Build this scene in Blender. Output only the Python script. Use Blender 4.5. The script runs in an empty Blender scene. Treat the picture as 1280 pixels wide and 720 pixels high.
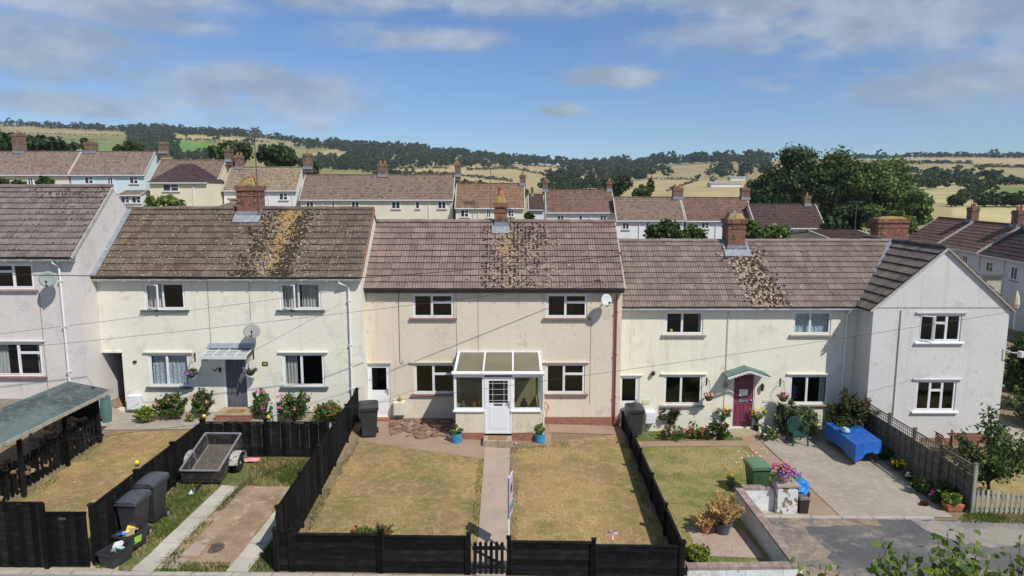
import bpy, math, random
import numpy as np
from mathutils import Vector, Matrix, noise as mnoise
random.seed(7)
RNG = np.random.default_rng(7)
SC = bpy.context.scene
COL = SC.collection
R = math.radians

# ---------------------------------------------------------------- camera
CAM_H, PITCH, FPX = 8.65, R(7.94), 853.3
cam_data = bpy.data.cameras.new("camera")
cam_data.sensor_width = 36.0
cam_data.lens = FPX / 1280 * 36.0
cam_data.clip_start = 0.1
cam_data.clip_end = 9000
cam = bpy.data.objects.new("camera", cam_data)
COL.objects.link(cam)
cam.location = (0, 0, CAM_H)
cam.rotation_euler = (R(90) - PITCH, 0, 0)
SC.camera = cam

# ---------------------------------------------------------------- light
SUN_DIR = Vector((0.60, -0.66, 1.02)).normalized()        # towards the sun
SUN_EL = math.asin(SUN_DIR.z)
SUN_AZ = math.atan2(SUN_DIR.x, SUN_DIR.y)
sun_data = bpy.data.lights.new("sun", 'SUN')
sun_data.energy = 4.6
sun_data.angle = R(0.5)
sun_data.color = (1.0, 0.95, 0.87)
sun = bpy.data.objects.new("sun", sun_data)
COL.objects.link(sun)
sun.rotation_euler = SUN_DIR.to_track_quat('Z', 'Y').to_euler()

SC.view_settings.view_transform = 'Standard'
SC.view_settings.look = 'None'
SC.view_settings.exposure = 0.0
SC.view_settings.gamma = 1.0

world = bpy.data.worlds.new("World")
SC.world = world
world.use_nodes = True
wn, wl = world.node_tree.nodes, world.node_tree.links
for n in list(wn):
 wn.remove(n)


def nd(nodes, typ, **kw):
 n = nodes.new(typ)
 for k, v in kw.items():
  setattr(n, k, v)
 return n


def mth(nodes, links, op, a, b=None, c=None, clamp=False):
 n = nodes.new('ShaderNodeMath')
 n.operation = op
 n.use_clamp = clamp
 for i, s in enumerate((a, b, c)):
  if s is None:
   continue
  if isinstance(s, (int, float)):
   n.inputs[i].default_value = s
  else:
   links.new(s, n.inputs[i])
 return n.outputs[0]


sky = nd(wn, 'ShaderNodeTexSky', sky_type='NISHITA', sun_disc=False)
sky.sun_elevation = SUN_EL
sky.sun_rotation = SUN_AZ
sky.altitude = 100
sky.air_density = 1.0
sky.dust_density = 0.0
sky.ozone_density = 1.6
tc = nd(wn, 'ShaderNodeTexCoord')
sx = nd(wn, 'ShaderNodeSeparateXYZ')
wl.new(tc.outputs['Generated'], sx.inputs[0])
zc = mth(wn, wl, 'MAXIMUM', sx.outputs[2], 0.0)
den = mth(wn, wl, 'ADD', zc, 0.11)
px_ = mth(wn, wl, 'DIVIDE', sx.outputs[0], den)
py_ = mth(wn, wl, 'DIVIDE', sx.outputs[1], den)
cb = nd(wn, 'ShaderNodeCombineXYZ')
wl.new(px_, cb.inputs[0]); wl.new(py_, cb.inputs[1])
# azimuth / elevation of a direction, used to say where the cloud banks hang
az_ = mth(wn, wl, 'ARCTAN2', sx.outputs[0], sx.outputs[1])
el_ = mth(wn, wl, 'ARCSINE', sx.outputs[2])


def noise_w(scale, detail, vec, off=0.0, rough=0.55):
 n = nd(wn, 'ShaderNodeTexNoise')
 n.inputs['Scale'].default_value = scale
 n.inputs['Detail'].default_value = detail
 n.inputs['Roughness'].default_value = rough
 if off:
  va = nd(wn, 'ShaderNodeVectorMath', operation='ADD')
  va.inputs[1].default_value = (off, off * 0.7, off * 0.3)
  wl.new(vec, va.inputs[0]); vec = va.outputs[0]
 wl.new(vec, n.inputs['Vector'])
 return n.outputs['Fac']


def bank(px, py, wx, wy, amp):
 a = math.atan((px - 640) / FPX)
 e = math.atan((241 - py) / FPX)
 dx = mth(wn, wl, 'DIVIDE', mth(wn, wl, 'SUBTRACT', az_, a), wx / FPX)
 dy = mth(wn, wl, 'DIVIDE', mth(wn, wl, 'SUBTRACT', el_, e), wy / FPX)
 d2 = mth(wn, wl, 'ADD', mth(wn, wl, 'MULTIPLY', dx, dx), mth(wn, wl, 'MULTIPLY', dy, dy))
 g = mth(wn, wl, 'POWER', 2.718, mth(wn, wl, 'MULTIPLY', d2, -1.0))
 return mth(wn, wl, 'MULTIPLY', g, amp * 1.85)


BANKS = [(150, 35, 130, 26, .62), (60, 100, 130, 32, .50), (230, 62, 90, 14, .35), (330, 128, 130, 32, .52), (120, 150, 130, 20, .32),
   (520, 10, 190, 24, .50), (510, 58, 110, 16, .48), (760, 12, 130, 24, .45), (770, 104, 62, 12, .62), (705, 141, 32, 8, .62),
   (970, 20, 130, 36, .60), (975, 116, 50, 11, .66), (1100, 50, 260, 60, .42), (1200, 130, 160, 30, .38),
   (1068, 108, 16, 6, .5), (900, 60, 120, 24, .35), (395, 160, 30, 22, .3)]
cov = None
for b in BANKS:
 g = bank(*b)
 cov = g if cov is None else mth(wn, wl, 'MAXIMUM', cov, g)
# beyond the frame the broken cloud simply goes on
gen = mth(wn, wl, 'MULTIPLY', noise_w(0.45, 3, cb.outputs[0], 9.0), 0.85)
behind = mth(wn, wl, 'GREATER_THAN', mth(wn, wl, 'ABSOLUTE', az_), 0.72)
above = mth(wn, wl, 'GREATER_THAN', el_, 0.29)
outf = mth(wn, wl, 'MAXIMUM', behind, above)
cov = mth(wn, wl, 'MAXIMUM', cov, mth(wn, wl, 'MULTIPLY', gen, outf))
mp = nd(wn, 'ShaderNodeMapping')
mp.inputs['Scale'].default_value = (1.0, 1.0, 2.3)
wl.new(tc.outputs['Generated'], mp.inputs[0])
n1 = noise_w(7.5, 9, mp.outputs[0], 3.0, 0.60)
n2 = noise_w(22, 6, mp.outputs[0], 7.0, 0.6)
tex = mth(wn, wl, 'ADD', mth(wn, wl, 'MULTIPLY', n1, 1.25), mth(wn, wl, 'MULTIPLY', n2, 0.35))
tot = mth(wn, wl, 'MULTIPLY', cov, mth(wn, wl, 'ADD', 1.0, mth(wn, wl, 'MULTIPLY', mth(wn, wl, 'SUBTRACT', tex, 0.80), 3.2)))
mr = nd(wn, 'ShaderNodeMapRange', interpolation_type='SMOOTHSTEP')
mr.inputs['From Min'].default_value = 0.10
mr.inputs['From Max'].default_value = 0.80
mr.inputs['To Max'].default_value = 0.80
wl.new(tot, mr.inputs['Value'])
# light and dark of the cloud itself: fine noise
cl = nd(wn, 'ShaderNodeMixRGB')
cl.inputs['Color1'].default_value = (2.7, 3.3, 4.1, 1)
cl.inputs['Color2'].default_value = (4.5, 5.1, 5.9, 1)
mr2 = nd(wn, 'ShaderNodeMapRange')
mr2.inputs['From Min'].default_value = 0.40
mr2.inputs['From Max'].default_value = 0.70
wl.new(noise_w(11, 6, mp.outputs[0], 3.35, 0.6), mr2.inputs['Value'])
wl.new(mr2.outputs[0], cl.inputs['Fac'])
mixc = nd(wn, 'ShaderNodeMixRGB')
wl.new(mr.outputs[0], mixc.inputs['Fac'])
tint = nd(wn, 'ShaderNodeMixRGB', blend_type='MULTIPLY')
tint.inputs['Fac'].default_value = 1.0
tint.inputs['Color2'].default_value = (.53, .69, .93, 1)
wl.new(sky.outputs[0], tint.inputs['Color1'])
wl.new(tint.outputs[0], mixc.inputs['Color1'])
wl.new(cl.outputs[0], mixc.inputs['Color2'])
bg = nd(wn, 'ShaderNodeBackground')
bg.inputs['Strength'].default_value = 0.115
wl.new(mixc.outputs[0], bg.inputs['Color'])
wo = nd(wn, 'ShaderNodeOutputWorld')
wl.new(bg.outputs[0], wo.inputs['Surface'])

# ---------------------------------------------------------------- placing: a pixel of the survey photo -> a point of the real place
CT, ST = math.cos(PITCH), math.sin(PITCH)


def ray(px, py):
 u, v = (px - 640) / FPX, (py - 360) / FPX
 return Vector((u, CT - v * ST, -ST - v * CT))


def at(px, py, Y):
 d = ray(px, py)
 t = Y / d.y
 return Vector((d.x * t, Y, CAM_H + d.z * t))


def onz(px, py, z):
 d = ray(px, py)
 t = (z - CAM_H) / d.z
 return Vector((d.x * t, d.y * t, z))


def lerp_knots(k, x):
 if x <= k[0][0]:
  return k[0][1]
 for (a, za), (b, zb) in zip(k, k[1:]):
  if x <= b:
   return za + (zb - za) * (x - a) / (b - a)
 return k[-1][1]


FRONT = [(-40, .3), (-15, .10), (-5.5, 0), (0, -.1), (4.15, -.25), (4.45, -.5), (7, -.62), (14, -.76), (40, -1.2)]
FACADE = [(-40, 1.8), (-15.5, 1.35), (-14.4, .68), (-5.85, .60), (-5.55, .15), (4.15, -.15), (4.45, -.9), (14, -.80), (22, -1.1), (60, -3.0)]
BACK = [(-90, 6.5), (-45, 5.4), (-20, 3.2), (0, 2.6), (14, .6), (30, -.6), (38, -2.0), (46, -2.6), (120, -3.5)]
SKY_Y = [(-500, 152), (0, 157), (110, 162), (200, 165), (330, 172), (430, 186), (500, 190), (560, 194), (640, 204), (730, 209), (790, 209), (860, 204),
   (930, 202), (1000, 200), (1100, 200), (1160, 197), (1280, 197), (1500, 190), (1900, 185)]
D0, D1, PY0 = 170.0, 1150.0, 258.0


def far_z(px, d):
 """height of the hills, px = bearing, d = distance north"""
 g = math.log(max(d, D0) / D0) / math.log(D1 / D0)
 s = lerp_knots(SKY_Y, px)
 if g <= 1:
  py = PY0 + (s - PY0) * g
  return CAM_H + (241 - py) / FPX * d
 zt = CAM_H + (241 - s) / FPX * D1
 return zt - (d - D1) * 0.02


def ground(x, y):
 if y < 31:
  t = min(1, max(0, (y - 15.0) / 9.5))
  return lerp_knots(FRONT, x) * (1 - t) + lerp_knots(FACADE, x) * t
 a = lerp_knots(FACADE, x)
 b = lerp_knots(BACK, x)
 if y < 72:
  t = (y - 31) / 41
  return a + (b - a) * t
 if y < 112:
  return b
 px = 640 + FPX * x / y
 if y < D0:
  t = (y - 112) / (D0 - 112)
  return b + (far_z(px, D0) - b) * t
 return far_z(px, y)


def ong(px, py, it=14):
 z = 0.0
 for _ in range(it):
  p = onz(px, py, z)
  z = 0.5 * z + 0.5 * ground(p.x, p.y)
 p = onz(px, py, z)
 return Vector((p.x, p.y, ground(p.x, p.y)))


def onfar(px, py):
 s = lerp_knots(SKY_Y, px)
 g = (py - PY0) / (s - PY0)
 g = max(0.0, min(1.0, g))
 d = D0 * (D1 / D0) ** g
 return Vector(((px - 640) / FPX * d, d, far_z(px, d)))


# ---------------------------------------------------------------- object helpers
WM = {}


def _link(o, parent):
 COL.objects.link(o)
 if parent is not None:
  o.parent = parent
  o.matrix_parent_inverse = WM.get(parent.name, Matrix.Identity(4)).inverted()
 WM[o.name] = Matrix.Identity(4)
 return o


def tag(o, label=None, cat=None, group=None, kind=None):
 if label: o['label'] = label
 if cat: o['category'] = cat
 if group: o['group'] = group
 if kind: o['kind'] = kind
 return o


def thing(name, loc, label, cat, group=None):
 o = bpy.data.objects.new(name, None)
 o.empty_display_size = 0.3
 COL.objects.link(o)
 o.location = loc
 WM[o.name] = Matrix.Translation(Vector(loc))
 return tag(o, label, cat, group)


def copy_tree(o, parent=None):
 c = o.copy()
 COL.objects.link(c)
 if parent is not None:
  c.parent = parent
 for ch in list(CH.get(o.name, ())):
  d = copy_tree(ch, c)
  CH.setdefault(c.name, []).append(d)
 return c


CH = {}


def regchild(parent, o):
 if parent is not None:
  CH.setdefault(parent.name, []).append(o)


class MB:
 def __init__(s):
  s.v, s.f, s.m = [], [], []

 def poly(s, pts, mi=0):
  n = len(s.v)
  s.v += [tuple(p) for p in pts]
  s.f.append(tuple(range(n, n + len(pts))))
  s.m.append(mi)

 def raw(s, vs, fs, mi=0):
  n = len(s.v)
  s.v += [tuple(p) for p in vs]
  for f in fs:
   s.f.append(tuple(i + n for i in f)); s.m.append(mi)

 def hexa(s, p, mi=0):
  """8 corners: bottom 4 ccw, top 4 ccw"""
  s.raw(p, [(3, 2, 1, 0), (4, 5, 6, 7), (0, 1, 5, 4), (1, 2, 6, 5), (2, 3, 7, 6), (3, 0, 4, 7)], mi)

 def box(s, x0, x1, y0, y1, z0, z1, mi=0):
  s.hexa([(x0, y0, z0), (x1, y0, z0), (x1, y1, z0), (x0, y1, z0), (x0, y0, z1), (x1, y0, z1), (x1, y1, z1), (x0, y1, z1)], mi)

 def taper(s, cx, cy, z0, z1, w0, d0, w1, d1, mi=0):
  s.hexa([(cx - w0 / 2, cy - d0 / 2, z0), (cx + w0 / 2, cy - d0 / 2, z0), (cx + w0 / 2, cy + d0 / 2, z0), (cx - w0 / 2, cy + d0 / 2, z0),
    (cx - w1 / 2, cy - d1 / 2, z1), (cx + w1 / 2, cy - d1 / 2, z1), (cx + w1 / 2, cy + d1 / 2, z1), (cx - w1 / 2, cy + d1 / 2, z1)], mi)

 def bar(s, a, b, w, h, mi=0, up=(0, 0, 1)):
  a, b = Vector(a), Vector(b)
  t = (b - a).normalized()
  u = Vector(up)
  if abs(t.dot(u)) > .98:
   u = Vector((0, 1, 0))
  x = t.cross(u).normalized() * (w / 2)
  z = x.cross(t).normalized() * (h / 2)
  s.hexa([a - x - z, a + x - z, b + x - z, b - x - z, a - x + z, a + x + z, b + x + z, b - x + z], mi)

 def tube(s, path, r, n=8, mi=0, cap=True):
  path = [Vector(p) for p in path]
  rs = r if isinstance(r, (list, tuple)) else [r] * len(path)
  rings = []
  ref = None
  for i, p in enumerate(path):
   t = (path[min(i + 1, len(path) - 1)] - path[max(i - 1, 0)]).normalized()
   if ref is None:
    ref = Vector((0, 0, 1)) if abs(t.z) < .9 else Vector((1, 0, 0))
   x = t.cross(ref).normalized()
   y = x.cross(t).normalized()
   ref = y
   rings.append([p + (x * math.cos(2 * math.pi * k / n) + y * math.sin(2 * math.pi * k / n)) * rs[i] for k in range(n)])
  vs = [q for rg in rings for q in rg]
  fs = []
  for i in range(len(path) - 1):
   for k in range(n):
    fs.append((i * n + k, (i + 1) * n + k, (i + 1) * n + (k + 1) % n, i * n + (k + 1) % n))
  if cap:
   fs.append(tuple(range(n)))
   fs.append(tuple(reversed(range((len(path) - 1) * n, len(path) * n))))
  s.raw(vs, fs, mi)

 def lathe(s, prof, c, n=16, mi=0):
  c = Vector(c)
  vs = [(c.x + r * math.cos(2 * math.pi * k / n), c.y + r * math.sin(2 * math.pi * k / n), c.z + z) for r, z in prof for k in range(n)]
  fs = []
  for i in range(len(prof) - 1):
   for k in range(n):
    fs.append((i * n + k, i * n + (k + 1) % n, (i + 1) * n + (k + 1) % n, (i + 1) * n + k))
  fs.append(tuple(reversed(range(n))))
  fs.append(tuple(range((len(prof) - 1) * n, len(prof) * n)))
  s.raw(vs, fs, mi)

 def build(s, name, mats, parent=None, smooth=False, bevel=0, kind=None, label=None):
  me = bpy.data.meshes.new(name)
  me.from_pydata(s.v, [], s.f)
  if not isinstance(mats, (list, tuple)):
   mats = [mats]
  for m in mats:
   me.materials.append(m)
  if len(mats) > 1:
   me.polygons.foreach_set('material_index', s.m)
  if smooth:
   me.polygons.foreach_set('use_smooth', [True] * len(me.polygons))
  me.update()
  o = bpy.data.objects.new(name, me)
  _link(o, parent)
  regchild(parent, o)
  if bevel:
   md = o.modifiers.new('bevel', 'BEVEL')
   md.width = bevel; md.segments = 2; md.limit_method = 'ANGLE'
  if kind: o['kind'] = kind
  if label: o['label'] = label
  return o


def arr_obj(name, verts, nper, mats, parent=None, midx=None, smooth=False):
 """verts (N*nper,3) numpy; faces are consecutive groups of nper"""
 verts = np.asarray(verts, dtype=np.float32)
 nf = len(verts) // nper
 me = bpy.data.meshes.new(name)
 me.vertices.add(len(verts))
 me.vertices.foreach_set('co', verts.ravel())
 me.loops.add(len(verts))
 me.loops.foreach_set('vertex_index', np.arange(len(verts), dtype=np.int32))
 me.polygons.add(nf)
 me.polygons.foreach_set('loop_start', np.arange(nf, dtype=np.int32) * nper)
 me.polygons.foreach_set('loop_total', np.full(nf, nper, dtype=np.int32))
 if not isinstance(mats, (list, tuple)):
  mats = [mats]
 for m in mats:
  me.materials.append(m)
 if midx is not None:
  me.polygons.foreach_set('material_index', np.asarray(midx, dtype=np.int32))
 me.update(calc_edges=True)
 o = bpy.data.objects.new(name, me)
 _link(o, parent)
 regchild(parent, o)
 return o


# ---------------------------------------------------------------- materials
def mat(name, base, rough=.85, layers=(), bumps=(), spec=.3, metal=0.0, var=0.0, obj_space=False, trans=0.0, bricks=None, sat_var=0.0):
 """layers: (scale or (sx,sy,sz), colour, lo, hi, detail); bumps: (scale, strength, distance)"""
 m = bpy.data.materials.new(name)
 m.use_nodes = True
 ns, ls = m.node_tree.nodes, m.node_tree.links
 bs = ns['Principled BSDF']
 bs.inputs['Roughness'].default_value = rough
 bs.inputs['Specular IOR Level'].default_value = spec
 bs.inputs['Metallic'].default_value = metal
 pos = ns.new('ShaderNodeTexCoord').outputs['Object'] if obj_space else ns.new('ShaderNodeNewGeometry').outputs['Position']
 col = None

 def noise(sc, det, off=0.0):
  mpn = ns.new('ShaderNodeMapping')
  if isinstance(sc, (int, float)):
   sc = (sc, sc, sc)
  mpn.inputs['Scale'].default_value = sc
  mpn.inputs['Location'].default_value = (off * 3.1, off * 1.7, off * 5.3)
  ls.new(pos, mpn.inputs[0])
  n = ns.new('ShaderNodeTexNoise')
  n.inputs['Scale'].default_value = 1.0
  n.inputs['Detail'].default_value = det
  n.inputs['Roughness'].default_value = .6
  ls.new(mpn.outputs[0], n.inputs['Vector'])
  return n.outputs['Fac']
 rgb = ns.new('ShaderNodeRGB')
 rgb.outputs[0].default_value = (*base, 1)
 col = rgb.outputs[0]
 if bricks:
  bt = ns.new('ShaderNodeTexBrick')
  bt.inputs['Scale'].default_value = 1.0
  bt.inputs['Brick Width'].default_value = bricks['w']
  bt.inputs['Row Height'].default_value = bricks['h']
  bt.inputs['Mortar Size'].default_value = bricks.get('m', .008)
  bt.inputs['Color1'].default_value = (*base, 1)
  bt.inputs['Color2'].default_value = (*bricks['c2'], 1)
  bt.inputs['Mortar'].default_value = (*bricks['mortar'], 1)
  sp = ns.new('ShaderNodeSeparateXYZ'); ls.new(pos, sp.inputs[0])
  cbx = ns.new('ShaderNodeCombineXYZ')
  ls.new(mth(ns, ls, 'ADD', sp.outputs[0], sp.outputs[1]), cbx.inputs[0])
  ls.new(sp.outputs[2], cbx.inputs[1])
  ls.new(cbx.outputs[0], bt.inputs['Vector'])
  col = bt.outputs['Color']
  brfac = bt.outputs['Fac']
 for i, (sc, c, lo, hi, det) in enumerate(layers):
  r = ns.new('ShaderNodeMapRange')
  r.inputs['From Min'].default_value = lo
  r.inputs['From Max'].default_value = hi
  ls.new(noise(sc, det, i + 1.0), r.inputs['Value'])
  mx = ns.new('ShaderNodeMixRGB')
  ls.new(r.outputs[0], mx.inputs['Fac'])
  ls.new(col, mx.inputs['Color1'])
  mx.inputs['Color2'].default_value = (*c, 1)
  col = mx.outputs[0]
 if var or sat_var:
  oi = ns.new('ShaderNodeObjectInfo')
  ge = ns.new('ShaderNodeNewGeometry')
  s = mth(ns, ls, 'FRACT', mth(ns, ls, 'ADD', oi.outputs['Random'], ge.outputs['Random Per Island']))
  hs = ns.new('ShaderNodeHueSaturation')
  ls.new(mth(ns, ls, 'ADD', mth(ns, ls, 'MULTIPLY', s, 2 * var), 1 - var), hs.inputs['Value'])
  if sat_var:
   s2 = mth(ns, ls, 'FRACT', mth(ns, ls, 'MULTIPLY', s, 7.31))
   ls.new(mth(ns, ls, 'ADD', mth(ns, ls, 'MULTIPLY', s2, 0.05 * sat_var), 0.5 - 0.025 * sat_var), hs.inputs['Hue'])
  ls.new(col, hs.inputs['Color'])
  col = hs.outputs[0]
 ls.new(col, bs.inputs['Base Color'])
 prev = None
 for i, (sc, st, dist) in enumerate(bumps):
  b = ns.new('ShaderNodeBump')
  b.inputs['Strength'].default_value = st
  b.inputs['Distance'].default_value = dist
  ls.new(noise(sc, 4, i + 11.0), b.inputs['Height'])
  if prev is not None:
   ls.new(prev, b.inputs['Normal'])
  prev = b.outputs[0]
 if bricks:
  b = ns.new('ShaderNodeBump')
  b.inputs['Strength'].default_value = .8
  b.inputs['Distance'].default_value = .01
  b.invert = True
  ls.new(brfac, b.inputs['Height'])
  if prev is not None:
   ls.new(prev, b.inputs['Normal'])
  prev = b.outputs[0]
 if prev is not None:
  ls.new(prev, bs.inputs['Normal'])
 if trans:
  tr = ns.new('ShaderNodeBsdfTranslucent')
  ls.new(col, tr.inputs['Color'])
  mx = ns.new('ShaderNodeMixShader')
  mx.inputs[0].default_value = trans
  ls.new(bs.outputs[0], mx.inputs[1]); ls.new(tr.outputs[0], mx.inputs[2])
  ls.new(mx.outputs[0], ns['Material Output'].inputs['Surface'])
 return m


def glass_mat(name, tint=(.6, .65, .65), through=.75, rough=.03, refl=1.0):
 m = bpy.data.materials.new(name)
 m.use_nodes = True
 ns, ls = m.node_tree.nodes, m.node_tree.links
 ns.remove(ns['Principled BSDF'])
 t = ns.new('ShaderNodeBsdfTransparent'); t.inputs[0].default_value = (*[c * through for c in tint], 1)
 g = ns.new('ShaderNodeBsdfGlossy'); g.inputs['Roughness'].default_value = rough
 g.inputs['Color'].default_value = (refl, refl, refl, 1)
 lw = ns.new('ShaderNodeLayerWeight'); lw.inputs['Blend'].default_value = .5
 mx = ns.new('ShaderNodeMixShader')
 ls.new(mth(ns, ls, 'ADD', mth(ns, ls, 'MULTIPLY', mth(ns, ls, 'POWER', lw.outputs['Facing'], 4.0), .8), .05), mx.inputs[0]); ls.new(t.outputs[0], mx.inputs[1]); ls.new(g.outputs[0], mx.inputs[2])
 ls.new(mx.outputs[0], ns['Material Output'].inputs['Surface'])
 return m


def render_wall(name, base, dirt=(.42, .40, .36)):
 return mat(name, base, .92, layers=[(.55, tuple(c * .90 for c in base), .40, .72, 5), ((4.5, 4.5, .30), tuple(c * k for c, k in zip(base, (.70, .68, .66))), .56, .84, 6), (1.7, tuple(c * .84 for c in base), .58, .64, 6),
          ((7, 7, 9), tuple(c * 1.06 for c in base), .5, .8, 4)],
    bumps=[((13, 13, 17), .5, .022), (60, .35, .007)], spec=.15)


M = {}
M['wall_pink'] = render_wall('render_pinkish', (.66, .618, .595))
M['wall_cream'] = render_wall('render_cream', (.76, .735, .63))
M['wall_tan'] = render_wall('render_tan', (.685, .605, .49))
M['wall_cream2'] = render_wall('render_pale_yellow', (.76, .727, .61))
M['wall_grey'] = render_wall('render_grey_white', (.60, .595, .585))
M['wall_porch'] = render_wall('render_porch', (.66, .59, .47))
M['upvc'] = mat('white_upvc', (.80, .81, .82), .35, layers=[(2.5, (.70, .71, .71), .5, .8, 3)], spec=.5)
M['upvc_grey'] = mat('weathered_white_paint', (.60, .62, .63), .5, layers=[(3, (.48, .50, .50), .5, .8, 3)], spec=.4)
M['glass'] = glass_mat('window_glass', (.90, .95, .97), .93)
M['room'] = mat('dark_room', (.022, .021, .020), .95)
M['curtain'] = mat('curtain_cloth', (.50, .49, .44), .95, layers=[((40, 1, 1), (.36, .36, .33), .4, .6, 2)])
M['lace'] = mat('lace_curtain', (.52, .56, .58), .95, layers=[((34, 1, 26), (.20, .23, .25), .50, .58, 2)])
M['sill_dark'] = mat('slate_sill', (.10, .10, .10), .7)
M['sill_red'] = mat('red_brown_sill', (.22, .13, .11), .75, layers=[(9, (.30, .20, .17), .5, .7, 3)])
M['sill_stone'] = mat('stone_sill', (.30, .26, .22), .9, layers=[(9, (.40, .37, .32), .5, .7, 3)])
M['gutter'] = mat('white_gutter', (.72, .73, .74), .4, layers=[(4, (.55, .56, .55), .5, .8, 3)], spec=.4)
M['gutter_black'] = mat('black_gutter', (.035, .035, .035), .5)
M['pipe_red'] = mat('red_brown_pipe', (.28, .055, .045), .5, layers=[(6, (.20, .06, .05), .5, .7, 3)])
M['brick'] = mat('red_brick', (.36, .13, .075), .9, bricks=dict(w=.225, h=.075, c2=(.27, .105, .07), mortar=(.30, .26, .22), m=.007),
     layers=[(6, (.15, .10, .08), .52, .78, 5)], bumps=[(40, .4, .01)])
M['brick_old'] = mat('weathered_chimney_brick', (.33, .12, .07), .95, bricks=dict(w=.225, h=.075, c2=(.20, .085, .06), mortar=(.22, .19, .16), m=.008),
      layers=[(5, (.09, .07, .055), .50, .62, 5), ((4, 4, 7), (.42, .26, .06), .60, .66, 6), (11, (.36, .34, .28), .66, .72, 4)], bumps=[(25, .9, .04)])
M['brick_plain'] = mat('far_chimney_brick', (.22, .14, .105), .95, bricks=dict(w=.225, h=.075, c2=(.20, .11, .08), mortar=(.25, .21, .17), m=.008),
      layers=[(3, (.13, .09, .07), .45, .65, 4), (2.2, (.36, .25, .10), .58, .68, 4)], bumps=[(20, .7, .03)])
M['mortar_cap'] = mat('crumbled_mortar', (.30, .24, .14), .98, layers=[(9, (.42, .27, .05), .45, .6, 5), (7, (.10, .08, .06), .5, .7, 4)], bumps=[(18, 1, .06)])
M['terracotta'] = mat('terracotta', (.40, .15, .08), .85, layers=[(9, (.50, .24, .14), .5, .7, 3)])
M['lead'] = mat('lead_flashing', (.22, .245, .28), .6, layers=[(6, (.33, .355, .385), .5, .7, 3)], spec=.4)
M['concrete_verge'] = mat('pale_verge_mortar', (.46, .44, .40), .95, layers=[(6, (.30, .28, .25), .5, .7, 4)])
M['black_wood'] = mat('black_stained_wood', (.009, .009, .0095), .8, layers=[((3, 3, 9), (.026, .024, .022), .50, .75, 5)], bumps=[((30, 30, 6), .5, .01)], var=.6, spec=.1)
M['grey_wood'] = mat('weathered_grey_wood', (.165, .150, .125), .9, layers=[((3, 3, 14), (.09, .08, .065), .4, .7, 4), (1.7, (.15, .16, .10), .5, .8, 4)], var=.25, spec=.1, bumps=[((40, 40, 5), .5, .01)])
M['pale_wood'] = mat('pale_picket_wood', (.36, .35, .28), .9, layers=[((6, 6, 3), (.22, .22, .16), .45, .7, 4)], var=.2)
M['bin_black'] = mat('black_bin_plastic', (.028, .031, .036), .45, layers=[(5, (.05, .052, .056), .45, .8, 4)], spec=.5)
M['bin_lid'] = mat('faded_bin_lid', (.055, .062, .078), .38, layers=[(7, (.09, .10, .12), .45, .8, 4)], spec=.5)
M['bin_green'] = mat('green_bin_plastic', (.055, .125, .055), .5, layers=[(5, (.035, .085, .04), .45, .7, 4)], spec=.4)
M['rubber'] = mat('tyre_rubber', (.02, .02, .02), .8)
M['steel'] = mat('galvanised_steel', (.45, .47, .50), .45, layers=[(8, (.33, .34, .35), .45, .7, 4)], metal=.6, spec=.5)
M['trailer_side'] = mat('worn_black_panel', (.035, .032, .03), .75, layers=[((6, 6, 6), (.17, .14, .11), .52, .72, 5)])
M['trailer_floor'] = mat('trailer_floor', (.11, .095, .08), .85, layers=[(6, (.07, .06, .05), .4, .65, 5), (22, (.26, .24, .2), .6, .7, 3)])
M['mudguard'] = mat('dented_mudguard', (.42, .40, .36), .7, layers=[(9, (.14, .12, .10), .5, .62, 5)])
M['felt_teal'] = mat('weathered_green_felt', (.115, .150, .143), .8, layers=[((1.6, .5, 1), (.060, .078, .080), .42, .60, 6), (5, (.18, .22, .21), .52, .75, 5)], bumps=[(30, .4, .01)])
M['logs'] = mat('split_logs', (.20, .13, .08), .9, layers=[(9, (.30, .21, .13), .45, .7, 4)], var=.4)
M['pot_blue'] = mat('blue_glazed_pot', (.035, .27, .46), .3, layers=[(4, (.03, .22, .40), .5, .7, 2)], spec=.6)
M['tarp_blue'] = mat('blue_tarpaulin', (.018, .10, .40), .38, layers=[(3, (.025, .14, .50), .45, .7, 4)], bumps=[(6, .35, .05), (18, .3, .015)], spec=.5)
M['bag_blue'] = mat('blue_bag', (.01, .20, .62), .35, bumps=[(14, .8, .04)], spec=.5)
M['green_plastic'] = mat('dark_green_plastic', (.012, .06, .05), .45, spec=.5)
M['white_block'] = mat('white_painted_block', (.66, .67, .66), .9, layers=[(3, (.48, .48, .45), .52, .68, 5), (11, (.26, .22, .17), .64, .72, 4)], bumps=[(30, .5, .015)], var=.05)
M['coping'] = mat('brick_coping', (.26, .19, .165), .9, layers=[(6, (.36, .29, .26), .45, .7, 4)], var=.15, bumps=[(30, .5, .01)])
M['peeling'] = mat('peeling_pillar_paint', (.62, .62, .60), .9, layers=[((7, 7, 5), (.20, .15, .09), .53, .57, 5)], bumps=[(12, .6, .03)])
M['door_plum'] = mat('plum_door_paint', (.175, .035, .065), .45, layers=[(3, (.22, .055, .09), .4, .8, 2)], spec=.4)
M['door_white'] = mat('white_door', (.74, .76, .79), .4, spec=.5)
M['beads'] = mat('bead_curtain', (.20, .21, .24), .7, layers=[((60, 1, 1.5), (.10, .10, .12), .42, .56, 3), ((110, 1, 2), (.40, .40, .43), .62, .68, 2)])
M['canopy_green'] = mat('green_shingle', (.13, .20, .165), .85, layers=[(9, (.18, .26, .22), .45, .7, 4)], var=.12)
M['poly'] = mat('canopy_sheet', (.30, .32, .33), .5, layers=[(5, (.30, .32, .33), .45, .7, 3)])
M['poly_roof'] = mat('porch_roof_sheet', (.135, .125, .075), .28, layers=[(1.3, (.18, .165, .105), .35, .7, 3)], spec=.5)
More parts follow.
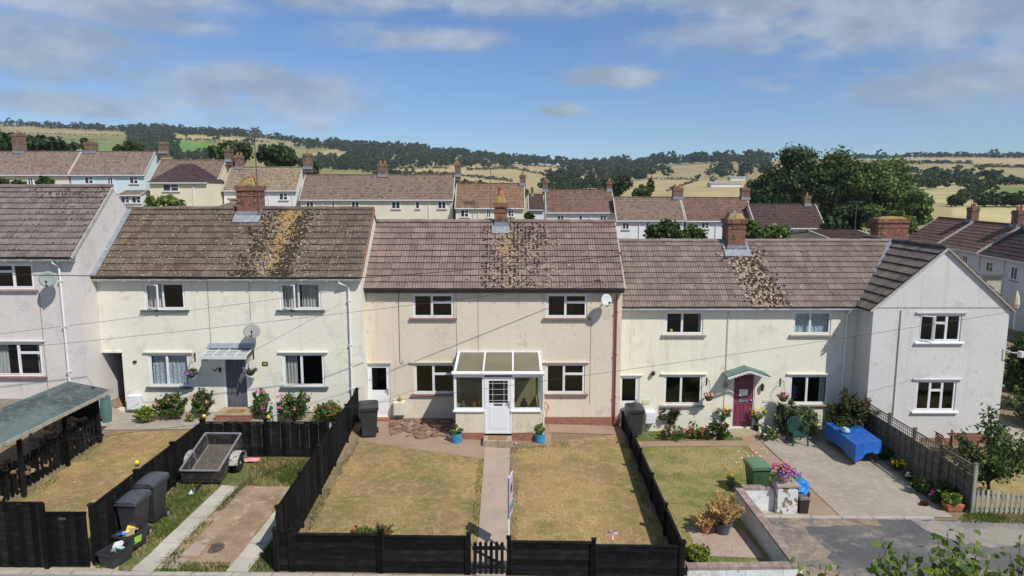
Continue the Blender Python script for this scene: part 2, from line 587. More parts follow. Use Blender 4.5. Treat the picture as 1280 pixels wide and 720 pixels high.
M['dish'] = mat('satellite_dish_grey', (.24, .25, .23), .6, layers=[(6, (.24, .22, .17), .56, .66, 4)])
M['dish_white'] = mat('satellite_dish_white', (.55, .56, .58), .6, layers=[(6, (.42, .40, .36), .56, .66, 4)])
M['dish_green'] = mat('satellite_dish_mesh', (.25, .30, .285), .6)
M['black'] = mat('black_metal', (.015, .015, .016), .5, spec=.4)
M['dark_metal'] = mat('dull_aerial_metal', (.12, .12, .12), .6, metal=.5)
M['white_paint'] = mat('white_paint', (.78, .78, .78), .5)
M['box_cream'] = mat('cream_meter_box', (.64, .61, .50), .6)
M['box_white'] = mat('white_meter_box', (.70, .73, .76), .5)
M['paper'] = mat('paper', (.75, .75, .73), .8)
M['yellow'] = mat('yellow_plastic', (.80, .60, .03), .45)
M['doormat'] = mat('coir_mat', (.34, .21, .09), .95, layers=[((18, 18, 18), (.16, .10, .05), .5, .58, 2)])
M['step_tile'] = mat('buff_step_slab', (.36, .30, .20), .85, layers=[(6, (.28, .23, .16), .45, .7, 4)], var=.1)
M['wire'] = mat('wire_black', (.025, .025, .027), .6)
M['cable'] = mat('cable_on_wall', (.30, .27, .22), .7)
M['sale_pink'] = mat('sale_board_pink', (.60, .45, .60), .5)
M['sale_dark'] = mat('sale_board_ink', (.06, .05, .16), .5)
M['sale_green'] = mat('sale_board_green', (.03, .30, .20), .5)
M['red'] = mat('red_paint', (.5, .03, .03), .5)
M['moss'] = mat('roof_moss', (.040, .030, .018), .98, layers=[(14, (.045, .035, .02), .45, .6, 3)], var=.3)
M['moss_pale'] = mat('pale_roof_lichen', (.44, .345, .255), .98, layers=[(30, (.28, .21, .14), .45, .6, 3)], var=.25)
M['lichen_orange'] = mat('orange_roof_lichen', (.36, .235, .075), .98, layers=[(25, (.25, .16, .07), .45, .6, 3)], var=.25)
M['tile_edge'] = mat('gap_shade_and_grime_edge', (.035, .028, .023), .98)  # shade of the gaps between courses painted into the lip, with moss and grime
M['window_far'] = mat('far_window_glass', (.03, .035, .045), .15, spec=.6)


def tile_mat(name, base, dark, pale, orange=None, ox=None, band=.7, speck=.62):
 """concrete roof tile with pale speckle and, below the chimney, lichen"""
 m = mat(name, base, .92, layers=[(1.3, dark, .38, .66, 5), ((9, 9, 9), pale, speck, speck + .06, 3), (3.2, tuple(c * 1.18 for c in base), .5, .75, 4)],
   bumps=[(30, .5, .01)], var=.17, sat_var=.35, spec=.12)
 if orange:
  ns, ls = m.node_tree.nodes, m.node_tree.links
  bs = ns['Principled BSDF']
  src = bs.inputs['Base Color'].links[0].from_socket
  geo = ns.new('ShaderNodeNewGeometry')
  sp = ns.new('ShaderNodeSeparateXYZ'); ls.new(geo.outputs['Position'], sp.inputs[0])
  # lateral distance from the run-off line under the chimney, spreading a little
  dx = mth(ns, ls, 'ABSOLUTE', mth(ns, ls, 'SUBTRACT', sp.outputs[0], ox))
  nz = ns.new('ShaderNodeTexNoise'); nz.inputs['Scale'].default_value = 5.0; nz.inputs['Detail'].default_value = 5
  ls.new(geo.outputs['Position'], nz.inputs['Vector'])
  f = mth(ns, ls, 'SUBTRACT', mth(ns, ls, 'ADD', band, mth(ns, ls, 'MULTIPLY', mth(ns, ls, 'SUBTRACT', nz.outputs['Fac'], .5), 1.6)), dx)
  f = mth(ns, ls, 'MULTIPLY', f, 3.5, clamp=True)
  n2_ = ns.new('ShaderNodeTexNoise'); n2_.inputs['Scale'].default_value = 9.0; n2_.inputs['Detail'].default_value = 4
  ls.new(geo.outputs['Position'], n2_.inputs['Vector'])
  r2 = ns.new('ShaderNodeMapRange'); r2.inputs['From Min'].default_value = .42; r2.inputs['From Max'].default_value = .58
  ls.new(n2_.outputs['Fac'], r2.inputs['Value'])
  cc = ns.new('ShaderNodeMixRGB'); cc.inputs['Color1'].default_value = (*orange, 1); cc.inputs['Color2'].default_value = (.40, .27, .17, 1)
  ls.new(r2.outputs[0], cc.inputs['Fac'])
  mx = ns.new('ShaderNodeMixRGB'); ls.new(mth(ns, ls, 'MULTIPLY', f, .62), mx.inputs['Fac']); ls.new(src, mx.inputs['Color1']); ls.new(cc.outputs[0], mx.inputs['Color2'])
  ls.new(mx.outputs[0], bs.inputs['Base Color'])
 return m


def leaf(name, c, var=.35, trans=.36, rough=.6):
 return mat(name, c, rough, layers=[(1.1, tuple(k * .62 for k in c), .42, .66, 3)], var=var, sat_var=.9, trans=trans, spec=.25)


L = {}
L['dark'] = leaf('dark_foliage', (.050, .086, .028))
L['mid'] = leaf('mid_foliage', (.105, .165, .042))
L['light'] = leaf('light_foliage', (.165, .25, .06))
L['pale'] = leaf('pale_foliage', (.20, .28, .085))
L['lime'] = leaf('lime_foliage', (.26, .32, .035))
L['straw'] = leaf('dry_foliage', (.80, .57, .25), var=.3, trans=.45)
L['russet'] = leaf('russet_foliage', (.115, .055, .035))
L['silver'] = leaf('grey_green_foliage', (.13, .16, .10))
L['wood_far'] = leaf('far_wood_foliage', (.050, .082, .030), var=.35, trans=.15)
L['hedge_far'] = leaf('far_hedge_foliage', (.056, .090, .030), var=.35, trans=.15)
L['green_near'] = leaf('sapling_leaf', (.17, .26, .05), var=.4, trans=.35)
L['grass'] = leaf('weed_green_grass', (.095, .145, .03), var=.4, trans=.2)
L['grass_dry'] = leaf('dry_grass', (.42, .295, .135), var=.35, trans=.15)
L['bark'] = mat('bark', (.10, .08, .06), .95, layers=[(9, (.05, .04, .03), .4, .6, 3)])
for nme, c in dict(pink=(.62, .20, .36), red=(.45, .03, .025), purple=(.28, .15, .45), white=(.8, .8, .78), yellow=(.85, .62, .02), magenta=(.48, .08, .25), lilac=(.55, .35, .62), orange=(.8, .2, .02), salmon=(.70, .27, .27)).items():
 L['fl_' + nme] = mat('petal_' + nme, c, .7, trans=.2, var=.15)

# ---------------------------------------------------------------- foliage helpers
def leafquads(pts, size, rng, bias=(0, 0, .45), aspect=1.5, nrm=None):
 n = len(pts)
 nv = rng.normal(size=(n, 3)) + np.array(bias)
 if nrm is not None:
  nv += nrm * 1.2
 nv /= np.linalg.norm(nv, axis=1)[:, None] + 1e-9
 r = rng.normal(size=(n, 3))
 t = np.cross(nv, r); t /= np.linalg.norm(t, axis=1)[:, None] + 1e-9
 b = np.cross(nv, t)
 s = np.asarray(size) * np.ones(n) * rng.uniform(.65, 1.3, n)
 a = (t.T * s * aspect / 2).T
 c = (b.T * s / 2).T
 p = np.asarray(pts)
 fold = (nv.T * s * .18).T
 out = np.empty((n, 4, 3))
 out[:, 0] = p - a; out[:, 1] = p + c + fold; out[:, 2] = p + a; out[:, 3] = p - c + fold
 return out.reshape(-1, 3)


def clumped(n, c, rad, ncl, cr, rng, shell=.55, flat_bottom=True):
 """points in leaf clumps spread over an uneven crown"""
 c = np.array(c, float); rad = np.array(rad, float)
 d = rng.normal(size=(ncl, 3)); d /= np.linalg.norm(d, axis=1)[:, None]
 rr = rng.uniform(shell, 1.0, ncl) ** .6
 cc = d * rr[:, None]
 if flat_bottom:
  cc[:, 2] = np.where(cc[:, 2] < -.45, -.45 + (cc[:, 2] + .45) * .4, cc[:, 2])
 k = rng.integers(0, ncl, n)
 g = rng.normal(size=(n, 3)); g /= np.linalg.norm(g, axis=1)[:, None]
 g *= np.abs(rng.normal(.62, .33, (n, 1)))
 sz = rng.uniform(.6, 1.25, ncl)[k][:, None]
 p = c + cc[k] * rad + g * cr * sz * np.array([1, 1, .8])
 return p, g


def foliage(name, parent, n, c, rad, leafsize, mats, ncl=12, cr=None, seed=1, probs=None, shell=.55, aspect=1.5):
 rng = np.random.default_rng(seed)
 cr = cr if cr is not None else min(rad) * .42
 p, g = clumped(n, c, rad, ncl, cr, rng, shell)
 v = leafquads(p, leafsize, rng, nrm=g, aspect=aspect)
 mi = None
 if isinstance(mats, (list, tuple)) and len(mats) > 1:
  mi = rng.choice(len(mats), n, p=probs)
 return arr_obj(name, v, 4, mats, parent, mi)


def stalky(n, base, w, d, h, nst, rng, spread=.05, lean=.75, low=.15):
 """points along thin stalks that fan out from the root, for an uneven outline"""
 a = rng.uniform(0, 6.283, nst)
 q = rng.uniform(.1, 1, nst) ** .6
 top = np.stack([np.cos(a) * q * w / 2, np.sin(a) * q * d / 2, h * (1 - .35 * q ** 2) * rng.uniform(.62, 1.08, nst)], 1)
 k = rng.integers(0, nst, n)
 f = rng.uniform(low, 1, n)[:, None]
 p = top[k] * np.concatenate([f ** lean, f ** lean, f], 1)
 p[:, 2] -= .10 * h * (f[:, 0] ** 3) * q[k]
 return p + np.array(base) + rng.normal(size=(n, 3)) * spread * (1.15 - f * .6)


def blossoms(name, parent, n, c, rad, size, m, seed=1, per=6, top=True):
 """flower heads: little bunches of petals sitting on the outside of a plant"""
 rng = np.random.default_rng(seed)
 d = rng.normal(size=(n, 3))
 d[:, 1] = -np.abs(d[:, 1]) * 1.0
 if top:
  d[:, 2] = np.abs(d[:, 2])
 d /= np.linalg.norm(d, axis=1)[:, None]
 p = np.array(c) + d * np.array(rad)
 pp = np.repeat(p, per, axis=0) + rng.normal(size=(n * per, 3)) * size * .3
 v = leafquads(pp, size * .62, rng, bias=(0, -.6, .8), aspect=1.1)
 mi = None
 if isinstance(m, (list, tuple)) and len(m) > 1:
  mi = np.repeat(rng.choice(len(m), n), per)
 o = arr_obj(name, v, 4, m, parent, mi)
 o['kind'] = 'stuff'
 return o


def stems(name, parent, base, rad, h, n, r, m, seed=1):
 rng = random.Random(seed)
 mb = MB()
 for k in range(n):
  a = rng.uniform(0, 6.28)
  q = rng.uniform(.2, .8)
  mb.tube([(base[0], base[1], base[2] - .05), (base[0] + math.cos(a) * rad * q * .5, base[1] + math.sin(a) * rad * q * .5, base[2] + h * .45),
     (base[0] + math.cos(a) * rad * q, base[1] + math.sin(a) * rad * q, base[2] + h * rng.uniform(.7, .95))], [r, r * .7, r * .35], 5)
 return mb.build(name, m, parent)


def shrub(name, cat, loc, w, h, n, ls, mats, label, seed=1, group=None, flowers=None, depth=None, probs=None, ncl=14, aspect=1.5):
 t = thing(name, loc, label, cat, group)
 x, y, z = loc
 d = depth or w
 foliage('foliage', t, int(n * .95), (x, y, z + h * .45), (w * .36, d * .36, h * .38), ls * .85, mats, ncl=int(ncl * 1.6), cr=min(w, h, d) * .2, seed=seed, probs=probs, shell=.35, aspect=aspect)
 rg_ = np.random.default_rng(seed + 77)
 nn = int(n * .9)
 P_ = stalky(nn, (x, y, z), w * 1.08, d * 1.05, h * 1.02, max(9, ncl), rg_, spread=min(w, h) * .045, low=.3)
 arr_obj('foliage', leafquads(P_, ls * .8, rg_, aspect=aspect), 4, mats, t, rg_.choice(len(mats), nn, p=probs) if isinstance(mats, list) and len(mats) > 1 else None)
 stems('stem', t, (x, y, z), w * .35, h * .8, 6, .012 + h * .008, L['bark'], seed)
 if flowers:
  for i, (m, cnt, size) in enumerate(flowers):
   blossoms('flower', t, max(2, int(cnt * .7)), (x, y, z + h * .45), (w * .46, d * .46, h * .48), size, m, seed + 31 * i)
 return t


# ---------------------------------------------------------------- roof tiles
def tile_mesh(w=.30, ln=.35, th=.034):
 mb = MB()
 n = 12
 zs = []
 for i in range(n + 1):
  u = i / n
  zs.append(.022 * max(0, math.cos((u - .08) * 6 * math.pi)))
 vs = []
 for i in range(n + 1):
  x = i / n * (w - .006)
  vs += [(x, 0, zs[i]), (x, 0, zs[i] + th), (x, ln, zs[i] + th - .040)]
 fs = []
 for i in range(n):
  a = i * 3; b = a + 3
  fs += [(a + 1, b + 1, b + 2, a + 2)]
 mb.raw(vs, fs)
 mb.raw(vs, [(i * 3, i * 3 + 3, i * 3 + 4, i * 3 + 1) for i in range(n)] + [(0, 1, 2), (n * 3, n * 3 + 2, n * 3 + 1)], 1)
 return mb


TILE_V = tile_mesh()
TILE_MESH = {}


def lay_tiles(roof, org, ux, uy, un, width, slen, m, clip=None, w=.30, limit=300, seed=1, courses=None):
 rng = random.Random(seed)
 key = m.name
 if key not in TILE_MESH:
  me = bpy.data.meshes.new('roof_tile')
  me.from_pydata(TILE_V.v, [], TILE_V.f)
  me.materials.append(m)
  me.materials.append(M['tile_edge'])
  me.polygons.foreach_set('material_index', TILE_V.m)
  TILE_MESH[key] = me
 me = TILE_MESH[key]
 courses = courses or round(slen / .315)
 gauge = slen / courses
 ncol = int(math.ceil(width / w))
 cw = width / ncol
 cnt = 0
 rest = MB()
 R3 = Matrix((ux, uy, un)).transposed()
 for c in range(courses):
  for k in range(ncol):
   s, t = k * cw, c * gauge
   if clip and not clip(s + cw / 2, t + gauge * .5):
    continue
   j = rng.uniform(-.006, .006)
   p = org + ux * s + uy * (t + j) + un * (.030 + rng.uniform(0, .008))
   rot = R3 @ Matrix.Rotation(rng.uniform(-.012, .012), 3, 'Z')
   mt = Matrix.Translation(p) @ rot.to_4x4() @ Matrix.Diagonal((cw / .30, 1, 1, 1))
   if cnt < limit:
    o = bpy.data.objects.new('roof_tile', me)
    COL.objects.link(o)
    o.parent = roof
    o.matrix_basis = mt
    cnt += 1
   else:
    q_ = [mt @ Vector(v) for v in TILE_V.v]
    rest.raw(q_, TILE_V.f)
    rest.m[-len(TILE_V.m):] = TILE_V.m
 if rest.v:
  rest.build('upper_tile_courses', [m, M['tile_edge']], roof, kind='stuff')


def ridge_tiles(roof, a, b, m, r=.12, ln=.45, sag=.0, seed=1):
 rng = random.Random(seed)
 a, b = Vector(a), Vector(b)
 n = max(1, round((b - a).length / ln))
 ux = (b - a).normalized()
 side = Vector((-ux.y, ux.x, 0)).normalized()
 up = ux.cross(side)
 if up.z < 0:
  up = -up
 me = None
 mb = MB()
 L_ = (b - a).length / n
 seg = 6
 vs = []
 for xx, rr in ((0, r * 1.04), (L_ + .012, r)):
  for k in range(seg + 1):
   an = math.pi * (-.05 + 1.1 * k / seg)
   vs.append((xx, math.cos(an) * rr, math.sin(an) * rr * .8))
 fs = [(k, k + seg + 1, k + seg + 2, k + 1) for k in range(seg)]
 fs.append(tuple(range(seg + 1)))
 fs.append(tuple(reversed(range(seg + 1, 2 * seg + 2))))
 me = bpy.data.meshes.new('ridge_tile')
 me.from_pydata(vs, [], fs)
 me.materials.append(m)
 R3 = Matrix((ux, side, up)).transposed()
 for k in range(n):
  o = bpy.data.objects.new('ridge_tile', me)
  COL.objects.link(o)
  o.parent = roof
  o.matrix_basis = Matrix.Translation(a + ux * (L_ * k) + Vector((0, 0, rng.uniform(-.012, .012)))) @ (R3 @ Matrix.Rotation(rng.uniform(-.02, .02), 3, 'Z')).to_4x4()


def scatter_blobs(name, parent, org, ux, uy, un, spots, size, m, seed=1, flat=.45):
 rng = np.random.default_rng(seed)
 octv = np.array([(1, 0, 0), (0, 1, 0), (-1, 0, 0), (0, -1, 0), (0, 0, 1), (0, 0, -1)], float)
 tri = [(0, 1, 4), (1, 2, 4), (2, 3, 4), (3, 0, 4)]
 ux, uy, un, org = (np.array(q) for q in (ux, uy, un, org))
 out = []
 for s, t in spots:
  sc = size * rng.uniform(.45, 1.3)
  a = rng.uniform(0, 6.28)
  ca, sa = math.cos(a), math.sin(a)
  ex = rng.uniform(.7, 1.5)
  v = octv * np.array([sc * ex, sc, sc * flat]) * rng.uniform(.7, 1.2, (6, 1))
  vx = v[:, 0] * ca - v[:, 1] * sa
  vy = v[:, 0] * sa + v[:, 1] * ca
  w = org + np.outer(s + vx, ux) + np.outer(t + vy, uy) + np.outer(.078 + v[:, 2], un)
  for f in tri:
   out += [w[f[0]], w[f[1]], w[f[2]]]
 if out:
  o = arr_obj(name, np.array(out), 3, m, parent)
  o['kind'] = 'stuff'
  return o


# ---------------------------------------------------------------- windows, doors
def cells(kind):
 return dict(
  casement_fixed=[(0, .44, 0, 1), (.44, 1, 0, 1)],
  left_tall=[(0, .46, 0, 1), (.46, 1, 0, .66), (.46, 1, .66, 1)],
  big_left=[(0, .60, 0, 1), (.60, 1, 0, .70), (.60, 1, .70, 1)],
  right_tall=[(0, .58, 0, .70), (0, .58, .70, 1), (.58, 1, 0, 1)],
  three=[(0, .34, 0, 1), (.34, .66, 0, .68), (.34, .66, .68, 1), (.66, 1, 0, 1)],
 )[kind]


def framebox(mb, x0, x1, z0, z1, y0, y1, t, mi=0):
 mb.box(x0, x1, y0, y1, z0, z0 + t, mi)
 mb.box(x0, x1, y0, y1, z1 - t, z1, mi)
 mb.box(x0, x0 + t, y0, y1, z0 + t, z1 - t, mi)
 mb.box(x1 - t, x1, y0, y1, z0 + t, z1 - t, mi)


def wavy(mb, x0, x1, z0, z1, y, amp=.03, wl=.11, mi=0):
 n = max(4, int((x1 - x0) / (wl / 4)))
 vs = []
 for i in range(n + 1):
  x = x0 + (x1 - x0) * i / n
  yy = y + amp * math.sin(2 * math.pi * (x - x0) / wl) * (1 + .3 * math.sin(x * 9))
  vs += [(x, yy, z0), (x, yy, z1)]
 mb.raw(vs, [(2 * i, 2 * i + 2, 2 * i + 3, 2 * i + 1) for i in range(n)], mi)


def make_window(house, x0, x1, z0, z1, Y, kind, curtains=(), sill=None, lintel=None, open_cell=None, frame='upvc', silldrop=0.0):
 W, Hh = x1 - x0, z1 - z0
 fm = MB()
 yo, yi = Y + .035, Y + .10
 framebox(fm, x0 + .002, x1 - .002, z0 + .002, z1 - .002, yo, yi, .048)
 cs = cells(kind) if isinstance(kind, str) else kind
 ix0, ix1, iz0, iz1 = x0 + .048, x1 - .048, z0 + .048, z1 - .048
 win = None
 boxes = []
 for ci, (u0, u1, v0, v1) in enumerate(cs):
  a, b = ix0 + (ix1 - ix0) * u0, ix0 + (ix1 - ix0) * u1
  c, d = iz0 + (iz1 - iz0) * v0, iz0 + (iz1 - iz0) * v1
  if u0 > 0: a += .012
  if v0 > 0: c += .012
  boxes.append((a + .001, b - .001, c + .001, d - .001))
  if u0 > 0:
   fm.box(a - .03, a - .001, yo + .004, yi - .004, c, d)
  if v0 > 0:
   fm.box(a, b, yo + .004, yi - .004, c - .03, c - .001)
 win = fm.build('window', M[frame], house)
 for ci, (a, b, c, d) in enumerate(boxes):
  sb = MB()
  t = .034
  gl = MB()
  if ci == open_cell:
   # casement hinged on its left edge and standing ajar
   ang = R(24)
   ca, sa = math.cos(ang), math.sin(ang)

   def tr(x, y, z):
    dx, dy = x - a, y - (yo - .012)
    return (a + dx * ca + dy * sa, yo - .012 - dx * sa + dy * ca, z)
   tmp = MB()
   framebox(tmp, a, b, c, d, yo - .012, yo + .03, t + .012)
   sb.raw([tr(*v) for v in tmp.v], tmp.f)
   gl.raw([tr(a + t, yo + .008, c + t), tr(b - t, yo + .008, c + t), tr(b - t, yo + .008, d - t), tr(a + t, yo + .008, d - t)], [(0, 1, 2, 3)])
  else:
   framebox(sb, a, b, c, d, yo - .012, yo + .03, t)
   gl.poly([(a + t, yo + .008, c + t), (b - t, yo + .008, c + t), (b - t, yo + .008, d - t), (a + t, yo + .008, d - t)])
  sb.build('sash', M[frame], win)
  gl.build('pane', M['glass'], win)
 for cu in curtains:
  u0, u1, mk = cu[:3]
  mb = MB()
  if mk == 'lace':
   wavy(mb, ix0 + (ix1 - ix0) * u0, ix0 + (ix1 - ix0) * u1, z0 + .03, z1 - .03, Y + .19, .014, .16)
  else:
   wavy(mb, ix0 + (ix1 - ix0) * u0, ix0 + (ix1 - ix0) * u1, z0 + .03, z1 - .03, Y + .20)
  mb.build('net_curtain' if mk == 'lace' else 'curtain', M[mk], win)
 if sill:
  mb = MB()
  e = .13
  mb.hexa([(x0 - e, Y - .10, z0 - .075), (x1 + e, Y - .10, z0 - .075), (x1 + e, Y + .034, z0 - .075), (x0 - e, Y + .034, z0 - .075),
     (x0 - e, Y - .10, z0 - .02), (x1 + e, Y - .10, z0 - .02), (x1 + e, Y + .034, z0 + .001), (x0 - e, Y + .034, z0 + .001)])
  mb.build('sill', M[sill], win, bevel=.006)
 if lintel:
  mb = MB()
  mb.box(x0 - .16, x1 + .16, Y - .075, Y - .002, z1 + .03, z1 + .085)
  mb.build('drip_ledge', M[lintel], win, bevel=.008)
 return win


def dish(parent, c, r, m, aim=(.45, -1, .35), name='satellite_dish', arm=True):
 c = Vector(c)
 aim = Vector(aim).normalized()
 x = aim.cross(Vector((0, 0, 1))).normalized()
 y = x.cross(aim)
 mb = MB()
 n = 20
 vs, fs = [], []
 for back in (0, 1):
  for i in range(5):
   rr = r * i / 4
   for k in range(n):
    a = 2 * math.pi * k / n
    dep = .18 * r * (rr / r) ** 2 - back * .012
    vs.append(c + x * math.cos(a) * rr + y * math.sin(a) * rr * 1.0 + aim * dep)
  o = back * 5 * n
  for i in range(4):
   for k in range(n):
    q = (o + i * n + k, o + i * n + (k + 1) % n, o + (i + 1) * n + (k + 1) % n, o + (i + 1) * n + k)
    fs.append(q if not back else q[::-1])
 for k in range(n):
  fs.append((4 * n + k, 4 * n + (k + 1) % n, 9 * n + (k + 1) % n, 9 * n + k))
 mb.raw(vs, fs)
 d = mb.build(name, m, parent, smooth=True)
 a = MB()
 foot = c - y * r * .95 + aim * .1 * r
 tip = c + aim * r * 1.05 - y * r * .45
 a.tube([foot, foot + (tip - foot) * .5 - y * .02, tip], .014, 6)
 a.tube([tip - aim * .02, tip - aim * .1], .035, 8)
 a.build('receiver_arm', M['black'], d)
 b = MB()
 b.tube([c - aim * .02, c - aim * .10, Vector((c.x - .02, c.y + .38, c.z - .12))], .022, 6)
 b.build('wall_bracket', M['dark_metal'], d)
 return d


# ---------------------------------------------------------------- the terrace houses
class House:
 pass


def new_house(label, xL, xR, Y, zb, eave_y, ridge_y, half=2.45, D=4.9, wall='wall_cream', tile=None, group='houses of the front terrace', oh=.28, pxref=640):
 h = House()
 h.xL, h.xR, h.Y, h.zb, h.D, h.half, h.oh = xL, xR, Y, zb, D, half, oh
 h.zE = at(pxref, eave_y, Y - oh).z
 h.zR = at(pxref, ridge_y, Y + half).z
 h.slope = (h.zR - h.zE) / (half + oh)
 h.t = thing('terraced_house', ((xL + xR) / 2, Y, zb), label, 'house', group)
 h.wall = M[wall]
 h.open = []
 h.wins = []
 h.tile = tile
 return h


def px_rect(h, px0, py0, px1, py1):
 pm = (py0 + py1) / 2
 return at(px0, pm, h.Y).x, at(px1, pm, h.Y).x, at(px0, py1, h.Y).z, at(px0, py0, h.Y).z


def add_window(h, rect, kind, **kw):
 r = px_rect(h, *rect)
 h.open.append(r)
 h.wins.append((r, kind, kw))
 return r


def wall_with_openings(mb, x0, x1, z0, z1, Y, opens, rev=.20, topfn=None):
 xs = sorted({x0, x1, *[a for o in opens for a in (max(x0, o[0]), min(x1, o[1]))]})
 zs = sorted({z0, z1, *[a for o in opens for a in (max(z0, o[2]), min(z1, o[3]))]})
 for a, b in zip(xs, xs[1:]):
  for c, d in zip(zs, zs[1:]):
   mx, mz = (a + b) / 2, (c + d) / 2
   if any(o[0] < mx < o[1] and o[2] < mz < o[3] for o in opens):
    continue
   mb.poly([(a, Y, c), (b, Y, c), (b, Y, d), (a, Y, d)])
 for a, b, c, d in opens:
  mb.poly([(a, Y, c), (a, Y, d), (a, Y + rev, d), (a, Y + rev, c)])
  mb.poly([(b, Y, c), (b, Y + rev, c), (b, Y + rev, d), (b, Y, d)])
  mb.poly([(a, Y, d), (b, Y, d), (b, Y + rev, d), (a, Y + rev, d)])
  mb.poly([(a, Y, c), (a, Y + rev, c), (b, Y + rev, c), (b, Y, c)])


def finish_house(h, gable_front=False):
 mb = MB()
 zt = h.zE + .02
 zb = h.zb - .6
 xL, xR, Y = h.xL, h.xR, h.Y
 Yb = Y + h.D
 if not gable_front:
  zw = h.zE + h.slope * h.oh - .03
  wall_with_openings(mb, xL, xR, zb, zw, Y, h.open)
  zr = h.zE + h.slope * (h.oh + h.D / 2) - .04
  for x, flip in ((xL, 1), (xR, 0)):
   p = [(x, Y, zb), (x, Yb, zb), (x, Yb, zw), (x, Y + h.D / 2, zr), (x, Y, zw)]
   mb.poly(p[::-1] if flip else p)
 else:
  zw = h.zE
  wall_with_openings(mb, xL, xR, zb, zw, Y, h.open)
  xm = (xL + xR) / 2
  mb.poly([(xL, Y, zw), (xR, Y, zw), (xm, Y, h.zR - .05)])
  mb.poly([(xL, Yb, zw), (xR, Yb, zw), (xm, Yb, h.zR - .05)][::-1])
  mb.poly([(xL, Y, zb), (xL, Y, zw), (xL, Yb, zw), (xL, Yb, zb)])
  mb.poly([(xR, Y, zb), (xR, Yb, zb), (xR, Yb, zw), (xR, Y, zw)])
 mb.poly([(xL, Yb, zb), (xL, Yb, zw), (xR, Yb, zw), (xR, Yb, zb)])
 mb.build('wall', h.wall, h.t)
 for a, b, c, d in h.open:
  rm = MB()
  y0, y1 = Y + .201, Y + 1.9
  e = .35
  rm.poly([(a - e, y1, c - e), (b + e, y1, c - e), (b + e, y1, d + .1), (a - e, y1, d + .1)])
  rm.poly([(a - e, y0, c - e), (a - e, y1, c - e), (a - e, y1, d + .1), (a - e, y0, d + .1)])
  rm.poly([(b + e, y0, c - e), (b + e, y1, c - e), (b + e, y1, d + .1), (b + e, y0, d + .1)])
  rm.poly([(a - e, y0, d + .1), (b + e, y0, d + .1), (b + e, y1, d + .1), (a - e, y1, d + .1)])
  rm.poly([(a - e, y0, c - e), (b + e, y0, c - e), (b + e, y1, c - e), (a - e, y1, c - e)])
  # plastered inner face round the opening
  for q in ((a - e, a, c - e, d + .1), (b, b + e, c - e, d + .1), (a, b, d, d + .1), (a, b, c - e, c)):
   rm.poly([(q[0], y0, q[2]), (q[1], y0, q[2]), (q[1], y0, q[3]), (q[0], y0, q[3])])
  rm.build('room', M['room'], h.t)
 for (a, b, c, d), kind, kw in h.wins:
  make_window(h.t, a, b, c, d, Y, kind, **kw)


def pitched_roof(h, x0=None, x1=None, clip=None, seed=1, gutter='gutter', limit=300, verge=None, tiles_x=None, backcol=None):
 """roof whose eave faces the gardens"""
 x0 = h.xL if x0 is None else x0
 x1 = h.xR if x1 is None else x1
 Y0, Y1 = h.Y - h.oh, h.Y + h.D / 2
 zE, zR = h.zE, h.zE + h.slope * (h.D / 2 + h.oh)
 h.ridge = (Y1, zR)
 Y2 = h.Y + h.D + h.oh
 mb = MB()
 th = .06
 mb.hexa([(x0, Y0, zE - th), (x1, Y0, zE - th), (x1, Y1, zR - th), (x0, Y1, zR - th), (x0, Y0, zE), (x1, Y0, zE), (x1, Y1, zR), (x0, Y1, zR)])
 mb.hexa([(x0, Y1 + .001, zR - th), (x1, Y1 + .001, zR - th), (x1, Y2, zE - th), (x0, Y2, zE - th), (x0, Y1 + .001, zR), (x1, Y1 + .001, zR), (x1, Y2, zE + .02), (x0, Y2, zE + .02)])
 roof = mb.build('roof', h.tile, h.t)
 h.roof = roof
 ux = Vector((1, 0, 0))
 uy = Vector((0, Y1 - Y0, zR - zE)); slen = uy.length; uy.normalize()
 un = ux.cross(uy)
 h.fr = (Vector((x0, Y0, zE)), ux, uy, un, slen)
 tx0, tx1 = tiles_x or (x0, x1)
 lay_tiles(roof, Vector((tx0, Y0 - .03, zE - .02)), ux, uy, un, tx1 - tx0, slen + .03, h.tile,
    clip=(lambda s, t: clip(tx0 + s, t / slen)) if clip else None, limit=limit, seed=seed)
 if tx0 > x0 + .3:
  lay_tiles(roof, Vector((x0, Y0 - .03, zE - .02)), ux, uy, un, tx0 - x0 - .005, slen + .03, h.tile, limit=0, seed=seed + 5)
 ridge_tiles(roof, (x0, Y1, zR + .03), ((clip and h.clipx) or x1, Y1, zR + .03), h.tile, seed=seed)
 # fascia and gutter
 g = MB()
 gx1 = getattr(h, 'gutter_x1', x1)
 g.box(x0 + .02, gx1 - .02, h.Y - .17, h.Y - .15, zE - .17, zE - .03)
 g.box(x0 + .02, gx1 - .02, h.Y - .15, h.Y - .002, zE - .14, zE - .12)
 g.build('fascia', M['upvc_grey'] if gutter == 'gutter' else M['sill_dark'], h.t)
 g = MB()
 vs = []
 n = 8
 for x in (x0, gx1):
  for k in range(n + 1):
   a = math.pi * (1 + k / n)
   vs.append((x, h.Y - .235 + .058 * math.cos(a), zE - .065 + .058 * math.sin(a)))
  for k in range(n + 1):
   a = math.pi * (2 - k / n)
   vs.append((x, h.Y - .235 + .048 * math.cos(a), zE - .065 + .048 * math.sin(a)))
 m_ = 2 * n + 2
 g.raw(vs, [(k, k + m_, (k + 1) % m_ + m_, (k + 1) % m_) for k in range(m_)] + [tuple(range(m_)), tuple(reversed(range(m_, 2 * m_)))])
 x = x0 + .5
 while x < gx1:
  g.box(x, x + .03, h.Y - .30, h.Y - .172, zE - .135, zE - .122)
  x += .9
 g.build('gutter', M[gutter], h.t)
 return roof


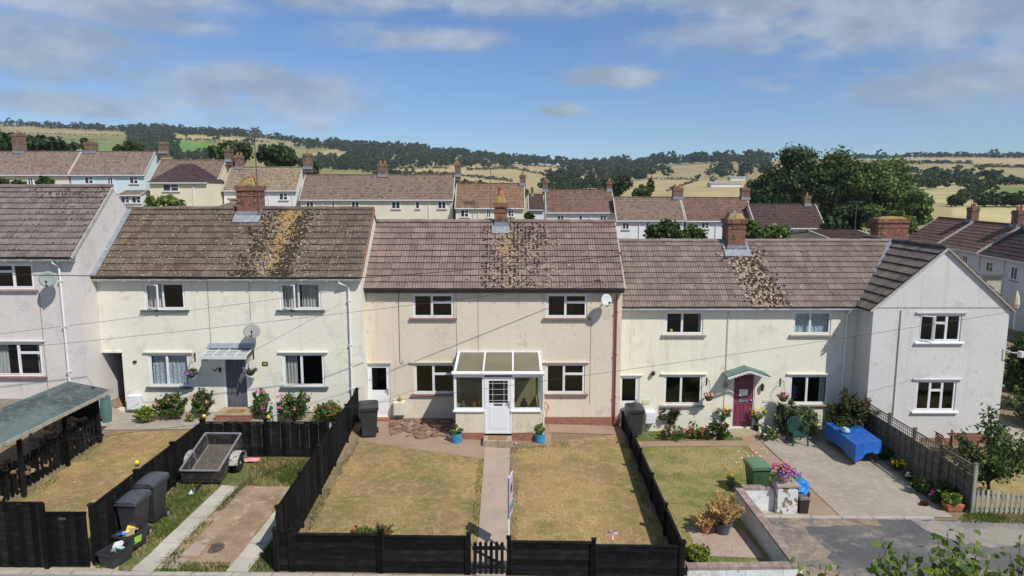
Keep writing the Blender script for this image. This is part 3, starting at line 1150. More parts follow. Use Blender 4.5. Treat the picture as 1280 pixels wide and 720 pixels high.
def chimney(parent, x0, x1, y0, y1, zb, zt, brick='brick_old', pots=(), cap=.16, flash=True, corbel=.045, name='chimney', slope_z=None):
 mb = MB()
 hh = zt - zb
 mb.box(x0, x1, y0, y1, zb, zt - .42)
 mb.box(x0 - corbel * .5, x1 + corbel * .5, y0 - corbel * .5, y1 + corbel * .5, zt - .419, zt - .34)
 mb.box(x0, x1, y0, y1, zt - .339, zt - .20)
 mb.box(x0 - corbel, x1 + corbel, y0 - corbel, y1 + corbel, zt - .199, zt)
 ch = mb.build(name, M[brick], parent, bevel=.012)
 c = MB()
 rng = random.Random(int(abs(x0) * 100))
 n = 10
 cx, cy = (x0 + x1) / 2, (y0 + y1) / 2
 vs = []
 for k in range(n):
  a = 2 * math.pi * k / n
  kx, ky = math.copysign(min(1, abs(math.cos(a)) * 1.3), math.cos(a)), math.copysign(min(1, abs(math.sin(a)) * 1.3), math.sin(a))
  vs.append((cx + kx * (x1 - x0) / 2 * .98, cy + ky * (y1 - y0) / 2 * .98, zt + .001))
 for k in range(n):
  x, y, z = vs[k]
  vs.append((cx + (x - cx) * .62, cy + (y - cy) * .62, zt + cap * rng.uniform(.7, 1.1)))
 c.raw(vs, [(k, (k + 1) % n, n + (k + 1) % n, n + k) for k in range(n)] + [tuple(range(n, 2 * n))])
 c.build('mortar_cap', M['mortar_cap'], ch)
 for (px, pz, pr, ph) in pots:
  p = MB()
  p.lathe([(pr * 1.05, -.05), (pr, .06), (pr * .86, ph * .8), (pr * 1.08, ph * .86), (pr * 1.08, ph), (pr * .75, ph), (pr * .7, ph * .5)], (px, cy, zt + pz), 14)
  p.build('chimney_pot', M['terracotta'], ch, smooth=False)
 return ch


def lead_apron(parent, x0, x1, y0, y1, h, w=.14):
 """lead flashing folded round the foot of a stack that breaks the front slope"""
 o, ux, uy, un, slen = h.fr

 def onroof(x, y, lift):
  z = h.zE + (y - (h.Y - h.oh)) * h.slope
  return Vector((x, y, z)) + un * lift
 mb = MB()
 yf = y0
 a0, a1 = onroof(x0 - w, yf - .30, .105), onroof(x1 + w, yf - .30, .105)
 b0, b1 = onroof(x0 - w, yf - .004, .105), onroof(x1 + w, yf - .004, .105)
 mb.poly([a0, a1, b1, b0])
 mb.poly([(x0 - .012, yf - .013, b0.z - .02), (x1 + .012, yf - .013, b0.z - .02), (x1 + .012, yf - .013, b0.z + .16), (x0 - .012, yf - .013, b0.z + .16)])
 yr = min(y1, h.ridge[0])
 for sx_, xx in ((-1, x0), (1, x1)):
  f = onroof(xx, yf, .075); r = onroof(xx, yr, .075)
  mb.poly([(xx + sx_ * .013, yf, f.z), (xx + sx_ * .013, yr, r.z), (xx + sx_ * .013, yr, r.z + .14), (xx + sx_ * .013, yf, f.z + .14)])
  g0, g1 = onroof(xx + sx_ * w, yf, .105), onroof(xx + sx_ * w, yr, .105)
  mb.poly([(xx, yf, f.z), g0, g1, (xx, yr, r.z)])
 mb.build('lead_flashing', M['lead'], parent)


def pipe(parent, pts, r, m, name='downpipe', clips=True):
 mb = MB()
 mb.tube(pts, r, 10)
 if clips:
  a, b = Vector(pts[-2]), Vector(pts[-1])
  n = 3
  for k in range(n):
   p = a + (b - a) * ((k + .3) / n)
   mb.box(p.x - r * 1.5, p.x + r * 1.5, p.y - r * 1.2, p.y + r + .03, p.z - .025, p.z + .025)
 return mb.build(name, M[m], parent, smooth=False)


M['tile1'] = tile_mat('tiles_house_far_left', (.195, .162, .150), (.14, .115, .105), (.27, .24, .21), speck=.64)
M['tile2'] = tile_mat('tiles_house_with_beads', (.150, .118, .095), (.105, .083, .066), (.30, .25, .18), orange=(.30, .19, .05), ox=-8.6, band=.16, speck=.60)
M['tile3'] = tile_mat('tiles_middle_house', (.236, .176, .156), (.185, .138, .122), (.34, .26, .22), orange=(.30, .22, .10), ox=-.22, band=.12, speck=.63)
M['tile4'] = tile_mat('tiles_plum_door_house', (.236, .186, .165), (.185, .145, .128), (.33, .27, .24), speck=.63)
M['tile5'] = tile_mat('tiles_gable_house', (.150, .130, .115), (.10, .088, .078), (.2, .18, .16), speck=.62)

# ================================================================ HOUSE 1 (far left)
h1 = new_house('pinkish rendered house at the far left with grey tiled roof and small green-grey satellite dish', -24.0, at(97, 340, 23.3).x, 23.3, 1.35, 322, 234.5,
    wall='wall_pink', tile=M['tile1'])
add_window(h1, (-18, 329.5, 42, 361), 'right_tall', sill='sill_stone')
add_window(h1, (-20, 428, 53, 470), 'big_left', sill='sill_red', lintel='wall_pink', curtains=[(.10, .36, 'curtain'), (.88, 1, 'curtain')])
finish_house(h1)
h1.xroof = at(88, 322, 23.0).x
pitched_roof(h1, x1=h1.xroof, seed=11, tiles_x=(-17.6, h1.xroof))
mb = MB()
Y0, Y1 = h1.Y - h1.oh, h1.Y + h1.D / 2
mb.bar((h1.xroof + .02, Y0, h1.zE - .03), (h1.xroof + .02, Y1, h1.ridge[1] - .03), .035, .12)
mb.build('verge_trim', M['concrete_verge'], h1.t)
p0 = at(75, 326, h1.Y - .2)
p1 = at(88, 484, h1.Y - .05)
xx = at(80, 400, h1.Y - .06).x
pipe(h1.t, [(xx - .10, h1.Y - .23, h1.zE - .12), (xx - .10, h1.Y - .22, h1.zE - .2), (xx, h1.Y - .07, h1.zE - .34), (xx, h1.Y - .07, h1.zb)], .038, 'gutter')
c = at(60, 349, h1.Y - .4)
dish(h1.t, c, .27, M['dish_green'], aim=(.35, -1, .30))
mb = MB(); mb.box(h1.xL + .01, h1.xR - .01, h1.Y - .03, h1.Y - .002, h1.zb - .3, h1.zb + .12); mb.build('plinth', M['sill_stone'], h1.t)
mb = MB(); q = at(54, 420, h1.Y); mb.box(q.x - .008, q.x + .008, h1.Y - .02, h1.Y - .002, h1.zb + .3, h1.zE - 1.2); mb.build('cable', M['cable'], h1.t)

# ================================================================ HOUSE 2
x2L, x2R = at(113, 400, 24.3).x - .7, at(452.5, 400, 24.3).x
h2 = new_house('cream rendered house with a bead curtain front door under a flat white canopy', x2L, x2R, 24.3, .62, 347, 262, wall='wall_cream', tile=M['tile2'])
add_window(h2, (180, 353.2, 231, 387), 'casement_fixed', sill='sill_dark', open_cell=0, curtains=[(0, .42, 'curtain'), (.92, 1, 'curtain')])
add_window(h2, (349.5, 353.2, 401, 387), 'casement_fixed', sill='sill_dark', open_cell=0, curtains=[(0, .40, 'curtain'), (.5, 1, 'curtain')])
add_window(h2, (186.5, 442, 237, 483), 'casement_fixed', sill='sill_dark', lintel='wall_cream', curtains=[(0, 1, 'lace')])
add_window(h2, (354, 442, 405.5, 483), 'casement_fixed', sill='sill_dark', lintel='wall_cream', curtains=[(0, .30, 'curtain')])
rp = px_rect(h2, 127, 441, 155, 511)
h2.open.append(rp)
rd = px_rect(h2, 280, 447, 311, 512)
h2.open.append(rd)
finish_house(h2)
x2rr = at(450, 347, 24.0).x
x2rl = at(104, 347, 24.0).x
pitched_roof(h2, x0=x2rl, x1=x2rr, seed=22)
# passage: white jamb, lintel, dark side wall, half-hidden gate
mb = MB()
mb.box(rp[0] - .02, rp[0] + .09, h2.Y - .02, h2.Y + .06, rp[2], rp[3])
mb.build('passage_door_post', M['upvc_grey'], h2.t)
mb = MB(); mb.box(rp[0] - .12, rp[1] + .04, h2.Y - .05, h2.Y - .002, rp[3] + .01, rp[3] + .07); mb.build('drip_ledge', M['wall_cream'], h2.t)
# front door with hanging beads
mb = MB()
framebox(mb, rd[0], rd[1], rd[2] - .04, rd[3], h2.Y + .0, h2.Y + .09, .075)
fr_ = mb.build('door_frame', M['upvc'], h2.t)
mb = MB()
n = 26
for k in range(n):
 x = rd[0] + .08 + (rd[1] - rd[0] - .16) * (k + .5) / n
 mb.box(x - .011, x + .011, h2.Y + .03 + .012 * (k % 3), h2.Y + .045 + .012 * (k % 3), rd[2] + .03, rd[3] - .08)
mb.build('bead_curtain', M['beads'], h2.t)
mb = MB()
cx0, cx1 = at(263, 440, h2.Y).x, at(317, 440, h2.Y).x
zc1, zc0 = at(290, 432, h2.Y).z, at(290, 447, h2.Y - .75).z
mb.hexa([(cx0, h2.Y - .75, zc0), (cx1, h2.Y - .75, zc0), (cx1, h2.Y - .003, zc1 - .12), (cx0, h2.Y - .003, zc1 - .12),
   (cx0, h2.Y - .75, zc0 + .03), (cx1, h2.Y - .75, zc0 + .03), (cx1, h2.Y - .003, zc1 - .09), (cx0, h2.Y - .003, zc1 - .09)])
cn = mb.build('door_canopy', M['poly'], h2.t)
mb = MB()
mb.box(cx0 - .03, cx1 + .03, h2.Y - .80, h2.Y - .752, zc0 - .05, zc0 + .06)
for k in range(5):
 x = cx0 + (cx1 - cx0) * k / 4
 mb.bar((x, h2.Y - .75, zc0 + .045), (x, h2.Y - .01, zc1 - .075), .03, .03)
for k in (1, 2):
 f = k / 3
 mb.bar((cx0, h2.Y - .75 * f, zc1 - .075 + (zc0 + .12 - zc1) * f), (cx1, h2.Y - .75 * f, zc1 - .075 + (zc0 + .12 - zc1) * f), .025, .025)
mb.build('canopy_frame', M['upvc_grey'], cn)
mb = MB(); mb.poly([(cx0 - .05, h2.Y - .16, zc1 - .065), (cx1 + .05, h2.Y - .16, zc1 - .065), (cx1 + .05, h2.Y - .004, zc1 + .09), (cx0 - .05, h2.Y - .004, zc1 + .09)])
mb.build('canopy_flashing', M['lead'], cn)
# wall odds and ends
q = at(258, 446, h2.Y); mb = MB(); mb.box(q.x - .08, q.x + .06, h2.Y - .14, h2.Y - .002, q.z - .1, q.z + .08); mb.build('outside_lamp', M['black'], h2.t)
q = at(271, 462, h2.Y); mb = MB()
mb.tube([(q.x - .13, h2.Y - .03, q.z + .02), (q.x - .02, h2.Y - .12, q.z - .03), (q.x + .06, h2.Y - .03, q.z + .08)], .02, 6)
mb.box(q.x + .09, q.x + .16, h2.Y - .05, h2.Y - .002, q.z - .08, q.z + .08)
mb.build('wall_ornament', M['black'], h2.t)
q = at(331.5, 454.5, h2.Y); mb = MB(); mb.box(q.x - .10, q.x + .10, h2.Y - .025, h2.Y - .002, q.z - .07, q.z + .07); npl = mb.build('house_number_plate', M['black'], h2.t)
mb = MB()
for k, dx in enumerate((-.05, .02)):
 mb.box(q.x + dx, q.x + dx + .035, h2.Y - .028, h2.Y - .026, q.z - .035, q.z + .035)
mb.build('plate_number', M['yellow'], npl)
q = at(169, 452, h2.Y); mb = MB(); mb.box(q.x - .06, q.x + .06, h2.Y - .05, h2.Y - .002, q.z - .04, q.z + .04); mb.build('wall_vent', M['black'], h2.t)
dish(h2.t, at(315, 415, h2.Y - .42), .29, M['dish'], aim=(.32, -1, .9))
for pxx, z0_, z1_ in ((264, 433, 352), (313.5, 400, 352)):
 a, b = at(pxx, z0_, h2.Y), at(pxx, z1_, h2.Y)
 mb = MB(); mb.box(a.x - .008, a.x + .008, h2.Y - .014, h2.Y - .002, a.z, b.z); mb.build('cable', M['cable'], h2.t)
xx = at(438, 430, h2.Y - .07).x
pipe(h2.t, [(xx - .30, h2.Y - .235, h2.zE - .11), (xx - .30, h2.Y - .235, h2.zE - .20), (xx, h2.Y - .07, h2.zE - .36), (xx, h2.Y - .07, h2.zb - .2)], .036, 'gutter')
mb = MB(); mb.box(h2.xL + .75, h2.xR + .006, h2.Y - .03, h2.Y - .002, h2.zb - .5, h2.zb + .03); mb.build('plinth', M['sill_dark'], h2.t)
# chimney and lead
yr = h2.ridge[0]
ca, cbx_ = at(301, 272, yr).x, at(328.5, 272, yr).x
zt = at(315, 232, yr).z
chimney(h2.t, ca, cbx_, yr - .33, yr + .33, h2.zR - .7, zt, pots=(), cap=.34)
lead_apron(h2.t, ca, cbx_, yr - .33, yr + .33, h2, w=.08)
p = MB(); p.lathe([(.17, -.05), (.15, .22), (.17, .24), (.17, .30), (.1, .30)], ((ca + cbx_) / 2 + .1, yr, zt + .05), 12); p.build('chimney_pot', M['terracotta'], h2.t)
ax = at(317.5, 240, yr - .36)
mb = MB()
zt2 = at(317, 163, yr - .36).z
mb.tube([(ax.x + .15, yr - .36, zt - 1.3), (ax.x + .12, yr - .36, zt2)], .018, 6)
mb.tube([(ax.x - .05, yr - .45, zt2 - .25), (ax.x + .25, yr - .2, zt2 + .15)], .03, 6)
mb.box(ax.x + .06, ax.x + .20, yr - .46, yr - .36, zt2 - .3, zt2 - .12)
mb.box(ax.x + .10, ax.x + .16, yr - .35, yr - .33, zt - .9, zt - .86)
mb.build('aerial_pole', M['dark_metal'], h2.t)
# left flashing against the higher neighbour, right verge
o, ux, uy, un, slen = h2.fr
mb = MB()
a = o + un * .10; b = o + uy * slen + un * .10
a += ux * (h1.xR - x2rl); b += ux * (h1.xR - x2rl); o = o + ux * (h1.xR - x2rl)
mb.poly([a, a + ux * .20, b + ux * .20, b])
nst = 9
for k in range(nst):
 f = k / nst
 c_ = o + uy * (slen * f) + un * .115
 mb.poly([c_ + ux * .02, c_ + ux * .18, c_ + uy * .30 + ux * .18 + un * .012, c_ + uy * .30 + ux * .02 + un * .012])
mb.build('lead_flashing', M['lead'], h2.t)
mb = MB()
zz = Vector((x2rr, h2.Y - h2.oh, h2.zE))
mb.bar(zz + Vector((.03, 0, -.02)), zz + uy * slen + Vector((.03, 0, -.02)), .05, .10)
mb.build('verge_trim', M['brick'], h2.t)


x3L, x3R = x2R - .02, at(776, 450, 25.0).x
h3 = new_house('tan rendered middle house with a glazed white porch and purple-brown tiled roof', x3L, x3R, 25.0, 0.0, 361, 278, wall='wall_tan', tile=M['tile3'])
add_window(h3, (516, 367.5, 567, 397), 'left_tall', sill='sill_red')
add_window(h3, (683, 367.5, 734, 397), 'left_tall', sill='sill_red')
add_window(h3, (518, 454.5, 569, 492), 'left_tall', sill='sill_red', lintel='wall_tan')
add_window(h3, (682, 454.5, 731, 492), 'left_tall', sill='sill_red', lintel='wall_tan')
rs = px_rect(h3, 460, 455, 488, 521)
h3.open.append(rs)
rin = px_rect(h3, 606, 466, 641, 528)
h3.open.append(rin)
finish_house(h3)
x3rr = at(781, 361, 24.7).x
pitched_roof(h3, x0=x3L + .02, x1=x3rr, seed=33, gutter='gutter_black')


def upvc_door(parent, x0, x1, z0, z1, Y, glass=(.52, .93), m='door_white', bars=False, name='door', handle_side=1):
 mb = MB()
 framebox(mb, x0, x1, z0, z1, Y, Y + .08, .055)
 fr = mb.build('door_frame', M['upvc'], parent)
 mb = MB()
 a, b, c, d = x0 + .057, x1 - .057, z0 + .057, z1 - .057
 g0, g1 = c + (d - c) * glass[0], c + (d - c) * glass[1]
 st = .09
 mb.box(a, b, Y + .012, Y + .055, c, g0)
 mb.box(a, b, Y + .012, Y + .055, g1, d)
 mb.box(a, a + st, Y + .012, Y + .055, g0, g1)
 mb.box(b - st, b, Y + .012, Y + .055, g0, g1)
 mb.box(a + .11, b - .11, Y + .003, Y + .0115, c + .12, g0 - .12)
 dr = mb.build(name, M[m], parent, bevel=.004)
 mb = MB(); mb.poly([(a + st, Y + .03, g0), (b - st, Y + .03, g0), (b - st, Y + .03, g1), (a + st, Y + .03, g1)])
 mb.build('door_pane', M['glass'], dr)
 if bars:
  mb = MB()
  w_, h_ = b - a - 2 * st, g1 - g0
  for u in (.2, .8):
   mb.box(a + st + w_ * u - .006, a + st + w_ * u + .006, Y + .022, Y + .028, g0, g1)
  for v in (.12, .38, .62, .88):
   mb.box(a + st, b - st, Y + .0215, Y + .0275, g0 + h_ * v - .006, g0 + h_ * v + .006)
  mb.build('pane_lattice', M['upvc_grey'], dr)
 hx = b - .045 if handle_side > 0 else a + .045
 mb = MB()
 mb.box(hx - .02, hx + .02, Y - .012, Y + .0115, g0 - .16, g0 + .08)
 mb.box(hx - .10 * handle_side if handle_side > 0 else hx, hx if handle_side > 0 else hx + .10, Y - .045, Y - .025, g0 - .01, g0 + .015)
 mb.box(hx - .01, hx + .01, Y - .03, Y - .012, g0 - .01, g0 + .015)
 mb.build('door_handle', M['steel'], dr)
 return dr


upvc_door(h3.t, rs[0], rs[1], rs[2], rs[3], h3.Y + .03, glass=(.50, .95))
mb = MB(); mb.box(rs[0] - .12, rs[1] + .05, h3.Y - .06, h3.Y - .002, rs[3] + .03, rs[3] + .08); mb.build('drip_ledge', M['wall_tan'], h3.t)
mb = MB(); mb.box(rs[0] + .02, rs[1] - .02, h3.Y - .28, h3.Y - .01, .0, rs[2] - .01); mb.build('door_step', M['brick'], h3.t)
# brick plinth at the right
xa = at(679, 525, h3.Y).x
mb = MB(); mb.box(xa, h3.xR - .01, h3.Y - .035, h3.Y - .002, -.4, at(700, 521, h3.Y).z); mb.build('brick_plinth', M['brick'], h3.t)
mb = MB(); mb.box(rs[1] + .1, at(566, 500, 25).x, h3.Y - .03, h3.Y - .002, -.3, .17); mb.build('brick_plinth', M['brick'], h3.t)
# pipes and cables
xx = at(769.5, 440, h3.Y - .07).x
pipe(h3.t, [(xx - .02, h3.Y - .235, h3.zE - .12), (xx - .02, h3.Y - .2, h3.zE - .24), (xx, h3.Y - .07, h3.zE - .42), (xx, h3.Y - .07, h3.zb - .1)], .034, 'pipe_red')
for pxx, y0_, y1_ in ((500, 452, 366), (571, 440, 366), (598, 438, 366), (737, 505, 398)):
 a, b = at(pxx, y0_, h3.Y), at(pxx, y1_, h3.Y)
 mb = MB(); mb.tube([(a.x, h3.Y - .012, b.z), (a.x, h3.Y - .012, a.z)], .010 if pxx == 500 else .006, 5); mb.build('cable', M['cable' if pxx > 500 else 'sill_dark'], h3.t)
a = at(500, 452, h3.Y); mb = MB(); mb.tube([(a.x, h3.Y - .012, a.z), (a.x + .03, h3.Y - .02, a.z - .06), (a.x + .09, h3.Y - .02, a.z - .07), (a.x + .12, h3.Y - .02, a.z + .06)], .010, 5); mb.build('cable', M['sill_dark'], h3.t)
dish(h3.t, at(757.5, 375.5, h3.Y - .42), .235, M['dish_white'], aim=(.55, -1, .30))
# chimney
yr = h3.ridge[0]
ca, cb2 = at(618.3, 285, yr).x, at(633.6, 285, yr).x
zt = at(626, 253, yr).z
chimney(h3.t, ca, cb2, yr - .26, yr + .26, h3.zR - .6, zt, pots=[((ca + cb2) / 2, .10, .115, .52)], cap=.26, corbel=.05)
lead_apron(h3.t, ca, cb2, yr - .26, yr + .26, h3, w=.10)
mb = MB(); a = at(637.5, 274, yr - .1)
mb.tube([(cb2 + .14, yr - .28, zt - .25), (cb2 + .14, yr - .28, h3.zR - .35)], .015, 6)
mb.bar((cb2 - .01, yr - .28, zt - .25), (cb2 + .15, yr - .28, zt - .25), .02, .02)
mb.build('chimney_bracket', M['black'], h3.t)
mb = MB(); q = at(776, 318, 24.3)
mb.tube([(q.x - .15, 24.4, q.z + .05), (q.x, 24.2, q.z + .02), (q.x + .05, 24.2, q.z - .35), (q.x - .02, 24.35, q.z - .45)], .016, 6)
mb.box(q.x - .22, q.x + .02, 24.2, 24.26, q.z + .04, q.z + .09)
mb.build('wire_bracket', M['dark_metal'], h3.t)
mb = MB()
zz = Vector((x3rr, h3.Y - h3.oh, h3.zE)); uy = h3.fr[2]
mb.bar(zz + Vector((.02, 0, -.03)), zz + uy * h3.fr[4] + Vector((.02, 0, -.03)), .04, .09)
mb.build('verge_trim', M['concrete_verge'], h3.t)
q = at(475, 376, 25); mb = MB(); mb.box(q.x - .12, q.x + .12, h3.Y - .012, h3.Y - .002, q.z - .05, q.z + .05); mb.build('air_brick', M['wall_tan'], h3.t)

# ================================================================ HOUSE 4 (plum door)
x4L, x4R = x3R, at(1068, 450, 26.5).x + 2.2
h4 = new_house('pale yellow house with a plum front door, green tiled porch canopy and hanging baskets', x4L, x4R, 26.5, -.92, 384, 302, wall='wall_cream2', tile=M['tile4'])
add_window(h4, (831.5, 389.5, 879, 418), 'casement_fixed', sill='sill_stone', curtains=[(.93, 1, 'curtain')])
add_window(h4, (991.5, 389.5, 1039, 418), 'casement_fixed', sill='sill_stone', curtains=[(0, 1, 'lace')])
add_window(h4, (830, 469, 877.5, 506), 'casement_fixed', sill='sill_stone', lintel='wall_cream2')
add_window(h4, (987, 469, 1035, 505), 'casement_fixed', sill='sill_stone', lintel='wall_cream2', curtains=[(.84, 1, 'curtain')])
r4s = px_rect(h4, 776, 470, 799, 520); h4.open.append(r4s)
r4d = px_rect(h4, 915.5, 467, 943, 534); h4.open.append(r4d)
finish_house(h4)
# h5 numbers are needed for the valley
Y5 = 25.3
x5L, x5R = at(1088, 440, Y5).x, at(1257, 440, Y5).x
xm5 = (x5L + x5R) / 2
x4e = at(1079, 384, 26.2).x                  # eave end of the valley
h4.clipx = xm5
h4.gutter_x1 = x4e
h4rx1 = xm5 + .2
h4.oh = .28


def clip4(x, f):
 return x < x4e + .05 + f * (xm5 - x4e)


# the part right of the valley lies under the gable house
pitched_roof(h4, x0=x4L + .0, x1=x4e, clip=None, seed=44) if False else None
Y0, Y1 = h4.Y - h4.oh, h4.Y + h4.D / 2
zE, zR = h4.zE, h4.zE + h4.slope * (h4.D / 2 + h4.oh)
h4.ridge = (Y1, zR)
mb = MB()
mb.poly([(x4L, Y0, zE), (x4e, Y0, zE), (xm5, Y1, zR), (x4L, Y1, zR)])
mb.poly([(x4L, Y0, zE - .06), (x4L, Y1, zR - .06), (xm5, Y1, zR - .06), (x4e, Y0, zE - .06)])
mb.poly([(x4L, Y0, zE - .06), (x4e, Y0, zE - .06), (x4e, Y0, zE), (x4L, Y0, zE)])
mb.poly([(x4L, Y1, zR), (xm5, Y1, zR), (xm5, Y1 + 2.7, zE), (x4L, Y1 + 2.7, zE)])
roof4 = mb.build('roof', M['tile4'], h4.t)
h4.roof = roof4
ux = Vector((1, 0, 0)); uy = Vector((0, Y1 - Y0, zR - zE)); slen4 = uy.length; uy.normalize(); un = ux.cross(uy)
h4.fr = (Vector((x4L, Y0, zE)), ux, uy, un, slen4)
lay_tiles(roof4, Vector((x4L, Y0 - .03, zE - .02)), ux, uy, un, xm5 - x4L, slen4 + .03, M['tile4'], clip=lambda s, t: clip4(x4L + s, t / slen4), seed=44)
ridge_tiles(roof4, (x4L, Y1, zR + .03), (xm5 - .1, Y1, zR + .03), M['tile4'], seed=44)
g = MB(); g.box(x4L, x4e - .02, h4.Y - .17, h4.Y - .15, zE - .17, zE - .03); g.box(x4L, x4e, h4.Y - .15, h4.Y - .002, zE - .14, zE - .12); g.build('fascia', M['upvc_grey'], h4.t)
g = MB(); g.tube([(x4L, h4.Y - .235, zE - .075), (x4e, h4.Y - .235, zE - .075)], .055, 10); g.build('gutter', M['gutter'], h4.t)
# side door
upvc_door(h4.t, r4s[0] - .1, r4s[1], r4s[2], r4s[3], h4.Y + .03, glass=(.36, .96), handle_side=1)
mb = MB(); mb.box(r4s[0] - .1, r4s[1] + .12, h4.Y - .06, h4.Y - .002, r4s[3] + .02, r4s[3] + .07); mb.build('drip_ledge', M['wall_cream2'], h4.t)
# plum door
mb = MB(); framebox(mb, r4d[0], r4d[1], r4d[2] - .03, r4d[3], h4.Y + .02, h4.Y + .10, .05); mb.build('door_frame', M['upvc_grey'], h4.t)
a, b, c, d = r4d[0] + .052, r4d[1] - .052, r4d[2] + .02, r4d[3] - .052
mb = MB(); mb.box(a, b, h4.Y + .05, h4.Y + .09, c, d)
W_, H_ = b - a, d - c
for (u0, u1, v0, v1) in ((.12, .45, .05, .44), (.55, .88, .05, .44), (.12, .45, .60, .80), (.55, .88, .60, .80), (.12, .88, .87, .95)):
 framebox(mb, a + W_ * u0, a + W_ * u1, c + H_ * v0, c + H_ * v1, h4.Y + .036, h4.Y + .0495, .03)
door4 = mb.build('front_door', M['door_plum'], h4.t, bevel=.004)
mb = MB(); mb.box(a + W_ * .28, a + W_ * .72, h4.Y + .026, h4.Y + .035, c + H_ * .60, c + H_ * .72); mb.build('door_notice', M['paper'], door4)
mb = MB(); mb.box(a + W_ * .27, a + W_ * .73, h4.Y + .026, h4.Y + .035, c + H_ * .48, c + H_ * .535); mb.build('letter_box', M['steel'], door4)
mb = MB(); mb.lathe([(.03, 0), (.035, .03), (.02, .05)], (b - .08, h4.Y + .02, c + H_ * .5), 10); mb.build('door_knob', M['steel'], door4)
# green pitched canopy
zc = at(929, 457, h4.Y).z
xc = at(930, 457, h4.Y).x
hw = (at(956, 470, h4.Y - .3).x - at(903.5, 470, h4.Y - .3).x) / 2
ze_ = at(930, 471.5, h4.Y - .6).z
mb = MB()
cn = None
for s in (-1, 1):
 a_ = Vector((xc, h4.Y - .62, zc)); b_ = Vector((xc + s * hw, h4.Y - .62, ze_ + .04))
 dn = Vector((0, .615, 0)); th = Vector((0, 0, -.05))
 mb.hexa([a_ + th, b_ + th, b_ + th + dn, a_ + th + dn, a_, b_, b_ + dn, a_ + dn])
cn = mb.build('porch_canopy', M['canopy_green'], h4.t)
for s in (-1, 1):
 for k in range(4):
  f0, f1 = k / 4, (k + 1.12) / 4
  a_ = Vector((xc + s * hw * f0, h4.Y - .64, zc + (ze_ + .04 - zc) * f0 + .03)); b_ = Vector((xc + s * hw * f1, h4.Y - .64, zc + (ze_ + .04 - zc) * f1 + .012))
  for q in range(2):
   mb = MB()
   y0_, dd = q * .315, .31
   dn0, dn1 = Vector((0, y0_, 0)), Vector((0, y0_ + dd, 0)); th = Vector((0, 0, -.02))
   mb.hexa([a_ + dn0 + th, b_ + dn0 + th, b_ + dn1 + th, a_ + dn1 + th, a_ + dn0, b_ + dn0, b_ + dn1, a_ + dn1])
   mb.build('shingle', M['canopy_green'], cn)
mb = MB()
for s in (-1, 1):
 mb.bar((xc, h4.Y - .665, zc - .06), (xc + s * (hw + .01), h4.Y - .665, ze_ - .035), .025, .07)
 n = 7
 for k in range(n):
  f = (k + .5) / n
  mb.lathe([(.001, -.012), (.05, -.01), (.05, .01), (.001, .012)], (xc + s * hw * f, h4.Y - .665, zc - .10 + (ze_ - zc + .02) * f), 8)
mb.build('scalloped_bargeboard', M['upvc_grey'], cn)
for s in (-1, 1):
 mb = MB(); mb.bar((xc + s * hw * .62, h4.Y - .02, ze_ - .45), (xc + s * hw * .62, h4.Y - .5, ze_ + .05), .04, .04); mb.build('canopy_bracket', M['upvc_grey'], cn)
q = at(816, 465.5, h4.Y); mb = MB(); mb.lathe([(.02, -.09), (.08, -.06), (.09, .0), (.06, .06), (.02, .08)], (q.x, h4.Y - .10, q.z), 12); mb.box(q.x - .03, q.x + .03, h4.Y - .08, h4.Y - .002, q.z - .12, q.z - .06); mb.build('round_wall_lamp', M['black'], h4.t)
q = at(906.5, 481, h4.Y); mb = MB(); mb.taper(q.x, h4.Y - .09, q.z - .12, q.z + .06, .10, .10, .15, .14); mb.lathe([(.09, .06), (.02, .13)], (q.x, h4.Y - .09, q.z), 8); mb.build('wall_lantern', M['lead'], h4.t)
q = at(952, 483, h4.Y); mb = MB(); mb.taper(q.x, h4.Y - .09, q.z - .16, q.z + .08, .07, .07, .11, .11); mb.lathe([(.075, .08), (.02, .15)], (q.x, h4.Y - .09, q.z), 8); mb.build('wall_lantern', M['black'], h4.t)
q = at(957, 501, h4.Y); mb = MB(); mb.box(q.x - .12, q.x + .12, h4.Y - .02, h4.Y - .002, q.z - .055, q.z + .055); mb.build('name_plate', M['box_cream'], h4.t)
q = at(807.5, 502.5, h4.Y); mb = MB(); mb.box(q.x - .14, q.x + .14, h4.Y - .02, h4.Y - .002, q.z - .08, q.z + .08); mb.build('name_plate', mat('yellow_plate', (.62, .58, .36), .6), h4.t)
q = at(793, 388, h4.Y); mb = MB(); mb.box(q.x - .12, q.x + .12, h4.Y - .012, h4.Y - .002, q.z - .05, q.z + .05); mb.build('air_brick', M['wall_cream2'], h4.t)
for pxx, y0_, y1_ in ((904, 527, 388), (907, 478, 388)):
 a, b = at(pxx, y0_, h4.Y), at(pxx, y1_, h4.Y)
 mb = MB(); mb.tube([(a.x, h4.Y - .02, b.z), (a.x, h4.Y - .02, a.z)], .012, 6); mb.build('wall_pipe', M['box_cream'], h4.t)
xx = at(1055, 450, h4.Y - .07).x
pipe(h4.t, [(xx + .04, h4.Y - .235, zE - .12), (xx + .02, h4.Y - .2, zE - .22), (xx, h4.Y - .07, zE - .34), (xx, h4.Y - .07, h4.zb)], .04, 'gutter')
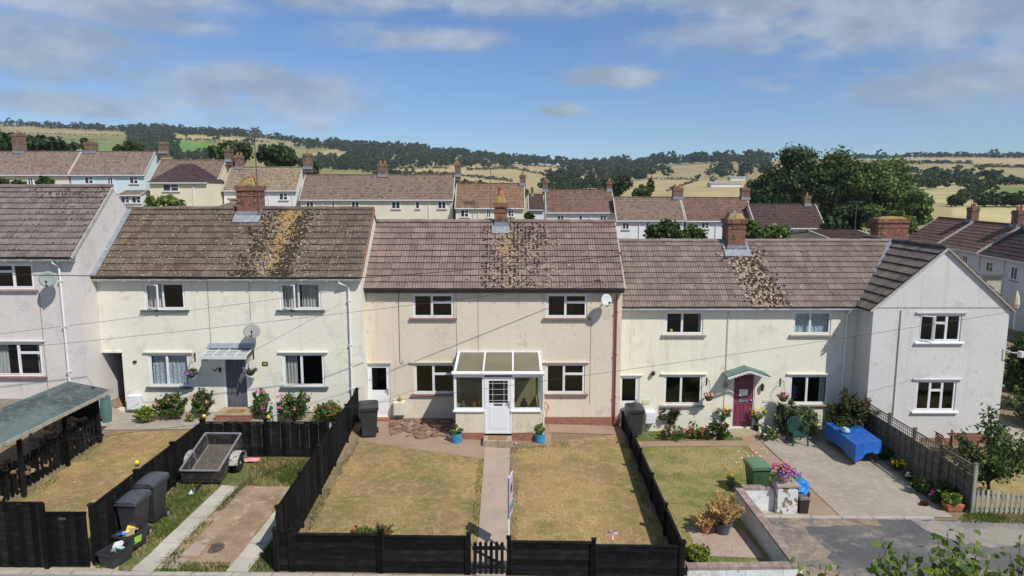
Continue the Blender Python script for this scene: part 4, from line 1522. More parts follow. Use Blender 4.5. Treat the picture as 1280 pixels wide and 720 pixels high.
# plant pots on the upstairs sill, sprayer
for pxx in (839, 876.5):
 q = at(pxx, 413.5, h4.Y + .14); mb = MB(); mb.lathe([(.045, -.06), (.06, .06)], (q.x, h4.Y + .15, q.z), 10); mb.build('sill_pot', M['yellow'], h4.t)
yr = h4.ridge[0]
ca, cb2 = at(905.5, 310, yr).x, at(927, 310, yr).x
zt = at(916, 273, yr).z
chimney(h4.t, ca, cb2, yr - .42, yr + .42, zR - .8, zt, cap=.26, corbel=.06)
lead_apron(h4.t, ca, cb2, yr - .42, yr + .42, h4, w=.18)
p = MB(); p.lathe([(.12, -.02), (.11, .16), (.12, .17), (.09, .17)], (ca + .3, yr, zt + .18), 10); p.build('chimney_pot', M['lead'], h4.t)
# step
q0, q1 = at(915, 541, h4.Y - .75), at(950, 541, h4.Y - .75)
mb = MB(); mb.box(q0.x, q1.x, h4.Y - .85, h4.Y - .004, -1.2, r4d[2] - .05); mb.build('door_step', M['step_tile'], h4.t, bevel=.01)

# ================================================================ HOUSE 5 (gable to the front)
h5 = new_house('grey white gable-fronted house at the right with dark tiled roof', x5L, x5R, Y5, -.80, 384, 309, wall='wall_grey', tile=M['tile5'], D=6.0)
h5.zE = at(1177, 384, Y5).z
h5.zR = at(1177, 309.5, Y5).z
add_window(h5, (1148.5, 392.5, 1201.5, 427), 'three', sill='upvc', lintel='wall_grey', open_cell=0, curtains=[])
add_window(h5, (1144.5, 475.5, 1194.5, 513.5), 'three', sill='upvc', lintel='wall_grey')
finish_house(h5, gable_front=True)
Yf, Yb = Y5 - .06, Y5 + 6.1
hw5 = (x5R - x5L) / 2
rise5 = h5.zR - h5.zE
sl5 = rise5 / hw5
oh5 = .14
mb = MB()
xl, xr = x5L - oh5, x5R + oh5
zl = h5.zE - sl5 * oh5
mb.poly([(xl, Yf, zl), (xm5, Yf, h5.zR), (xm5, Yb, h5.zR), (xl, Yb, zl)])
mb.poly([(xm5, Yf, h5.zR), (xr, Yf, zl), (xr, Yb, zl), (xm5, Yb, h5.zR)])
mb.poly([(xl, Yf, zl - .05), (xm5, Yf, h5.zR - .05), (xm5, Yb, h5.zR - .05), (xl, Yb, zl - .05)][::-1])
mb.poly([(xm5, Yf, h5.zR - .05), (xr, Yf, zl - .05), (xr, Yb, zl - .05), (xm5, Yb, h5.zR - .05)][::-1])
roof5 = mb.build('roof', M['tile5'], h5.t)
h5.roof = roof5
# left slope tiles: up-slope goes to +x, along the eave runs to -y (from the back to the front)
uyL = Vector((hw5 + oh5, 0, h5.zR - zl)); sl = uyL.length; uyL.normalize()
uxL = Vector((0, -1, 0)); unL = uxL.cross(uyL)
Yv = h4.ridge[0]
yvf = lambda f: (h4.Y - h4.oh) + f * (Yv - (h4.Y - h4.oh)) + .12
lay_tiles(roof5, Vector((xl - .02, Yv, zl - .01)), uxL, uyL, unL, Yv - Yf, sl + .02, M['tile5'], clip=lambda s, t: (Yv - s) < yvf(t / sl), seed=55, courses=9)
uyR = Vector((-(hw5 + oh5), 0, h5.zR - zl)).normalized(); uxR = Vector((0, 1, 0)); unR = uxR.cross(uyR)
lay_tiles(roof5, Vector((xr + .02, Yf, zl - .01)), uxR, uyR, unR, Yb - Yf, sl + .02, M['tile5'], seed=56, courses=9, limit=0)
ridge_tiles(roof5, (xm5, Yf, h5.zR + .03), (xm5, Yb, h5.zR + .03), M['tile5'], seed=5)
for s, xe in ((1, xr), (-1, xl)):
 mb = MB(); mb.bar((xe, Yf - .02, zl - .03), (xm5, Yf - .02, h5.zR - .03), .05, .07); mb.build('verge_trim', M['concrete_verge'] if s < 0 else M['sill_stone'], h5.t)
# valley gutter
mb = MB()
a0 = Vector((x4e - .02, h4.Y - h4.oh - .02, h4.zE + .11)); a1 = Vector((xm5 - .12, Yv - .05, zR + .08))
mb.bar(a0, a1, .17, .02)
mb.build('valley_flashing', M['lead'], h5.t)
mb = MB(); mb.box(x5L - .02, x5R + .02, Y5 - .014, Y5 - .002, h5.zE - .03, h5.zE + .0); mb.build('string_course', M['sill_stone'], h5.t)
q = at(1120, 470, Y5); mb = MB(); mb.tube([(q.x, Y5 - .03, h5.zE - .1), (q.x, Y5 - .03, at(1115, 520, Y5).z)], .022, 8); mb.build('wall_pipe', M['wall_grey'], h5.t)
mb = MB(); mb.box(at(1152, 540, Y5).x, x5R - .01, Y5 - .03, Y5 - .002, -1.2, -.72); mb.build('brick_plinth', M['brick'], h5.t)
q = at(1255, 440, Y5); mb = MB(); mb.tube([(q.x - .05, Y5 - .01, q.z + .12), (q.x + .15, Y5 - .22, q.z + .03), (q.x + .5, Y5 - .25, q.z)], .02, 6)
mb.lathe([(.03, -.14), (.10, -.12), (.10, .10), (.03, .12)], (q.x + .45, Y5 - .25, q.z - .02), 10); mb.build('security_light', M['upvc_grey'], h5.t)

# moss and lichen lying on the roofs
def spots(n, sfun, seed):
 rg = random.Random(seed)
 return [sfun(rg) for _ in range(n)]


o, ux, uy, un, slen = h2.fr
c2 = -8.75 - o.x
scatter_blobs('roof_moss', h2.roof, o, ux, uy, un, spots(560, lambda r: (lambda t: (c2 + (r.gauss(.80, .22) if r.random() < .62 else r.gauss(-.45, .25)) - .08 * (slen - t), t))(slen * .95 * r.random() ** 1.2), 5), .062, M['moss'], 5)
scatter_blobs('roof_lichen', h2.roof, o, ux, uy, un, spots(620, lambda r: (c2 + r.gauss(.1, .75), r.uniform(0, slen * .95)), 6), .036, M['moss_pale'], 6, flat=.2)
scatter_blobs('roof_lichen', h2.roof, o, ux, uy, un, spots(430, lambda r: (c2 + r.gauss(.2, .26), slen * (1 - r.random() ** 2.2 * .8) - .25), 9), .05, M['lichen_orange'], 9, flat=.12)
scatter_blobs('roof_lichen', h2.roof, o, ux, uy, un, spots(520, lambda r: (r.uniform(.3, 9.4), r.uniform(0, slen)), 7), .026, M['moss_pale'], 7, flat=.2)
o, ux, uy, un, slen = h3.fr
c3 = -.22 - o.x
scatter_blobs('roof_moss', h3.roof, o, ux, uy, un, spots(430, lambda r: (lambda k: (c3 + .15 * k + r.gauss(0, .02), r.uniform(0, slen * .96)))(r.choice([-6, -5, -4, -3, -2, -1, -1, 0, 1, 1, 2, 2, 3, 3, 4, 5, 6, 7, 8, 10])), 3), .050, M['moss'], 3)
scatter_blobs('roof_moss', h3.roof, o, ux, uy, un, spots(150, lambda r: (c3 + .15 * r.choice(range(2, 11)) + r.gauss(0, .02), slen * r.uniform(.6, .98)), 13), .045, M['moss'], 13)
scatter_blobs('roof_lichen', h3.roof, o, ux, uy, un, spots(420, lambda r: (c3 + (r.gauss(-.05, .32) if r.random() < .5 else r.gauss(1.1, .65)), r.uniform(0, slen * .9)), 4), .044, M['moss_pale'], 4, flat=.2)
scatter_blobs('roof_lichen', h3.roof, o, ux, uy, un, spots(60, lambda r: (c3 + r.gauss(0, .25), slen * r.uniform(.45, .85)), 24), .06, M['lichen_orange'], 24, flat=.2)
scatter_blobs('roof_lichen', h3.roof, o, ux, uy, un, spots(260, lambda r: (r.uniform(.2, 9.6), r.uniform(0, slen)), 8), .024, M['moss'], 8, flat=.3)
o, ux, uy, un, slen = h4.fr
c4 = at(935, 340, 27.5).x - o.x
scatter_blobs('roof_moss', h4.roof, o, ux, uy, un, spots(620, lambda r: (lambda t: (c4 + .55 - t * .20 + r.gauss(0, .36), t))(r.uniform(0, slen * .88)), 3), .060, M['moss'], 33)
scatter_blobs('roof_lichen', h4.roof, o, ux, uy, un, spots(620, lambda r: (lambda t: (c4 + .50 - t * .20 + r.gauss(0, .34), t))(r.uniform(0, slen * .85)), 4), .056, M['moss_pale'], 34, flat=.25)
scatter_blobs('roof_lichen', h4.roof, o, ux, uy, un, spots(240, lambda r: (r.uniform(.2, 9.6), r.uniform(0, slen)), 8), .024, M['moss'], 38, flat=.3)
o, ux, uy, un, slen = h1.fr
scatter_blobs('roof_moss', h1.roof, o, ux, uy, un, spots(300, lambda r: (r.uniform(6.3, 9.1), min(slen, r.gauss(slen * .9, .2)) if r.random() < .4 else round(r.uniform(0, 10)) * .31), 8), .035, M['moss'], 48, flat=.4)

# ================================================================ GROUND
M['soil'] = mat('dry_soil_and_turf', (.25, .18, .115), .98, layers=[(.35, (.17, .145, .07), .52, .72, 5), (2.5, (.27, .20, .12), .5, .75, 5), (14, (.12, .09, .05), .5, .7, 3)], bumps=[(20, .5, .03)])
M['field'] = mat('stubble', (.34, .26, .12), .98, layers=[(.02, (.27, .22, .11), .4, .7, 5)])
M['pavement'] = mat('pavement', (.27, .225, .205), .95, layers=[(1.2, (.20, .17, .155), .4, .7, 5), (60, (.36, .32, .29), .55, .75, 2)], bumps=[(70, .5, .006)])
M['asphalt'] = mat('worn_asphalt', (.085, .085, .089), .95, layers=[(.45, (.14, .132, .124), .42, .62, 6), (1.6, (.30, .265, .215), .56, .74, 6), (90, (.19, .19, .19), .55, .7, 2), (7, (.075, .075, .08), .58, .7, 4)], bumps=[(80, .5, .008)])
M['concrete'] = mat('brushed_concrete', (.35, .31, .262), .95, layers=[(.6, (.27, .24, .205), .4, .7, 6), (3.5, (.45, .385, .30), .5, .75, 5), (55, (.30, .25, .19), .55, .72, 2), (9, (.17, .14, .115), .64, .74, 4)], bumps=[(60, .5, .008)])
M['concrete_red'] = mat('reddish_path', (.33, .235, .165), .95, layers=[(1.3, (.27, .19, .135), .42, .7, 5), (45, (.34, .26, .21), .55, .7, 2)], bumps=[(60, .4, .006)])
M['path_pink'] = mat('pinkish_concrete_path', (.40, .315, .25), .95, layers=[(1.6, (.34, .265, .21), .42, .7, 5), (70, (.42, .35, .31), .55, .7, 2), (5, (.23, .18, .14), .62, .75, 4)], bumps=[(70, .5, .006)])
M['slab'] = mat('grey_paving_slab', (.46, .43, .36), .92, layers=[(2.5, (.36, .34, .28), .42, .7, 5), (40, (.46, .44, .39), .55, .7, 2)], bumps=[(60, .4, .005)], var=.10)
M['earth'] = mat('bare_earth', (.36, .25, .17), .98, layers=[(1.2, (.24, .165, .10), .44, .62, 6), (2.6, (.48, .39, .30), .54, .70, 6), (7, (.19, .17, .08), .60, .70, 5), (50, (.17, .12, .08), .55, .7, 2)], bumps=[(30, .7, .02)])
M['gravel'] = mat('pale_gravel', (.36, .32, .27), .98, layers=[(30, (.24, .20, .16), .45, .6, 3), (2, (.26, .20, .13), .5, .7, 4)], bumps=[(40, .8, .02)])
M['lawn'] = mat('scorched_lawn', (.42, .285, .12), .98, layers=[(.5, (.285, .18, .10), .43, .60, 8), (.8, (.17, .175, .055), .47, .66, 9), (4, (.49, .37, .18), .48, .76, 8), ((26, 15, 26), (.19, .145, .06), .47, .68, 5), ((50, 30, 50), (.48, .38, .2), .58, .72, 2)], bumps=[(35, .8, .03)])
M['lawn_green'] = mat('patchy_green_lawn', (.36, .29, .13), .98, layers=[(.55, (.15, .185, .045), .40, .58, 7), (4, (.36, .29, .12), .55, .75, 5), (26, (.10, .11, .03), .55, .72, 3)], bumps=[(35, .8, .03)])
M['weeds'] = mat('weedy_turf', (.12, .15, .042), .98, layers=[(1.6, (.28, .21, .13), .48, .62, 6), (6, (.20, .17, .07), .5, .64, 5), (9, (.07, .10, .022), .45, .65, 4)], bumps=[(25, .9, .04)])
M['dirt'] = mat('gritty_dirt', (.26, .205, .15), .98, layers=[(1.6, (.15, .135, .125), .45, .6, 6), (6, (.36, .30, .23), .5, .7, 5), (9, (.12, .14, .05), .62, .70, 4)], bumps=[(40, .7, .015)])
M['gravel_grey'] = mat('grey_beige_gravel', (.29, .26, .22), .98, layers=[(1.3, (.17, .165, .16), .45, .62, 6), (30, (.36, .33, .29), .5, .7, 3)], bumps=[(50, .7, .015)])
M['kerb'] = mat('kerb_stone', (.42, .39, .35), .9, layers=[(4, (.31, .28, .25), .45, .7, 4)], bumps=[(40, .5, .01)])


def grid_mesh(name, xs, ys, zf, m, kind='structure'):
 nx, ny = len(xs), len(ys)
 vs = [(x, y, zf(x, y)) for y in ys for x in xs]
 fs = [(j * nx + i, j * nx + i + 1, (j + 1) * nx + i + 1, (j + 1) * nx + i) for j in range(ny - 1) for i in range(nx - 1)]
 me = bpy.data.meshes.new(name)
 me.from_pydata(vs, [], fs)
 me.materials.append(m)
 me.polygons.foreach_set('use_smooth', [True] * len(fs))
 o = bpy.data.objects.new(name, me)
 COL.objects.link(o)
 if kind: o['kind'] = kind
 return o


def frange(a, b, s):
 n = max(1, int(round((b - a) / s)))
 return [a + (b - a) * i / n for i in range(n + 1)]


gx = sorted(set(frange(-140, -20, 4) + frange(-20, 22, .35) + frange(22, 140, 4)))
gy = sorted(set(frange(-40, 12, 2.6) + frange(12, 32, .35) + frange(32, 116, 2.1)))
grid_mesh('ground', gx, gy, ground, M['soil'])


def bump2(x, y, s=1.0):
 return mnoise.noise(Vector((x * s, y * s, 3.3)))


def sheet(name, c, lift, m, step=.3, rag=.0, kind='structure', parent=None):
 """draped patch of ground cover; c = 4 xy corners (near-left, near-right, far-right, far-left); rag = unevenness of its edge"""
 c = [Vector(q) for q in c]
 nu = max(2, int(max((c[1] - c[0]).length, (c[2] - c[3]).length) / step))
 nv = max(2, int(max((c[3] - c[0]).length, (c[2] - c[1]).length) / step))
 vs = []
 for j in range(nv + 1):
  for i in range(nu + 1):
   u, v = i / nu, j / nv
   p = (c[0] * (1 - u) + c[1] * u) * (1 - v) + (c[3] * (1 - u) + c[2] * u) * v
   x, y = p.x, p.y
   if rag and (i in (0, nu) or j in (0, nv)):
    x += rag * bump2(p.x, p.y, 2.7); y += rag * bump2(p.x + 9, p.y, 2.7)
   vs.append((x, y, ground(x, y) + lift))
 nx = nu + 1
 fs = [(j * nx + i, j * nx + i + 1, (j + 1) * nx + i + 1, (j + 1) * nx + i) for j in range(nv) for i in range(nu)]
 mb = MB(); mb.raw(vs, fs)
 o = mb.build(name, m, parent, smooth=True)
 if kind: o['kind'] = kind
 return o


def rect(x0, x1, y0, y1):
 return [(x0, y0), (x1, y0), (x1, y1), (x0, y1)]


sheet('road', rect(-40, 40, 3.5, 12.3), .012, M['asphalt'], .8)
sheet('pavement', rect(-40, 6.7, 12.4, 14.42), .03, M['pavement'], .5)
mbk = MB()
for k in range(-30, 5):
 x0_, x1_ = k * .91 + .01, k * .91 + .90
 z0_ = ground(k * .91, 14.5)
 mbk = MB(); mbk.box(x0_, x1_, 14.42, 14.55, z0_ - .1, z0_ + .055)
 if x1_ > -12.5 and x0_ < 5:
  o = mbk.build('kerb_stone', M['kerb'], None, bevel=.008)
  o['kind'] = 'structure'
# driveways and yards on the right
sheet('asphalt_yard', [(6.9, 12.4), (40, 12.4), (40, 18.3), (6.9, 18.75)], .010, M['asphalt'], .4)
sheet('driveway', [(9.62, 18.85), (12.9, 18.85), (13.35, 25.6), (9.62, 26.3)], .020, M['concrete'], .3)
sheet('concrete_path', [(8.75, 18.85), (9.58, 18.85), (9.58, 25.9), (8.95, 25.9)], .020, M['concrete_red'], .3)
sheet('concrete_apron', [(6.95, 18.72), (8.75, 18.85), (8.75, 19.5), (6.95, 19.5)], .018, M['concrete'], .3)
x = 6.9
while x < 12.1:
 mb = MB(); mb.box(x, x + .88, 18.70, 18.83, ground(x, 18.7) - .1, ground(x, 18.7) + .05)
 o = mb.build('kerb_stone', M['kerb'], None, bevel=.008); o['kind'] = 'structure'
 x += .9
# plum-door garden
sheet('lawn', [(4.45, 15.15), (6.62, 15.15), (6.62, 19.6), (4.45, 19.6)], .012, M['lawn_green'], .25)
sheet('lawn', [(4.45, 19.6), (8.68, 19.6), (8.95, 24.75), (4.45, 24.75)], .0125, M['lawn_green'], .25, rag=.06)
sheet('front_path', [(4.4, 24.78), (9.0, 24.78), (9.0, 25.35), (4.4, 25.35)], .018, M['concrete_red'], .3)
sheet('flower_bed', [(4.4, 25.37), (8.9, 25.37), (8.9, 26.48), (4.4, 26.48)], .014, M['weeds'], .3)
sheet('pot_standing', [(4.75, 16.35), (6.45, 16.35), (6.45, 18.0), (4.9, 18.0)], .024, M['path_pink'], .3)
# middle garden
sheet('lawn', [(-5.25, 14.85), (-.82, 14.85), (-.95, 21.6), (-5.3, 22.9)], .012, M['lawn'], .16, rag=.16)
sheet('lawn', [(-.12, 14.85), (3.95, 14.85), (4.05, 24.1), (.0, 22.6)], .0122, M['lawn'], .16, rag=.16)
sheet('garden_path', [(-.84, 14.6), (-.14, 14.6), (-.07, 22.4), (-.93, 22.4)], .03, M['path_pink'], .3, rag=.02)
sheet('terrace_path', [(-5.4, 22.7), (-.9, 21.4), (-.9, 24.98), (-5.4, 24.98)], .018, M['concrete_red'], .3, rag=.05)
sheet('terrace_path', [(-.9, 22.4), (1.4, 22.75), (1.4, 24.98), (-.9, 24.98)], .0182, M['concrete_red'], .3)
sheet('terrace_path', [(1.4, 24.05), (4.1, 24.05), (4.1, 24.98), (1.4, 24.98)], .0184, M['concrete_red'], .3)
# parking bay
sheet('turf_bay', [(-9.7, 14.6), (-5.5, 14.6), (-5.75, 20.55), (-9.7, 20.55)], .010, M['weeds'], .25)
sheet('bare_earth', [(-8.15, 14.9), (-6.5, 14.9), (-6.35, 18.75), (-7.9, 18.75)], .018, M['earth'], .22, rag=.14)
mb = MB(); mb.poly([(-7.22 + .17 * math.cos(a_) * (1 + .18 * math.sin(3 * a_ + 1)), 15.6 + .27 * math.sin(a_) * (1 + .15 * math.cos(2 * a_)), ground(-7.2, 15.6 + .27 * math.sin(a_)) + .026) for a_ in [k * .262 for k in range(24)]])
o = mb.build('oil_stain', mat('oil_stain', (.075, .06, .05), .8, layers=[(14, (.20, .14, .10), .5, .66, 4)])); o['kind'] = 'structure'
# left garden
sheet('lawn', [(-13.45, 15.0), (-9.85, 15.0), (-9.85, 22.7), (-13.6, 22.4)], .012, M['lawn'], .18, rag=.14)
sheet('front_path', [(-15.3, 22.5), (-9.85, 22.8), (-9.85, 24.25), (-15.3, 24.25)], .018, M['concrete'], .3)
sheet('front_bed', [(-9.8, 20.7), (-5.75, 20.7), (-5.75, 24.25), (-9.8, 24.25)], .014, M['gravel'], .3)
sheet('gate_threshold', [(-13.0, 14.55), (-9.0, 14.55), (-9.2, 15.0), (-13.0, 15.0)], .022, mat('beige_concrete', (.42, .35, .26), .95, layers=[(5, (.33, .27, .2), .45, .7, 4)]), .3, rag=.04)
# far right garden
sheet('lawn', [(13.8, 19.3), (24, 19.3), (24, 24.5), (13.8, 24.5)], .012, M['lawn'], .4)
sheet('side_path', [(18.9, 23.6), (21.5, 23.6), (21.0, 33), (19.2, 33)], .022, M['concrete'], .4)
sheet('verge_turf', [(12.6, 18.45), (24, 18.35), (24, 19.1), (13.4, 19.1)], .016, M['weeds'], .3, rag=.15)
sheet('border_soil', [(12.85, 19.3), (13.6, 19.3), (13.6, 25.2), (13.35, 25.2)], .03, M['soil'], .3, rag=.1)

sheet('gravel_edge', [(6.95, 13.5), (8.1, 14.2), (8.4, 18.6), (6.95, 18.65)], .016, M['dirt'], .2, rag=.28)
sheet('gravel_edge', [(12.2, 17.3), (30, 16.9), (30, 18.3), (11.4, 18.62)], .017, M['gravel_grey'], .25, rag=.3)
sheet('gravel_edge', [(6.95, 18.1), (10.5, 18.3), (10.5, 18.66), (6.95, 18.66)], .0175, M['dirt'], .2, rag=.12)

# slab tracks, one slab at a time
def slab_track(pts, w, n):
 a, b = Vector(pts[0]), Vector(pts[1])
 ln = (b - a).length / n
 t = (b - a).normalized(); s = Vector((t.y, -t.x))
 for k in range(n):
  p = a + t * (ln * (k + .5))
  z = ground(p.x, p.y)
  z1, z2 = ground(p.x, p.y - ln / 2), ground(p.x, p.y + ln / 2)
  j = random.uniform(-.012, .012)
  c = [p - t * (ln / 2 - .012) - s * w / 2, p - t * (ln / 2 - .012) + s * w / 2, p + t * (ln / 2 - .012) + s * w / 2, p + t * (ln / 2 - .012) - s * w / 2]
  mb = MB()
  mb.hexa([(c[0].x, c[0].y, z1 - .05), (c[1].x, c[1].y, z1 - .05), (c[2].x, c[2].y, z2 - .05), (c[3].x, c[3].y, z2 - .05),
     (c[0].x, c[0].y, z1 + .045 + j), (c[1].x, c[1].y, z1 + .045), (c[2].x, c[2].y, z2 + .045 + j), (c[3].x, c[3].y, z2 + .045)])
  o = mb.build('paving_slab', M['slab'], None, bevel=.006); o['kind'] = 'structure'


slab_track([(-8.50, 14.60), (-8.12, 18.7)], .50, 7)
slab_track([(-6.32, 14.60), (-6.02, 18.7)], .50, 7)
for (cx, cy, w, d) in ((-7.95, 14.95, .5, .42), (-7.7, 15.5, .42, .5)):
 mb = MB(); z = ground(cx, cy); mb.box(cx - w / 2, cx + w / 2, cy - d / 2, cy + d / 2, z - .05, z + .035); o = mb.build('paving_slab', M['path_pink'], None, bevel=.01); o['kind'] = 'structure'
mb = MB(); mb.bar((9.60, 18.85, ground(9.6, 18.85) + .024), (9.60, 25.6, ground(9.6, 25.6) + .024), .035, .008); o = mb.build('path_joint', M['soil']); o['kind'] = 'structure'


# grass standing up out of the turf
def blades(name, areas, dens, h, mats, seed, thr=None, w=.007, gf=.5):
 rng = np.random.default_rng(seed)
 out = []; mi = []
 for (c, dm) in areas:
  c = [np.array(q, float) for q in c]
  area = abs((c[1][0] - c[0][0]) * (c[3][1] - c[0][1])) * 1.0
  n = int(area * dens * dm)
  u, v = rng.random(n), rng.random(n)
  p = (c[0][None] * (1 - u)[:, None] + c[1][None] * u[:, None]) * (1 - v)[:, None] + (c[3][None] * (1 - u)[:, None] + c[2][None] * u[:, None]) * v[:, None]
  for x, y in p:
   k = bump2(x, y, .9) + .5 * bump2(x, y, 3.1)
   if thr is not None and k < thr + rng.normal() * .12:
    continue
   z = ground(x, y) + .01
   a = rng.uniform(0, 6.28)
   hh = h * rng.uniform(.5, 1.3)
   dx, dy = math.cos(a) * w, math.sin(a) * w
   lx, ly = rng.normal() * hh * .45, rng.normal() * hh * .45
   out += [(x - dx, y - dy, z), (x + dx, y + dy, z), (x + lx, y + ly, z + hh)]
   mi.append(0 if k + rng.normal() * .25 > gf else 1)
 o = arr_obj(name, np.array(out), 3, mats, None, mi)
 o['kind'] = 'stuff'
 return o


blades('short_lawn_grass', [([(-5.25, 14.9), (-.9, 14.9), (-1, 21.5), (-5.3, 22.8)], 1), ([(-.1, 14.9), (3.95, 14.9), (4.05, 24), (.05, 22.5)], 1), ([(-13.4, 15.1), (-9.9, 15.1), (-9.9, 22.6), (-13.5, 22.3)], .8)],
  430, .035, [L['grass'], L['grass_dry']], 3, gf=.62)
blades('short_lawn_grass', [([(4.5, 15.2), (6.6, 15.2), (6.6, 19.6), (4.5, 19.6)], 1.2), ([(4.5, 19.6), (8.6, 19.6), (8.9, 24.7), (4.5, 24.7)], 1)],
  420, .04, [L['grass'], L['grass_dry']], 4, gf=.02)
blades('weedy_grass', [([(-9.65, 14.7), (-8.7, 14.7), (-8.45, 20), (-9.65, 20)], 1.0), ([(-7.9, 18.7), (-5.6, 18.7), (-5.75, 20.5), (-8.0, 20.5)], 1.2), ([(-6.1, 14.7), (-5.45, 14.7), (-5.55, 18.5), (-5.85, 18.5)], .8),
      ([(-8.3, 14.9), (-7.9, 14.9), (-7.7, 18.7), (-7.9, 18.7)], .8), ([(-8.1, 14.6), (-6.6, 14.6), (-6.6, 15.0), (-8.1, 15.0)], 1)],
  1500, .08, [L['grass'], L['grass_dry']], 5, thr=-.45, w=.010, gf=-.25)
blades('verge_grass', [([(12.9, 18.5), (22, 18.4), (22, 19.1), (13.4, 19.1)], 1), ([(12.85, 19.2), (13.5, 19.2), (13.5, 22), (13.2, 22)], 1)], 1100, .10, [L['grass'], L['grass_dry']], 6, w=.010, gf=-.35)
blades('edge_grass', [([(-5.42, 14.9), (-5.15, 14.9), (-5.3, 22.8), (-5.6, 22.8)], 1.3), ([(3.7, 14.9), (3.95, 14.9), (4.1, 24), (3.8, 24)], 1), ([(-10.1, 15), (-9.8, 15), (-9.8, 22), (-10.1, 22)], 1), ([(-13.8, 15), (-13.3, 15), (-13.2, 22), (-13.6, 22)], 1), ([(-5.3, 14.8), (3.9, 14.8), (3.9, 15.05), (-5.3, 15.05)], 1.2), ([(-9.7, 20.2), (-5.8, 20.2), (-5.8, 20.55), (-9.7, 20.55)], 2), ([(-1.05, 14.8), (-.84, 14.8), (-.95, 21.6), (-1.1, 21.6)], 1), ([(-.12, 14.8), (.1, 14.8), (.25, 22.4), (-.05, 22.4)], 1.2), ([(.0, 22.3), (2.0, 22.7), (2.0, 23.3), (.0, 22.9)], 1),
      ([(-9.8, 22.6), (-13, 22.3), (-13, 21.9), (-9.8, 22.2)], .0), ([(8.3, 19.5), (8.75, 19.5), (9.0, 24.7), (8.6, 24.7)], 1.2), ([(6.95, 18.2), (8.6, 18.5), (8.6, 18.7), (6.95, 18.6)], .5)],
  640, .065, [L['grass'], L['grass_dry']], 8, thr=-.1, gf=-.15)

# ================================================================ FENCES
UNIT = {}


def unit_mesh(name, m):
 k = (name, m.name)
 if k not in UNIT:
  b = MB(); b.box(-.5, .5, -.5, .5, -.5, .5)
  me = bpy.data.meshes.new(name); me.from_pydata(b.v, [], b.f); me.materials.append(m)
  UNIT[k] = me
 return UNIT[k]


def plank(name, parent, c, ax, ay, az, m):
 """one straight piece: centre and three full edge vectors; alike pieces share a mesh"""
 o = bpy.data.objects.new(name, unit_mesh(name, m))
 COL.objects.link(o)
 o.parent = parent
 o.matrix_parent_inverse = WM.get(parent.name, Matrix.Identity(4)).inverted() if parent else Matrix.Identity(4)
 o.matrix_basis = Matrix.Translation(Vector(c)) @ Matrix((ax, ay, az)).transposed().to_4x4()
 WM[o.name] = Matrix.Identity(4)
 return o


def fence_boards(label, a, b, za, zb_, m, bw=.15, lapside=1, post=1.85, group=None, caps=True, name='board_fence', gbase=None, post_proud=.08, knobs=(), overlap=.012, bottom=None):
 """close-boarded fence of upright boards from a to b (xy); za, zb_ = top heights"""
 a, b = Vector((*a, 0)), Vector((*b, 0))
 t = (b - a); ln = t.length; t.normalize()
 s = Vector((t.y, -t.x, 0)) * lapside
 g = gbase or ground
 th = thing(name, (a.x, a.y, g(a.x, a.y)), label, 'fence', group)
 n = int(round(ln / bw))
 rng = random.Random(int(ln * 77))
 top = lambda d: za + (zb_ - za) * d / ln
 bot = bottom or (lambda p: g(p.x, p.y) + .03)
 for k in range(n):
  d = (k + .5) * ln / n
  p = a + t * d
  z0, z1 = bot(p), top(d) - .024 + rng.uniform(-.016, .008)
  plank('fence_board', th, p + s * (.008 if k % 2 else 0) + Vector((0, 0, (z0 + z1) / 2)), t * (ln / n - overlap * .5), s * .016, Vector((0, 0, z1 - z0)), m)
 plank('cap_rail', th, (a + b) / 2 + Vector((0, 0, (za + zb_) / 2)), (b - a) + Vector((0, 0, zb_ - za)), s * .06, Vector((0, 0, .03)), m)
 for f in (.2, .85):
  q0, q1 = bot(a), bot(b)
  plank('fence_rail', th, (a + b) / 2 - s * .03 + Vector((0, 0, (q0 + q1) / 2 + ((za + zb_) / 2 - (q0 + q1) / 2) * f)), (b - a) + Vector((0, 0, (q1 - q0) * (1 - f) + (zb_ - za) * f)), s * .035, Vector((0, 0, .07)), m)
 npst = max(1, int(round(ln / post)))
 for k in range(npst + 1):
  d = ln * k / npst
  p = a + t * d + s * .03
  z0, z1 = bot(p) - .1, top(d) + post_proud
  po = plank('fence_post', th, p + Vector((0, 0, (z0 + z1) / 2)), t * .085, s * .085, Vector((0, 0, z1 - z0)), m)
  if caps:
   plank('post_cap', th, p + Vector((0, 0, z1 + .015)), t * .125, s * .125, Vector((0, 0, .03)), m)
 return th


